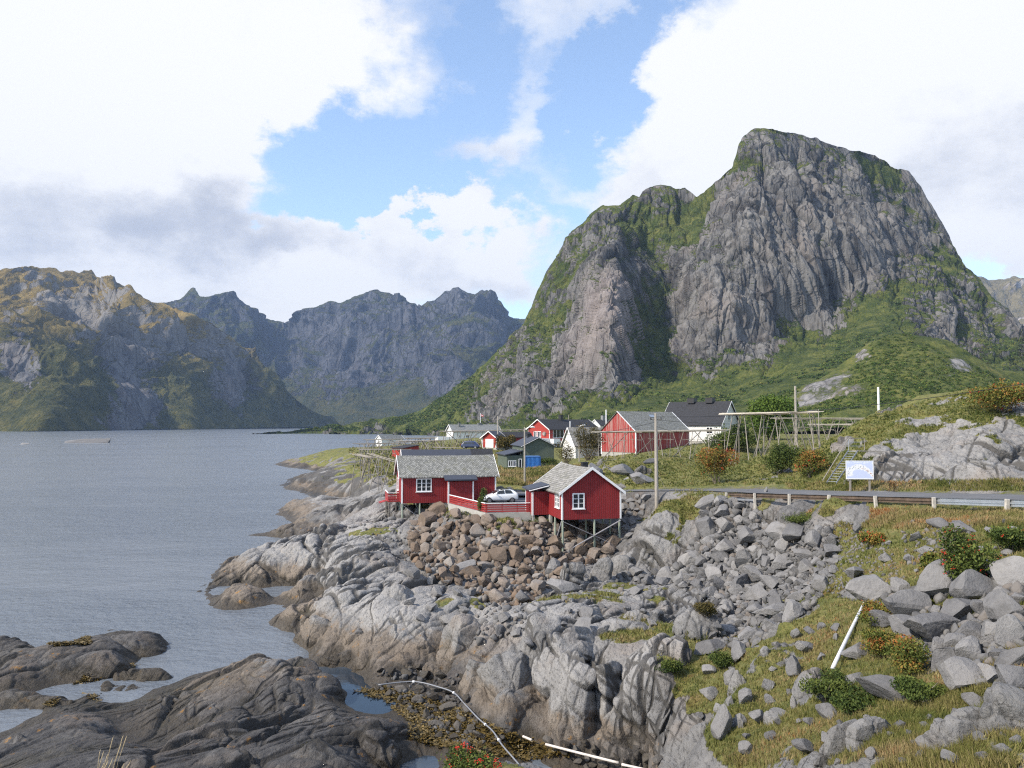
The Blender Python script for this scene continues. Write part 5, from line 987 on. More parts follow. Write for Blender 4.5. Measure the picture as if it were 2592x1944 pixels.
shrub('rowan_bush', gp(2592,1075) if False else Vector((48,74,gz(48,74))), 7, 3.2, LO, 7000, 'rusty orange thicket on top of the outcrop at the right edge', 'rowan', seed=8, leaf=.12, berries=30)
shrub('birch_tree', Vector((12.2,122,gz(12.2,122))), 4.6, 5.2, LB, 4500, 'thin brownish tree in front of the white slate-roofed house', 'tree', seed=9, leaf=.12, lobes=8, stems=12)
shrub('birch_tree', Vector((9.0,128,gz(9,128))), 3.6, 4.0, LB, 1300, 'sparse grey bush left of the brownish tree', 'tree', seed=19, leaf=.12, lobes=7, stems=12)
shrub('willow_bush', Vector((-1.6,185,gz(-1.6,185))), 5, 4.2, LB, 3000, 'dark bush beside the small red garage', 'bush', seed=10, leaf=.22)
shrub('willow_bush', gy(1385,135), 3.5, 1.8, LG, 1800, 'low green bush right of the blue container', 'bush', seed=11, leaf=.12)
shrub('rowan_sapling', gp(1222,1305,.1), 1.0, 2.5, LG, 1500, 'slim green sapling at the corner of the red fence', 'sapling', seed=12, leaf=.08, lobes=5, berries=0)
shrub('rowan_bush', gp(2440,1500), 1.5, 2.1, LG, 4000, 'green rowan with red berries above the heap of boulders', 'rowan', berries=55, seed=13, leaf=.07, berry=.022)
shrub('rowan_bush', gp(2560,1395), 1.9, .9, LG, 3500, 'low bushy green rowan at the right edge below the road', 'rowan', berries=8, seed=14, leaf=.07, berry=.022)
shrub('rowan_bush', gp(2210,1385), 1.3, .8, LO, 1800, 'small yellow-green rowan in the slope under the guardrail', 'rowan', berries=30, seed=15, leaf=.07, berry=.022)
shrub('rowan_bush', gp(2370,1470), 1.1, 1.2, LO, 2600, 'low rusty orange shrub left of the berry rowan', 'rowan', seed=17, leaf=.07)
for k, (u, v, w, h, mt, lb) in enumerate(((2240,1660,1.3,.8,LO,'rusty willowherb patch right of the white pole'),(2215,1580,1.2,.9,LO,'orange herbs around the upper end of the white pole'),(2170,1800,1.5,.55,LG,'tall green herbs under the long low boulder'),(2300,1700,1.7,1.0,LO,'reddish herbs between the pole and the boulder heap'),(2100,1775,1.3,.8,LG,'green herbs left of the long low boulder'),(2330,1770,1.2,.5,LG,'leafy green herbs right of the long low boulder'),(1830,1690,1.4,.7,LG,'dark green herbs beside the upright rock'),(1700,1700,1.2,.6,LG,'green herbs on the ledge above the shore'),(1790,1560,1.2,.8,LB,'brown heather at the foot of the rubble slope'),(2280,1560,1.0,.6,LG,'green fern between the heap boulders'),(2030,1330,2.6,.8,LG,'dark green herbs below the guardrail'))):
    shrub('willowherb', gp(u, v, -.05), w, h, mt, 3600, lb, 'herbs', seed=30+k, leaf=.045, lobes=7, stems=5)
shrub('rowan_bush', Vector((-.92,15.4,gz(-.92,15.4)-.05)), 1.15, .62, LG, 2600, 'green rowan with bright red berries at the bottom edge', 'rowan', berries=70, seed=41, leaf=.035, lobes=8, berry=.014)
def dry_stalks():
    m = MB(); r = random.Random(3)
    for k in range(14):
        b = at(250+r.uniform(-25, 40), 1965, 15.0) + Vector((0, r.uniform(-.3, .3), -.3)); t_ = b + Vector((r.uniform(.02, .3), 0, r.uniform(.3, .95))); m.tube([b, (b+t_)/2+Vector((-.03, 0, .02)), t_], [.004, .003, .009], 4); m.tube([t_, t_+Vector((.02, 0, .07))], [.010, .003], 4)
    tag(m.build('dry_grass_stalks', plain('straw', (.42,.33,.2))), 'dry straw-coloured seed stalks at the bottom left edge', 'grass')
dry_stalks()
# ------------------------------------------------------------------ HOUSES
def side_fn(side, L, W):
    """(s along, z, out) -> local xyz on one wall"""
    return {'y-': lambda s, z, o: (s, -W/2-o, z), 'y+': lambda s, z, o: (-s, W/2+o, z), 'x-': lambda s, z, o: (-L/2-o, -s, z), 'x+': lambda s, z, o: (L/2+o, s, z)}[side]
def fbox(mb, f, s0, s1, z0, z1, o0, o1):
    P = [f(s, z, o) for o in (o0, o1) for s, z in ((s0, z0), (s1, z0), (s1, z1), (s0, z1))]
    mb.add(P, [(0,3,2,1),(4,5,6,7),(0,1,5,4),(1,2,6,5),(2,3,7,6),(3,0,4,7)])
def window(root, f, s, z, w, h, cols=2, rows=3, fw=.11, mat=None, gl=None, sill=True):
    """s, z: centre of the sill; window frame as a part, its pane and sill as sub-parts"""
    m = MB(); a, b = s-w/2, s+w/2
    fbox(m, f, a, b, z, z+fw, .002, .06); fbox(m, f, a, b, z+h-fw, z+h, .002, .06); fbox(m, f, a, a+fw, z+fw, z+h-fw, .002, .06); fbox(m, f, b-fw, b, z+fw, z+h-fw, .002, .06)
    iw = (w-2*fw)/cols
    for c in range(1, cols): x = a+fw+iw*c; fbox(m, f, x-.055, x+.055, z+fw, z+h-fw, .002, .05)
    for r in range(1, rows):
        y = z+fw+(h-2*fw)*r/rows
        for c in range(cols): fbox(m, f, a+fw+iw*c+(.055 if c else 0), a+fw+iw*(c+1)-(.055 if c < cols-1 else 0), y-.022, y+.022, .002, .04)
    fr = m.build('window', mat or M['white'], root)
    p = MB(); fbox(p, f, a+fw*.5, b-fw*.5, z+fw*.5, z+h-fw*.5, .001, .012); p.build('pane', gl or M['glass'], fr)
    if sill: q = MB(); fbox(q, f, a-.06, b+.06, z-.05, z-.002, .002, .12); q.build('sill', mat or M['white'], fr)
    return fr
def house(name, label, corner, which, rz, L, W, wh, rh, wallm, roofm, cat='house', windows=(), trim=True, oe=.3, og=.28, chim=(), found=0, thick=.11, roofname='roof', group=None, wall_drop=0, sag=0, gut=False):
    """corner: world position of the wall corner 'which' = (+-1, +-1); x runs along the ridge"""
    c = math.cos(rz); s = math.sin(rz); ox, oy = which[0]*L/2, which[1]*W/2
    cx = corner[0] - (ox*c - oy*s); cy = corner[1] - (ox*s + oy*c)
    root = empty(name, (cx, cy, corner[2]), rz, label=label, cat=cat, group=group)
    MB().prism([(-W/2, -wall_drop), (W/2, -wall_drop), (W/2, wh), (0, wh+rh), (-W/2, wh)], 'x', -L/2, L/2).build('wall', wallm, root)
    sl = rh/(W/2); nseg = 12 if sag else 1; m = MB(); e0 = .035
    for sy in (-1, 1):
        for k in range(nseg):
            xa = -L/2-og + (L+2*og)*k/nseg; xb = -L/2-og + (L+2*og)*(k+1)/nseg
            def zz(y, x): return wh+rh - sl*abs(y) + e0 - sag*math.sin(math.pi*(x+L/2+og)/(L+2*og))*(1-abs(y)/(W/2+oe)*.5)
            ye = sy*(W/2+oe); q = []
            for x in (xa, xb): q += [(x, 0, zz(0, x)), (x, ye, zz(ye, x)), (x, ye, zz(ye, x)+thick), (x, 0, zz(0, x)+thick)]
            fs = [(1, 5, 6, 2), (2, 6, 7, 3), (0, 4, 5, 1)]
            if k == 0: fs.append((0, 1, 2, 3))
            if k == nseg-1: fs.append((4, 7, 6, 5))
            m.add(q, fs)
    roof = m.build(roofname, roofm, root)
    if trim:
        for sx in (-1, 1):
            b = MB(); x0 = sx*(L/2+og); x1 = x0+sx*.05
            for sy in (-1, 1):
                ye = sy*(W/2+oe+.03); ze = wh+rh-sl*(W/2+oe+.03)+e0
                b.add([(x0, 0, wh+rh+e0-.10), (x0, ye, ze-.10), (x0, ye, ze+thick+.05), (x0, 0, wh+rh+e0+thick+.05), (x1, 0, wh+rh+e0-.10), (x1, ye, ze-.10), (x1, ye, ze+thick+.05), (x1, 0, wh+rh+e0+thick+.05)],
                      [(0,1,2,3),(7,6,5,4),(0,4,5,1),(1,5,6,2),(2,6,7,3)])
            b.build('bargeboard', M['white'], root)
        for sx in (-1, 1):
            for sy in (-1, 1):
                b = MB(); x0, x1 = sorted((sx*(L/2-.12), sx*(L/2+.03))); y0, y1 = sorted((sy*(W/2-.12), sy*(W/2+.03))); b.box(x0, x1, y0, y1, -wall_drop-.02, wh-.03); b.build('corner_board', M['white'], root)
    for w in windows:
        window(root, side_fn(w[0], L, W), *w[1:6+1] if len(w) <= 7 else w[1:7], **(w[7] if len(w) > 7 else {}))
    for x, y, w, h, cm in chim:
        zb = wh+rh-sl*abs(y)-.2; ch = MB().box(x-w/2, x+w/2, y-w/2, y+w/2, zb, wh+rh+h).build('chimney', cm, roof)
        MB().box(x-w/2-.05, x+w/2+.05, y-w/2-.05, y+w/2+.05, wh+rh+h+.002, wh+rh+h+.08).build('chimney_cap', M['black'], roof)
    if found: MB().box(-L/2+.05, L/2-.05, -W/2+.05, W/2-.05, -found-wall_drop, -.03-wall_drop).build('foundation', M['conc'], root)
    return root
def local_ground(root, x, y):
    c, s = math.cos(root.rotation_euler.z), math.sin(root.rotation_euler.z); X = root.location.x + x*c - y*s; Y = root.location.y + x*s + y*c
    return gz(X, Y) - root.location.z
def stilt(root, x, y, top=-.02, r=.10, mat=None, extra=.3):
    g = local_ground(root, x, y); MB().tube([(x, y, min(g, -.4)-extra), (x, y, top)], r, 8).build('stilt', mat or M['post'], root); return g
# ---- right red cabin
A2 = R(12.4); L2, W2 = 9.4, 5.64
cab = house('red_cabin', 'red gabled cabin with grey slate roof and black chimney, standing on crossed stilts', (4.48, 69.0, 6.4), (-1, 1), A2+R(90), L2, W2, 2.5, 2.05, M['red'], M['slate2'], 'cabin', sag=.10,
            windows=[('x-', -1.25, .95, 1.15, 1.42, 2, 3), ('y+', 3.35, .95, 1.5, 1.42, 3, 3)], oe=.32, og=.3, chim=[(-1.0, -.55, .55, .35, M['black'])])
for x in (-L2/2+.12, -L2/2+2.6):
    for y in (-W2/2+.12, -.3, W2/2-.12): stilt(cab, x, y)
stilt(cab, 0, -W2/2+.12)
yl, yr = W2/2-.12, -W2/2+.12; xf = -L2/2+.02
for a, b in (((xf-.13, yl, -.15), (xf-.13, yr, -2.6)), ((xf-.20, yr, -.15), (xf-.20, yl, -2.9))): MB().bar(a, b, .05, .22, up=(1, 0, 0)).build('cross_brace', M['beam'], cab)
MB().bar((-L2/2+2.6, W2/2-.2, -2.2), (-L2/2+1.0, W2/2-.3, -.2), .08, .1).build('cross_brace', M['beam'], cab)
MB().box(-.6, 1.0, W2/2-.25, W2/2-.05, -1.6, -.03).build('foundation', M['conc'], cab)
def lean_porch(root, x0, x1, y0, y1, wh, roof_hi, roof_lo, slope_axis, wallm, side, beyond=.3):
    """small porch against the wall; y grows away from the wall (local y+)"""
    p = MB().box(x0, x1, y0, y1, -.05, wh).build('porch', wallm, root)
    q = MB(); a, b = x0-beyond, x1+beyond; yo = y1+beyond*side if side > 0 else y0-beyond
    yi = y0 if side > 0 else y1
    q.add([(a, yi, roof_hi), (b, yi, roof_hi), (b, yo, roof_lo), (a, yo, roof_lo), (a, yi, roof_hi+.14), (b, yi, roof_hi+.14), (b, yo, roof_lo+.14), (a, yo, roof_lo+.14)], [(0,3,2,1),(4,5,6,7),(0,1,5,4),(1,2,6,5),(2,3,7,6),(3,0,4,7)])
    q.build('porch_roof', M['felt'], p)
    for x in (x0, x1):
        yy = y1 if side > 0 else y0; s = 1 if side > 0 else -1
        cb = MB(); xx = sorted((x-.12*(1 if x == x1 else -1)*1, x+(.03 if x == x1 else -.03))); y_ = sorted((yy-s*.12, yy+s*.03)); cb.box(xx[0], xx[1], y_[0], y_[1], -.1, wh-.02); cb.build('corner_board', M['white'], p)
    return p
pp = lean_porch(cab, -.1, 2.5, W2/2+.002, W2/2+1.6, 2.15, 2.72, 2.28, 'y', M['red'], 1, .32)
MB().bar((-.48, W2/2+.05, 2.72), (-.48, W2/2+1.95, 2.28), .05, .26, up=(1,0,0)).build('bargeboard', M['white'], pp)
MB().box(.9, 1.7, W2/2+1.605, W2/2+1.64, .0, 1.95).build('door', plain('dark_red_door', (.12,.01,.012)), pp)
for y in (W2/2+1.45,): 
    g = local_ground(cab, 0, y); MB().box(-.05, .12, y-.1, y+.08, min(g, -.3)-.2, -.055).build('foundation', M['conc'], pp)
# ---- left red cabin
A1 = R(14); L1, W1 = 10.5, 5.5
cb1 = house('red_cabin', 'long red cabin with diamond slate roof, porch and sea-side balcony, left of the white car', (-12.0, 83.2, 6.4), (-1, -1), A1, L1, W1, 2.9, 2.05, M['red'], M['slate'], 'cabin', sag=.06,
            windows=[('y-', -L1/2+2.42, 1.22, 1.7, 1.45, 3, 3), ('x-', -.9, 1.15, 1.1, 1.4, 2, 3)], oe=.25, og=.3)
p1 = lean_porch(cb1, -L1/2+4.94, -L1/2+7.76, -W1/2-1.0, -W1/2-.002, 2.35, 2.86, 2.46, 'y', M['red'], -1, .38)
for x in (-L1/2+.1, -L1/2+2.0, -L1/2+3.6):
    for y in (-W1/2+.1, .2, W1/2-.1): stilt(cb1, x, y)
MB().bar((-L1/2+.2, -W1/2+.1, -.25), (-L1/2+2.1, -W1/2+.12, -1.7), .05, .2, up=(0,1,0)).build('cross_brace', M['beam'], cb1)
for a, b in (((-L1/2+.1, -W1/2+.2, -1.9), (-L1/2+.15, .2, -.2)), ((-L1/2+.1, .2, -1.8), (-L1/2+.15, W1/2-.2, -.2)), ((-L1/2+2, .2, -.2), (-L1/2+2, -W1/2+.2, -1.6))): MB().bar(a, b, .06, .12).build('cross_brace', M['beam'], cb1)
MB().box(-L1/2+3.4, L1/2-.1, -W1/2+.06, W1/2-.06, -.9, -.03).build('foundation', M['conc'], cb1)
def balcony(root):
    x0, x1, y0, y1 = -L1/2-1.25, -L1/2-.035, -.2, W1/2+1.2
    b = MB().box(x0, x1, y0, y1, -.08, .06).build('balcony', M['redlow'], root)
    for k, z in enumerate((.18, .42, .66)): MB().box(x0, x0+.03, y0+.032, y1-.032, z, z+.16).box(x0+.031, x1-.01, y0, y0+.03, z, z+.16).build('railing_board', M['redlow'], b)
    MB().box(x0-.03, x0+.07, y0+.08, y1, .92, .98).box(x0-.03, x1-.01, y0-.03, y0+.07, .921, .981).build('handrail', M['white'], b)
    for x, y in ((x0+.1, y0+.1), (x0+.1, y1-.1), (x0+.1, 2.2), (x1-.3, y0+.15)):
        g = local_ground(root, x, y); MB().tube([(x, y, min(g, -1)-.3), (x, y, -.085)], .07, 7).build('stilt', M['greyd'], b)
    MB().add([(x0-.9, y0+.6, -.25), (x0, y0+.6, .0), (x0, y0+2.2, .0), (x0-.9, y0+2.2, -.25), (x0-.9, y0+.6, -.2), (x0, y0+.6, .05), (x0, y0+2.2, .05), (x0-.9, y0+2.2, -.2)], [(0,3,2,1),(4,5,6,7),(0,1,5,4),(1,2,6,5),(2,3,7,6),(3,0,4,7)]).build('step', M['redlow'], b)
balcony(cb1)
# ---- cabin with a dark roof right behind it
cb2 = house('red_cabin', 'red cabin whose low black roof shows above the ridge of the long slate-roofed cabin', (-12.9, 92.2, 6.45), (-1, -1), R(13), 10.9, 5.6, 3.1, 2.15, M['red'], M['felt'], 'cabin')
MB().add([(3.0, -.02, 5.44), (5.8, -.02, 5.44), (5.8, -3.3, 2.93), (3.0, -3.3, 2.93)], [(0,1,2,3)]).build('roof_patch', M['dark'], cb2)
# ---- green house with annex
gr = house('green_house', 'dark green house with dark roof behind the blue container', (1.96, 139.5, 8.0), (-1, 1), R(102), 9, 5.9, 3.1, 1.45, M['green'], M['felt'], 'house', oe=.35, og=.35, trim=False, wall_drop=.6,
           windows=[('y+', 2.9, .9, .9, 1.35, 2, 2), ('y+', .3, .9, .9, 1.35, 2, 2), ('y+', 2.9, -.55, .9, .6, 2, 1)], chim=[(2.0, .2, .8, .6, M['black'])], found=1)
for sy in (-1, 1): MB().bar((-4.87, 0, 4.55), (-4.87, sy*3.32, 2.92), .05, .24, up=(1,0,0)).build('bargeboard', M['white'], gr)
MB().box(-4.4, 4.4, 2.96, 5.9, -1.8, 1.3).build('annex', M['green'], gr)
an = gr.children[-1]
MB().add([(-4.7, 2.97, 2.1), (4.6, 2.97, 2.1), (4.6, 6.3, 1.35), (-4.7, 6.3, 1.35), (-4.7, 2.97, 2.25), (4.6, 2.97, 2.25), (4.6, 6.3, 1.5), (-4.7, 6.3, 1.5)], [(0,3,2,1),(4,5,6,7),(0,1,5,4),(1,2,6,5),(2,3,7,6),(3,0,4,7)]).build('annex_roof', M['felt'], an)
window(gr, lambda s, z, o: (-4.4-o, -s+4.9, z), 0, -.7, 1.5, 1.1, 4, 1)
window(gr, lambda s, z, o: (-4.4-o, -s+3.4, z), 0, -1.2, .6, 1.9, 1, 1)
# ---- blue container
def container():
    x0 = at(1330, 1170, 135).x; g = gz(x0+1.2, 134.5); r = empty('shipping_container', (x0+1.25, 135.8, g-.05), R(4), label='small blue corrugated steel container in front of the green house', cat='container')
    V = []; m = MB(); W, D, Hh = 2.5, 2.9, 2.3; n = 44
    pr = [( -W/2+W*k/n, -D/2 - (.0 if (k//2) % 2 else .05)) for k in range(n+1)]
    poly = pr + [(W/2, D/2), (-W/2, D/2)]; m.prism(poly, 'z', .1, Hh-.06); m.build('wall', M['blue'], r)
    f = MB()
    for x in (-W/2, W/2): f.box(x-.06, x+.06, -D/2-.08, -D/2+.05, 0, Hh)
    f.box(-W/2+.06, W/2-.06, -D/2-.08, -D/2+.05, 0, .1); f.box(-W/2+.06, W/2-.06, -D/2-.08, -D/2+.05, Hh-.1, Hh); f.build('frame', plain('blue_frame', (.012,.08,.30)), r)
    MB().box(-W/2, W/2, -D/2+.052, D/2, Hh-.058, Hh+.02).build('roof', plain('light_blue_roof', (.10,.22,.45)), r)
container()
# ---- two-storey red house
rh = house('red_house', 'large red house with black roof, satellite dish and white balcony in the village middle', (at(1391,1100,215).x, 215, 8.4), (-1, -1), R(40), 20, 9.2, 5.2, 2.7, M['redplain'], M['dark'], 'house', oe=.4, og=.5,
           windows=[('x-', .3, 2.9, 1.5, 1.7, 2, 1), ('x-', -1.4, 2.9, 1.3, 1.7, 2, 1), ('y-', -6.6, 2.7, 4.2, 2.4, 3, 1), ('y-', -6.3, -.2, 4.0, 1.9, 4, 1), ('y-', -9.2, -.2, 1.0, 1.9, 1, 1)], chim=[(-1.5, -.3, 1.0, 1.4, M['black'])], found=1)
MB().box(-13.2, -10.05, -4.8, 4.5, 1.2, 2.6).build('balcony', M['white'], rh); MB().box(-10.04, -7.5, -6.4, -4.64, 1.2, 2.5).build('balcony', M['white'], rh)
MB().box(-11.5, -4, -6.6, -5.4, -1.4, -.3).build('terrace_railing', M['whiteb'], rh)
MB().tube([(-10.1, -2.6, 3.9), (-10.45, -2.6, 3.95)], [.62, .5], 14).build('satellite_dish', plain('grey_dish', (.25,.22,.2)), rh)
# ---- white house with slate roof
wh_ = house('white_house', 'small white house with steep slate roof left of the weathered red barn', (at(1457,1150,160).x, 160, 7.2), (-1, -1), R(22), 9, 6.2, 3.4, 3.6, M['whiteb'], M['slate2'], 'house', oe=.35, og=.4, found=1.5,
           windows=[('y-', 1.6, .9, 1.5, 2.0, 2, 3)])
MB().box(-4.9, 4.9, -3.62, -3.5, 3.05, 3.2).build('gutter', M['black'], wh_)
# ---- red barn
bn = house('red_barn', 'weathered red barn with large grey slate roof behind the fish rack', (at(1610,1120,150).x, 150, 9.4), (-1, -1), R(40), 17, 9.4, 4.2, 3.9, M['oldred'], M['slate'], 'barn', oe=.3, og=.25, found=2, trim=False, wall_drop=.0)
MB().bar((-8.8, 0, 8.22), (-8.8, -5.0, 4.08), .06, .26, up=(1,0,0)).build('bargeboard', M['white'], bn); MB().bar((8.8, 0, 8.22), (8.8, -5.0, 4.08), .06, .26, up=(1,0,0)).build('bargeboard', M['white'], bn)
MB().box(-8.53, -8.35, -4.73, -4.5, -.5, 4.0).build('corner_board', M['white'], bn); MB().box(-8.53, -8.35, 4.5, 4.73, -.5, 4.0).build('corner_board', M['white'], bn); MB().box(8.35, 8.53, -4.73, -4.5, -.5, 4.0).build('corner_board', M['white'], bn)
MB().tube([(-8.2, 3.5, 4.5), (-8.2, 3.5, 8.6)], .12, 8).build('vent_pipe', M['white'], bn)
MB().add([(-.2, -.9, 7.6), (1.4, -.9, 7.6), (1.4, -1.5, 7.1), (-.2, -1.5, 7.1)], [(0,1,2,3)]).build('skylight', M['steel'], bn)
# ---- big white house
bw = house('white_house', 'big white house with tall black roof and two black chimneys at the mountain foot', (at(1825,1100,165).x, 165, 11.3), (1, -1), R(-40), 14.5, 9.6, 3.7, 5.0, M['whiteb'], M['dark'], 'house', oe=.35, og=.4, found=2.5,
           windows=[('y-', -5.2, 1.6, .7, 1.5, 1, 2), ('y-', -1.3, 1.4, 1.5, 1.7, 2, 3), ('y-', 4.6, 1.6, 1.5, 1.5, 2, 3), ('x+', -.5, 4.6, 1.3, 1.7, 2, 1)], chim=[(-1.9, 0, 1.7, .9, M['black']), (2.6, 0, 1.7, .9, M['black'])])
# ---- far buildings
fw = house('white_house', 'long low white house with grey roof beside the sea, furthest left of the village houses', (at(1147,1100,300).x, 300, 8.6), (-1, -1), R(22), 20, 9, 3.6, 2.6, M['whiteb'], M['greyroof'], 'house', oe=.5, og=.5, found=2,
           windows=[('y-', -4, 1, 1.4, 1.3, 2, 1), ('y-', 4, 1, 1.4, 1.3, 2, 1)], chim=[(2.5, 0, 1.2, .7, M['greyroof']), (-6.5, -1.5, .8, .9, M['greyroof'])])
MB().box(-16, -10.1, -4, 0, 0, 1.4).build('terrace_railing', M['white'], fw)
ga = house('red_garage', 'small red garage with white door beside the dark van', (at(1257,1120,195).x, 195, 9.0), (-1, -1), R(50), 3.2, 4.8, 2.6, 1.5, M['redplain'], M['felt'], 'garage', oe=.5, og=.5, found=1)
MB().box(-1.68, -1.605, -1.35, 1.35, 0, 2.2).build('garage_door', M['white'], ga)
for sy in (-1, 1): MB().bar((-1.75, sy*2.75, 2.35), (-1.75, sy*2.1, -.2), .12, .12).build('brace', M['white'], ga)
gb = house('red_house', 'low dark red wing with black roof behind the small garage', (at(1275,1120,201).x, 201, 9.0), (-1, -1), R(20), 8.0, 4.6, 2.6, 1.3, M['red'], M['dark'], 'house', found=1, windows=[('y-', 1.8, .8, 1.1, 1.3, 2, 1), ('y-', -1.4, 1.2, .7, .7, 1, 1)], trim=False)
def flat_shed():
    c = Vector((at(1023,1150,205).x, 205, 5.9)); r = empty('red_shed', (c.x, c.y+2.3, c.z), R(42), label='red flat-roofed shed among the fish racks near the shore', cat='shed')
    MB().add([(-2.6,-2.6,-.8),(2.6,-2.6,-.8),(2.6,2.6,-.8),(-2.6,2.6,-.8),(-2.6,-2.6,2.6),(2.6,-2.6,3.3),(2.6,2.6,3.3),(-2.6,2.6,2.6)], [(0,3,2,1),(4,5,6,7),(0,1,5,4),(1,2,6,5),(2,3,7,6),(3,0,4,7)]).build('wall', M['redplain'], r)
    MB().add([(-3,-3,2.63),(3,-3,3.4),(3,3,3.4),(-3,3,2.63),(-3,-3,2.78),(3,-3,3.55),(3,3,3.55),(-3,3,2.78)], [(0,3,2,1),(4,5,6,7),(0,1,5,4),(1,2,6,5),(2,3,7,6),(3,0,4,7)]).build('roof', M['dark'], r)
    MB().box(-2.66, -2.5, -2.66, -2.5, -.7, 2.55).build('corner_board', M['white'], r)
flat_shed()
hu = house('white_boathouse', 'tiny white boathouse with grey roof at the far left shore', (at(966,1120,320).x, 320, 5.4), (-1, -1), R(46), 11.5, 4.0, 3.4, 1.5, M['whiteb'], M['greyroof'], 'boathouse', found=2.5)
hd = house('grey_roofed_house', 'white house whose roof and grey chimney peek out between the red house and the barn', (at(1520,1090,262).x, 262, 10.5), (-1, -1), R(25), 8, 7, 4, 2.0, M['whiteb'], M['dark'], 'house', chim=[(-.6, 0, 1.4, 1.6, M['greyroof'])], found=2)
# ------------------------------------------------------------------ FENCE AND RETAINING WALL
def yard_fence():
    pts = [Vector((-6.75, 82.3, 0)), Vector((-2.5, 73.4, 0)), Vector((2.05, 74.0, 0))]
    w = MB()
    out = []
    for a, b in zip(pts[:-1], pts[1:]):
        d = (b-a).normalized(); n = Vector((d.y, -d.x, 0)); out.append((a, b, d, n))
    def strip(off0, off1):
        (a, b, d, n), (b2, c, d2, n2) = out; m = (n+n2).normalized(); k = 1/max(.3, m.dot(n)); lo = [a+n*off0, b+m*off0*k, c+n2*off0]; hi = [a+n*off1, b+m*off1*k, c+n2*off1]; return lo, hi
    lo, hi = strip(-.12, .14); P = [(p.x, p.y) for p in hi] + [(p.x, p.y) for p in reversed(lo)]
    w.prism(P, 'z', 4.9, YARDZ+.12); tag(w.build('retaining_wall', M['conc']), 'low concrete retaining wall under the red fence, between the two cabins', 'wall')
    root = empty('red_fence', (0, 0, 0), label='low red plank fence with white top rail on the yard wall, between the cabins', cat='fence')
    for i, (a, b, d, n) in enumerate(out):
        L = (b-a).length; e0, e1 = (.05, .06) if i == 0 else (.06, .05)
        for k in range(4):
            z = YARDZ+.17+k*.205; MB().bar(a+d*e0+Vector((0,0,z+.085)), b-d*e1+Vector((0,0,z+.085)), .03, .135).build('plank', M['redlow'], root)
        MB().bar(a+d*e0+Vector((0,0,YARDZ+1.03)), b-d*e1+Vector((0,0,YARDZ+1.03)), .14, .06).build('top_rail', M['white'], root)
        nn = int(L/1.5)
        for k in range(nn+1):
            p = a + d*(e0+.05+(L-e0-e1-.1)*k/nn) - n*.07; MB().box(p.x-.04, p.x+.04, p.y-.04, p.y+.04, YARDZ+.121, YARDZ+.98).build('fence_post', M['redlow'], root)
yard_fence()
# ------------------------------------------------------------------ ROAD, YARD
def asphalt():
    t = NT('asphalt'); p = t.pos(); n = t.noise(p, .6, 6, .6); n2 = t.noise(p, 18, 5, .7)
    c = t.ramp(t.math('ADD', t.math('MULTIPLY', n, .7), t.math('MULTIPLY', n2, .3)), [(.3, (.085,.086,.09)), (.7, (.15,.15,.155))]); pat = t.mr(t.noise(p, .25, 5, .7), .56, .62); c = t.mix(t.math('MULTIPLY', pat, .3), c, (.20,.19,.18))
    t.set(color=c, rough=.85, normal=t.bump(n2, .01)); V = []; F_ = []
    Rd = smooth_line(ROAD, 14); n = len(Rd); nw = 7
    for i, (x, y, z, w) in enumerate(Rd):
        d = Rd[min(i+1, n-1)][:2]-Rd[max(i-1, 0)][:2]; d /= np.linalg.norm(d); nn = np.array([d[1], -d[0]])
        ww = w/2 + .12*math.sin(i*.9)+.1*math.sin(i*2.3)
        for k in range(nw+1):
            s = -1+2*k/nw; V.append((x+nn[0]*s*ww, y+nn[1]*s*ww, z+.03*(1-s*s)+.004))
    for i in range(n-1):
        for k in range(nw): a = i*(nw+1)+k; F_.append((a, a+1, a+nw+2, a+nw+1))
    o = mesh_np('road', V, F_, t.m, smooth=True); o['kind'] = 'structure'
    m = MB(); n = len(YARD); m.v = [(x, y, YARDZ-.012) for x, y in YARD]; m.f = [tuple(range(n))]; o = m.build('yard_pavement', t.m); o['kind'] = 'structure'
asphalt()
# ------------------------------------------------------------------ CARS
def car(name, label, cat, loc, rz, S, paint, wheel_x, wr, trim_l=(), group=None, glassm=None, plate=None):
    """S: stations (x, zb, z_belt, hw_belt, z_roof, hw_roof) from nose to tail; ring = sill, belt, roof"""
    r = empty(name, loc, rz, label=label, cat=cat); n = len(S); V = []; F_ = []
    def ring(st, e=0):
        x, zb, zt, hb, zr, hr = st
        right = [(x, hb*.86, zb), (x, hb*1.0, zb+.16), (x, hb*1.02, (zb+zt)/2+.05), (x, hb*.97, zt), (x, hr*1.0, zr-.07 if zr > zt+.1 else zr), (x, hr*.72, zr+(.02 if zr > zt+.1 else .02)), (x, 0, zr+.035)]
        return right + [(x, -y, z) for x, y, z in reversed(right[:-1])]
    for st in S: V += ring(st)
    k = len(ring(S[0]))
    for i in range(n-1):
        for j in range(k): a = i*k+j; b = i*k+(j+1) % k; F_.append((a, b, b+k, a+k))
    F_.append(tuple(range(k))); F_.append(tuple(reversed(range((n-1)*k, n*k))))
    b = MB(); b.v = V; b.f = F_; body = b.build('body', paint, r, smooth=True)
    sub = body.modifiers.new('s', 'SUBSURF'); sub.levels = 2; sub.render_levels = 2
    return r, body
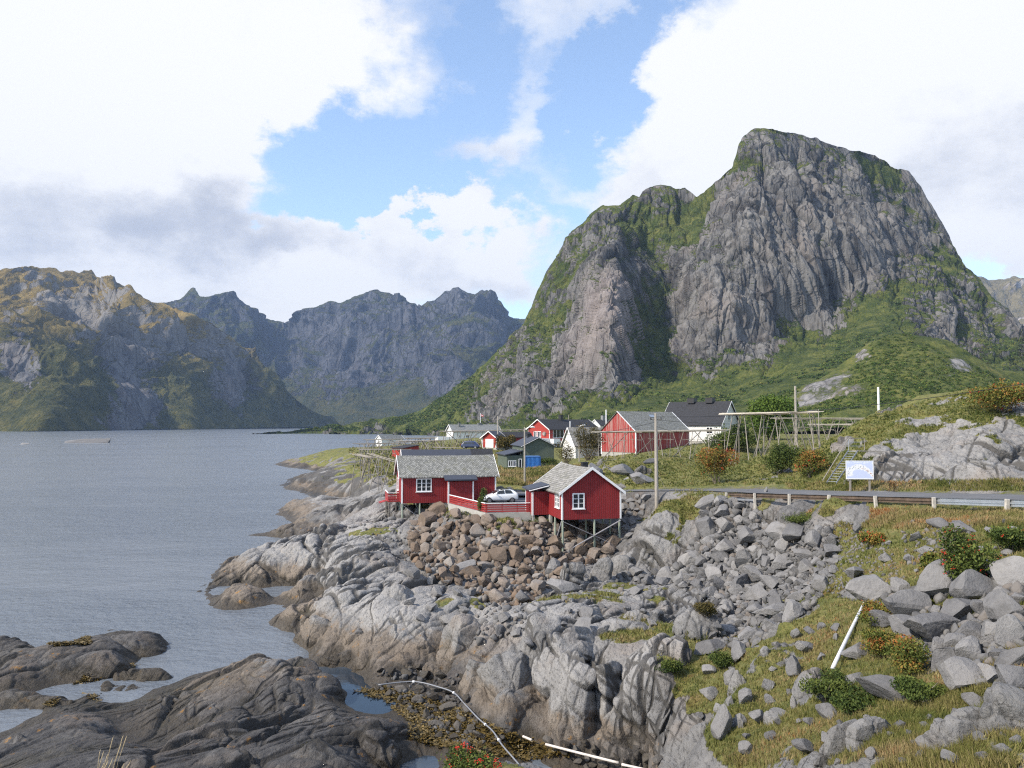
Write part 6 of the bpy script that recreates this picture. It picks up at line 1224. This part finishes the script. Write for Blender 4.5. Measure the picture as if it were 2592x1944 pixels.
def add_wheels(r, xs, hw, wr):
    for x in xs:
        for s in (-1, 1):
            y0, y1 = s*(hw-.19), s*(hw+.015); w = MB().tube([(x, y0, wr), (x, y0+s*.02, wr), (x, y1-s*.02, wr), (x, y1, wr)], [wr*.9, wr, wr, wr*.9], 20).build('wheel', M['black'], r)
            m = MB(); m.tube([(x, y1+s*.001, wr), (x, y1+s*.012, wr)], wr*.62, 16)
            for q in range(5): a = q*1.2566; m.bar((x, y1+s*.02, wr), (x+math.cos(a)*wr*.6, y1+s*.02, wr+math.sin(a)*wr*.6), .05, .02, up=(0,1,0))
            m.build('rim', plain('alloy', (.35,.36,.38), .35, .8) if 'alloy' not in bpy.data.materials else bpy.data.materials['alloy'], w)
            MB().tube([(x, s*(hw+.005-.06), wr), (x, s*(hw-.012), wr)], wr*1.17, 20).build('wheel_arch', M['black'], r)
wp = NT('white_car_paint').set(color=(.84,.86,.88), rough=.25, spec=.5, coat=.6)
cpos = Vector((-1.35, 84.6, YARDZ-.005))
S1 = [(-1.98,.30,.58,.62,.58,.50), (-1.90,.20,.70,.78,.70,.62), (-1.5,.20,.80,.84,.80,.66), (-1.0,.2,.90,.86,.92,.66), (-.80,.2,.94,.87,.99,.64), (-.15,.2,.97,.87,1.36,.57), (.35,.2,.99,.87,1.44,.56), (1.0,.2,1.02,.87,1.42,.55), (1.5,.2,1.04,.86,1.30,.54), (1.85,.22,1.00,.82,1.06,.52), (1.98,.28,.80,.74,.84,.5)]
cr, body = car('parked_car', 'white hatchback car parked behind the red fence', 'car', cpos, R(13), S1, wp, None, .31)
add_wheels(cr, (-1.32, 1.22), .86, .31)
g = MB()
for s in (-1, 1):
    def q(P): return [(x, s*y, z) for x, y, z in P]
    MB().add(q([(-.66,.835,1.0),(.36,.845,1.03),(.36,.60,1.385),(-.18,.615,1.33)]), [(0,1,2,3)]).build('side_window', M['glass'], cr)
    MB().add(q([(.44,.845,1.035),(1.30,.84,1.07),(1.10,.60,1.36),(.44,.60,1.395)]), [(0,1,2,3)]).build('side_window', M['glass'], cr)
    MB().tube([(-.55, s*.86, .98), (-.62, s*1.0, 1.0), (-.50, s*1.0, 1.08)], [.04, .09, .04], 8).build('mirror', wp, cr)
    MB().add(q([(-1.93,.50,.62),(-1.60,.80,.70),(-1.45,.835,.80),(-1.72,.60,.755)]), [(0,1,2,3)]).build('headlight', glass('headlight_glass', (.25,.27,.3)), cr)
    MB().add(q([(1.93,.50,.86),(1.80,.80,.84),(1.72,.83,.98),(1.90,.5,1.0)]), [(0,1,2,3)]).build('tail_light', plain('tail_red', (.35,.01,.01), .3), cr)
MB().add([(-.86,-.60,1.0),(-.86,.60,1.0),(-.22,.52,1.375),(-.22,-.52,1.375)], [(0,1,2,3)]).build('windscreen', M['glass'], cr)
MB().add([(-.05,-.46,1.455),(-.05,.46,1.455),(.95,.46,1.492),(.95,-.46,1.492)], [(0,1,2,3)]).build('glass_roof', M['glass'], cr)
MB().box(-2.02,-1.985,-.26,.26,.36,.47).build('number_plate', M['white'], cr); MB().box(-2.0,-1.96,-.5,.5,.24,.33).build('grille', M['black'], cr)
navy = NT('navy_van_paint').set(color=(.012,.022,.075), rough=.3, coat=.5)
vy = 192; vx = at(1192,1130,vy).x
S2 = [(-2.45,.3,1.0,.82,1.0,.66), (-2.3,.22,1.05,.92,1.08,.72), (-1.9,.22,1.1,.95,1.75,.74), (-1.4,.22,1.12,.95,1.92,.76), (0,.22,1.12,.95,1.95,.77), (1.0,.22,1.1,.95,1.9,.75), (1.5,.22,1.06,.94,1.55,.70), (1.95,.22,1.0,.92,1.12,.68), (2.3,.22,.88,.86,.90,.62), (2.45,.3,.7,.76,.72,.55)]
vr, vb = car('parked_van', 'dark blue minivan parked on the grass beside the small red garage', 'van', (vx, vy, gz(vx, vy)+.05), R(-15), S2, navy, None, .34)
add_wheels(vr, (-1.55, 1.45), .95, .34)
for s in (-1, 1):
    for a, b in ((-1.7,-.75), (-.65,.35), (.45,1.2)): MB().add([(a, s*.93, 1.15), (b, s*.93, 1.13), (b-.1 if b < 1 else b-.35, s*.83, 1.68), (a, s*.83, 1.68)], [(0,1,2,3)]).build('side_window', M['glass'], vr)
MB().add([(-2.32,-.7,1.15),(-2.32,.7,1.15),(-2.0,.62,1.68),(-2.0,-.62,1.68)], [(0,1,2,3)]).build('rear_window', glass('pale_glass', (.25,.30,.34)), vr)
for s in (-1, 1): MB().box(-2.47,-2.42, s*.82-.08, s*.82+.08, .8, 1.25).build('tail_light', bpy.data.materials['tail_red'], vr)
MB().box(-2.5,-2.46,-.26,.26,.55,.67).build('number_plate', M['white'], vr)
# ------------------------------------------------------------------ GUARDRAIL
def guardrail():
    root = empty('guardrail', (0, 0, 0), label='roadside guardrail on white posts, rusty at the left and shiny steel at the right', cat='guardrail')
    P = []
    for k in range(-1, 9):
        x, y, z = RAILK(k)
        if k >= 0: P.append((k, Vector((x, y, z))))
    wpost = plain('whitewashed_post', (.46,.43,.38), .8, var=.25, sc=6)
    for k, p in P:
        g_ = gz(p.x, p.y)-.3; lean = Vector((random.uniform(-.05, .05), random.uniform(-.03, .03), 0)); MB().bar((p.x, p.y, min(g_, p.z-.2)), Vector((p.x, p.y, p.z+.68))+lean, .15, .17).build('post', wpost, root, bevel=.012)
    prof = [(0,.0),(.05,.03),(.05,.09),(.0,.13),(.0,.18),(.05,.22),(.05,.28),(0,.31)]
    for (k0, a), (k1, b) in zip(P[:-1], P[1:]):
        d = (b-a).normalized(); n = Vector((-d.y, d.x, 0)).normalized()
        if n.x > 0: n = -n
        m = MB(); nseg = 1
        vs = []
        for q in (a, b):
            for o, z in prof: vs.append(q - n*(.12+o) + Vector((0, 0, .33+z)))
            for o, z in reversed(prof): vs.append(q - n*(.115+o-.02) + Vector((0, 0, .33+z)))
        K = len(prof)*2; m.add(vs, [(i, (i+1) % K, K+(i+1) % K, K+i) for i in range(K)])
        m.build('rail', M['steel'] if k0 >= 5 else M['rust'], root)
        if k0 == 0: MB().bar(a+Vector((0,0,.16)), b+Vector((0,0,.16)), .05, .14).build('rail', M['steel'], root, label='pale steel lower rail')
guardrail()
# ------------------------------------------------------------------ SIGN WITH A PAINTED MAP
def sign():
    Y = 60.; a = at(2143,1212,Y); b = at(2210,1212,Y); zt = at(2143,1166,Y).z; zb = at(2143,1213,Y).z; c = (a+b)/2; w = (b-a).length; h = zt-zb
    root = empty('map_sign', (c.x, c.y, zb), R(-6), label='white-framed blue and white map sign on two posts beside the road', cat='sign')
    t = NT('printed_map'); p = t.obj(); s = t.N.new('ShaderNodeSeparateXYZ'); t.L.new(p, s.inputs[0]); x = t.math('DIVIDE', s.outputs[0], w/2); z = t.math('DIVIDE', s.outputs[2], h)
    # an arched chain of pale islands on pale blue water, red dots along it, mountains along the top
    cx = t.math('SUBTRACT', x, -.05); arch = t.math('MULTIPLY_ADD', t.math('MULTIPLY', cx, cx), -.45, .66); n = t.noise(t.mapping(p, (1,1,1)), 4.5, 6, .65)
    d = t.math('ABSOLUTE', t.math('SUBTRACT', z, arch)); land = t.mr(t.math('ADD', d, t.math('MULTIPLY', t.math('SUBTRACT', n, .5), .5)), .17, .12)
    l2 = t.mr(t.math('ADD', t.math('ABSOLUTE', t.math('ADD', x, .72)), t.math('MULTIPLY', t.math('SUBTRACT', n, .5), .5)), .22, .16); l2 = t.math('MULTIPLY', l2, t.mr(z, .68, .62)); l2 = t.math('MULTIPLY', l2, t.mr(z, .12, .2)); land = t.math('MAXIMUM', land, l2)
    snow = t.mr(t.math('ADD', z, t.math('MULTIPLY', t.math('SUBTRACT', n, .5), .4)), .84, .9)
    col = t.mix(land, (.52,.58,.78), (.76,.77,.78)); col = t.mix(t.math('MULTIPLY', land, t.mr(t.noise(p, 9, 4, .6), .55, .6)), col, (.34,.38,.42)); col = t.mix(t.math('MULTIPLY', snow, t.mr(t.noise(p, 7, 5), .45, .55)), col, (.66,.71,.78))
    red = t.math('MULTIPLY', t.mr(t.math('ABSOLUTE', t.math('SUBTRACT', d, .03)), .05, .02), t.math('MULTIPLY', t.mr(t.noise(p, 12, 3), .56, .6), t.mr(x, .0, .2))); col = t.mix(red, col, (.45,.14,.10))
    t.set(color=col, rough=.45)
    MB().box(-w/2+.05, w/2-.05, -.022, .02, .06, h-.04).build('map_panel', t.m, root)
    f = MB(); f.box(-w/2, w/2, -.03, .03, 0, .06); f.box(-w/2, w/2, -.03, .03, h-.04, h); f.box(-w/2, -w/2+.05, -.03, .03, .06, h-.04); f.box(w/2-.05, w/2, -.03, .03, .06, h-.04); f.build('frame', M['white'], root)
    for x_ in (-w*.34, w*.36): g_ = local_ground(root, x_, .1); MB().box(x_-.06, x_+.06, .031, .14, min(g_, -.4)-.2, h*.7).build('post', M['grey'], root)
sign()
# ------------------------------------------------------------------ METAL STAIRS UP THE ROCK
def ladder():
    a = at(2105,1222,61); b = at(2160,1140,64); root = empty('metal_stairs', a, label='grey metal stairs with handrail climbing the rock beside the map sign', cat='stairs')
    d = b-a; n = Vector((d.y, -d.x, 0)).normalized()*.38; o = Vector((0,0,0))
    for s in (-1, 1): MB().bar(o+n*s, d+n*s, .035, .12).build('stringer', M['steel'], root)
    for k in range(13): p = d*((k+.5)/13); MB().bar(p-n*.9, p+n*.9, .15, .02).build('tread', M['steel'], root)
    up = Vector((0,0,1.0)); e = d + up; MB().tube([o-n+Vector((-.35,0,.15)), d-n+up, d-n+up+Vector((1.5,.3,0)), d-n+Vector((1.45,.3,0))], .035, 6).build('handrail', M['grey'], root)
    for z in (.35, .68): MB().tube([d-n+Vector((.1,0,z)), d-n+Vector((1.5,.3,z))], .022, 6).build('guard_bar', M['steel'], root)
    MB().tube([d-n, d-n+up], .025, 6).build('guard_bar', M['steel'], root)
    MB().bar(d+Vector((0,0,-.03)), d+Vector((2.6,.4,-.12)), .8, .06).build('landing', M['grey'], root)
ladder()
# ------------------------------------------------------------------ DRYING RACKS
def rack(label, p0, p1, w, frames, npoles, zpole=.0, r=.05, splay=1.1, braces=2, mat='grey', mid=True, seed=1, group='wooden fish-drying racks of the village'):
    rr = random.Random(seed); p0 = Vector(p0); p1 = Vector(p1); d = p1-p0; dh = Vector((d.x, d.y, 0)).normalized(); n = Vector((-dh.y, dh.x, 0)); g0 = gz(p0.x, p0.y)
    root = empty('drying_rack', (p0.x, p0.y, g0), label=label, cat='drying rack', group=group); O = Vector((p0.x, p0.y, g0)); r_ = r
    def B(nm, a, b, rad, m): MB().tube([a-O, b-O], [rad, rad*.8], 6).build(nm, M[m], root)
    for k in range(frames):
        t = (k+.5)/frames + rr.uniform(-.3, .3)/frames; c = p0 + d*t
        B('crossbar', c - n*w*.55, c + n*w*.55 + Vector((0,0,rr.uniform(-.05,.05))), r_, mat)
        for s in (-1, 1):
            top = c + n*s*w*.38 + dh*rr.uniform(-.15, .15); f = c + n*s*(w*.38+splay*rr.uniform(.3, 1)) + dh*rr.choice((-1,1))*rr.uniform(.3, 1.2)*splay; f.z = gz(f.x, f.y)-.15; B('leg', f, top, r_*1.15, mat)
            if rr.random() < .3: f2 = c + n*s*(w*.3) + dh*rr.uniform(-.5, .5); f2.z = gz(f2.x, f2.y)-.15; B('leg', f2, c + n*s*w*.3, r_, mat)
        if mid: q = c + Vector((0,0,-(c.z-gz(c.x, c.y))*.3)); B('crossbar', q - n*w*.5, q + n*w*.5, r_*.8, mat)
    for k in range(braces):
        t = (k+.2)/max(1, braces); a = p0+d*t; b = p0+d*min(1, t+.55/max(1, braces)+.08); s = rr.choice((-1, 1)); f = Vector((b.x, b.y, gz(b.x, b.y))) if rr.random() < .5 else None
        if f is None: f = Vector((a.x, a.y, gz(a.x, a.y))); a = b
        B('brace', f + n*s*w*.3, a + n*s*w*.4, r_*1.3, 'greyd')
    for k in range(npoles):
        s = (k/(max(1, npoles-1))-.5)*w; e0 = rr.uniform(-.6, .3); e1 = rr.uniform(-.3, .6); m = MB(); a = p0+n*s+dh*e0+Vector((0,0,.06+rr.uniform(0,.2))); b = p1+n*s+dh*e1+Vector((0,0,.06+rr.uniform(0,.2)))
        mp_ = (a+b)/2+Vector((0,0,rr.uniform(-.12,.05)))+n*rr.uniform(-.1,.1); m.tube([a-O, mp_-O, b-O], [r_*1.15, r_*1.0, r_*.75], 5).build('drying_pole', M['bleach' if seed < 5 else 'grey'], root)
    return root
def RP(u, v, Y): p = at(u, v, Y); return (p.x, p.y, p.z)
rack('long fish rack in front of the red barn, poles running across its gable', RP(1512,1096,114), RP(1832,1091,121), 3.6, 8, 12, seed=1, splay=1.3, braces=4)
rack('tall fish rack with thick bleached poles on the knoll right of the white house', RP(1836,1051,108), RP(2068,1046,101), 3.4, 6, 13, seed=2, r=.062, splay=1.6, braces=5)
rack('middle one of the racks stretching behind the tall fish rack', RP(1960,1061,128), RP(2198,1062,128), 3.0, 7, 9, seed=3, braces=3)
rack('lowest of the racks behind the tall fish rack, reaching the white pole', RP(2056,1077,122), RP(2250,1077,122), 3.0, 6, 8, seed=4, braces=2)
rack('long far rack in front of the low white house', RP(1117,1093,236), RP(1335,1089,244), 5, 11, 9, seed=5, r=.09, splay=1.6, braces=5)
rack('grey rack by the tiny boathouse, nearest to the sea', RP(905,1125,228), RP(1020,1122,236), 5, 8, 8, seed=6, r=.08, braces=3)
rack('low grey rack in front of the tiny boathouse, left of the red shed', RP(908,1139,192), RP(1035,1139,196), 5, 8, 8, seed=7, r=.08, splay=1.4, braces=3)
rack('far thin rack behind the others at the shore, beside the tiny boathouse', RP(925,1114,285), RP(1018,1112,290), 4, 6, 6, seed=8, r=.08, braces=2)
rack('rack between the red shed and the dark van', RP(1030,1111,232), RP(1100,1109,236), 5, 5, 8, seed=9, r=.09, splay=1.8, braces=3)
rack('slanting rack right above the red shed', RP(1010,1118,215), RP(1120,1116,212), 5, 7, 7, seed=10, r=.08, splay=2.0, braces=4)
rack('nearest small rack on the shore rocks left of the long cabin', RP(901,1152,146), RP(950,1161,132), 1.2, 3, 4, seed=11, r=.07, splay=1.6, braces=1, mid=False)
rack('rack with the long tilted pole beside the roof of the long cabin', RP(935,1150,140), RP(1006,1172,112), .8, 3, 2, seed=12, r=.07, splay=1.4, braces=1, mid=False)
rack('low bench-like rack on the grass left of the van', RP(1098,1134,190), RP(1162,1134,190), 1.6, 4, 3, seed=13, r=.07, splay=1.2, braces=1, mid=False)
# ------------------------------------------------------------------ POLES AND WIRES
def pole(name, label, u, vt, Y, r=.13, mat='pole', lamp=None, arm=False, cat='pole', vb=None):
    t_ = at(u, vt, Y); x, y = t_.x, t_.y; g_ = (at(u, vb, Y).z if vb else gz(x, y)); root = empty(name, (x, y, g_), label=label, cat=cat); h = t_.z-g_
    MB().tube([(0,0,-.5), (0,0,h*.5), (0,0,h)], [r*1.15, r, r*.8], 10).build('pole_shaft', M[mat], root)
    if arm:
        MB().tube([(-.6,.1,h-.6), (.6,-.1,h-.6)], .05, 6).build('crossarm', M['greyd'], root)
        for q in (-.5, .5): MB().tube([(q,0,h-.58), (q,0,h-.4)], .05, 6).build('insulator', M['black'], root)
    if lamp:
        MB().tube([(0,0,h-.3), (lamp*.5,-.1,h-.05), (lamp,-.15,h)], .03, 6).build('lamp_arm', M['steel'], root); MB().tube([(lamp-.3,-.15,h-.02), (lamp,-.15,h+.03), (lamp+.35,-.15,h-.04)], [.06, .15, .05], 8).build('lamp_head', M['white'], root)
    return root, t_
_, T1 = pole('utility_pole', 'tall bleached utility pole standing in front of the barn at the roadside', 1660, 1046, 74, .17, arm=True, cat='utility pole')
pole('utility_pole', 'street lamp pole between the blue container and the meadow', 1328, 1081, 108, .13, lamp=1.1, cat='lamp pole')
pole('utility_pole', 'utility pole left of the small red garage', 1260, 1053, 197, .20, cat='utility pole')
pole('utility_pole', 'short lamp pole in front of the small white slate-roofed house', 1466, 1076, 150, .12, lamp=.9, cat='lamp pole')
pole('utility_pole', 'plain wooden pole rising behind the tall fish rack', 2013, 977, 135, .22, cat='utility pole')
pole('white_pole', 'white pole at the right end of the fish racks', 2223, 980, 112, .17, mat='white', cat='pole')
pole('utility_pole', 'thin grey pole between the two fish racks on the knoll', 2072, 1036, 112, .07, cat='pole')
pole('chimney_pipe_pole', 'thin white pole above the roof of the small white house', 1443, 1066, 168, .12, mat='white', cat='pole')
pole('utility_pole', 'thin distant pole against the scree behind the red house', 1439, 1050, 300, .14, cat='utility pole')
fp, ft = pole('flagpole', 'white flagpole with red and white pennant behind the low white house', 1216, 1046, 318, .14, mat='white', cat='flagpole')
hh = ft.z-fp.location.z
MB().add([(0,-.02,hh-.3),(.9,-.02,hh-.7),(1.5,-.02,hh-1.1),(1.0,-.02,hh-1.4),(0,-.02,hh-1.1),(0,.02,hh-.3),(.9,.02,hh-.7),(1.5,.02,hh-1.1),(1.0,.02,hh-1.4),(0,.02,hh-1.1)], [(0,1,2,3,4),(9,8,7,6,5),(0,5,6,1),(1,6,7,2),(2,7,8,3),(3,8,9,4)]).build('pennant', plain('flag_red', (.55,.05,.06)), fp)
MB().add([(.3,-.03,hh-.60),(1.1,-.03,hh-.95),(1.05,-.03,hh-1.15),(.25,-.03,hh-.85)], [(0,1,2,3)]).build('pennant_stripe', M['white'], fp)
def wire(label, a, b, sag, r=.02):
    a, b = Vector(a), Vector(b); P = [a.lerp(b, t/16)+Vector((0,0,-4*sag*(t/16)*(1-t/16))) for t in range(17)]; tag(MB().tube(P, r, 4).build('overhead_wire', M['black']), label, 'wire', 'overhead wires')
tp = T1 - Vector((0,0,.35))
wire('long black wire rising from the tall roadside pole to the upper right', tp, at(2720,950,52), .8, .022)
wire('wire from the tall roadside pole across the barn gable to the left', tp-Vector((0,0,.5)), at(1330,1088,108), .9, .02)
wire('wire from the tall roadside pole over the barn roof', tp-Vector((0,0,.9)), at(1735,1092,148), .3, .02)
wire('thin wire from the roadside pole toward the white house roof', tp-Vector((0,0,.3)), at(2064,1062,135), .6, .018)
wire('upper thin wire from the street lamp pole to the left', at(1328,1088,108), at(1260,1062,197), .4, .02)
tag(MB().tube([at(1664,1198,74), at(1686,1240,73)], .014, 5).build('stay_wire', M['greyd']), 'stay wire slanting down from the tall roadside pole', 'wire')
# ------------------------------------------------------------------ PIPES AND HOSE
def on_ground(uv, lift):
    out = []
    for u, v in uv:
        h = hit(u, v); out.append((h[0] if h else atz(u, v, .2)) + Vector((0, 0, lift)))
    return out
def spline(P, n=6):
    A = np.array([[p.x, p.y, p.z, 0] for p in P]); return [Vector(q[:3]) for q in smooth_line(A, n)]
white_pipe = plain('white_plastic_pipe', (.62,.63,.66), .45, var=.18, sc=4)
a = hit(2208,1500); b = hit(2108,1708)
if a and b:
    p, q = a[0]+Vector((0,0,.25)), b[0]+Vector((0,0,.22)); tag(MB().tube([p.lerp(q, t/5.) for t in range(6)], [.045,.05,.06,.068,.07,.065], 10).build('white_pole', white_pipe, smooth=True), 'leaning white plastic pole lying on the grassy slope', 'pole')
hs = spline([atz(u, v, 1.05) for u, v in ((958,1724),(1047,1716),(1112,1730),(1149,1744),(1173,1768),(1210,1807),(1246,1838),(1271,1874),(1307,1915),(1330,1944))], 6)
hs = [Vector((p.x, p.y, p.z-.2)) for p in hs]
hose = empty('hose', hs[0], label='long grey hose snaking over the dark stones of the tidal inlet', cat='hose')
MB().tube([p-hs[0] for p in hs], .036, 7).build('tube', plain('grey_hose', (.20,.21,.23), .45), hose, smooth=True)
for k in (6, 18, 33, 40):
    d = (hs[k+1]-hs[k]).normalized()*.06; MB().tube([hs[k]-d-hs[0], hs[k]+d-hs[0]], .062, 8).build('hose_clamp', M['white'], hose)
for i, (uv, lab) in enumerate((([(1381,1884),(1470,1907),(1566,1931)], 'long white drain pipe at the bottom of the inlet'), ([(1324,1864),(1346,1873)], 'short stub of white pipe left of the long drain pipe'), ([(1574,1935),(1640,1950),(1700,1965)], 'white pipe section leaving the bottom edge'))):
    P = spline([atz(u, v, .85) for u, v in uv], 4); tag(MB().tube(P, .055, 9).build('drain_pipe', plain('stained_white_pipe', (.62,.56,.50), .5, var=.25, sc=2) if i == 0 else bpy.data.materials['stained_white_pipe'], smooth=True), lab, 'pipe')
h = hit(1645,1594)
if h: tag(MB().box(h[0].x-.03, h[0].x+.03, h[0].y-.03, h[0].y+.03, h[0].z-.1, h[0].z+.5).build('marker_post', M['grey']), 'short thin marker stick on the flat rock', 'post')
# ------------------------------------------------------------------ SKERRIES
def skerry(label, u, v, wpx, hm, seed, loc_z=-.3):
    p = atz(u, v, 0.0); w = wpx*p.y/F; o = bpy.data.objects.new('skerry', rock_mesh('skerry', seed, M['r_grey'], 4)); COL.objects.link(o); V_ = np.array([v.co[:] for v in o.data.vertices]); o.location = (p.x, p.y, -.3*hm); o.scale = (w, w*.3, hm*1.75/V_[:, 2].max()); tag(o, label, 'skerry')
skerry('long low grey skerry in the fjord at the left', 240, 1121, 150, 2.6, 901); skerry('tiny skerry near the left edge of the fjord', 62, 1125, 30, .9, 902)
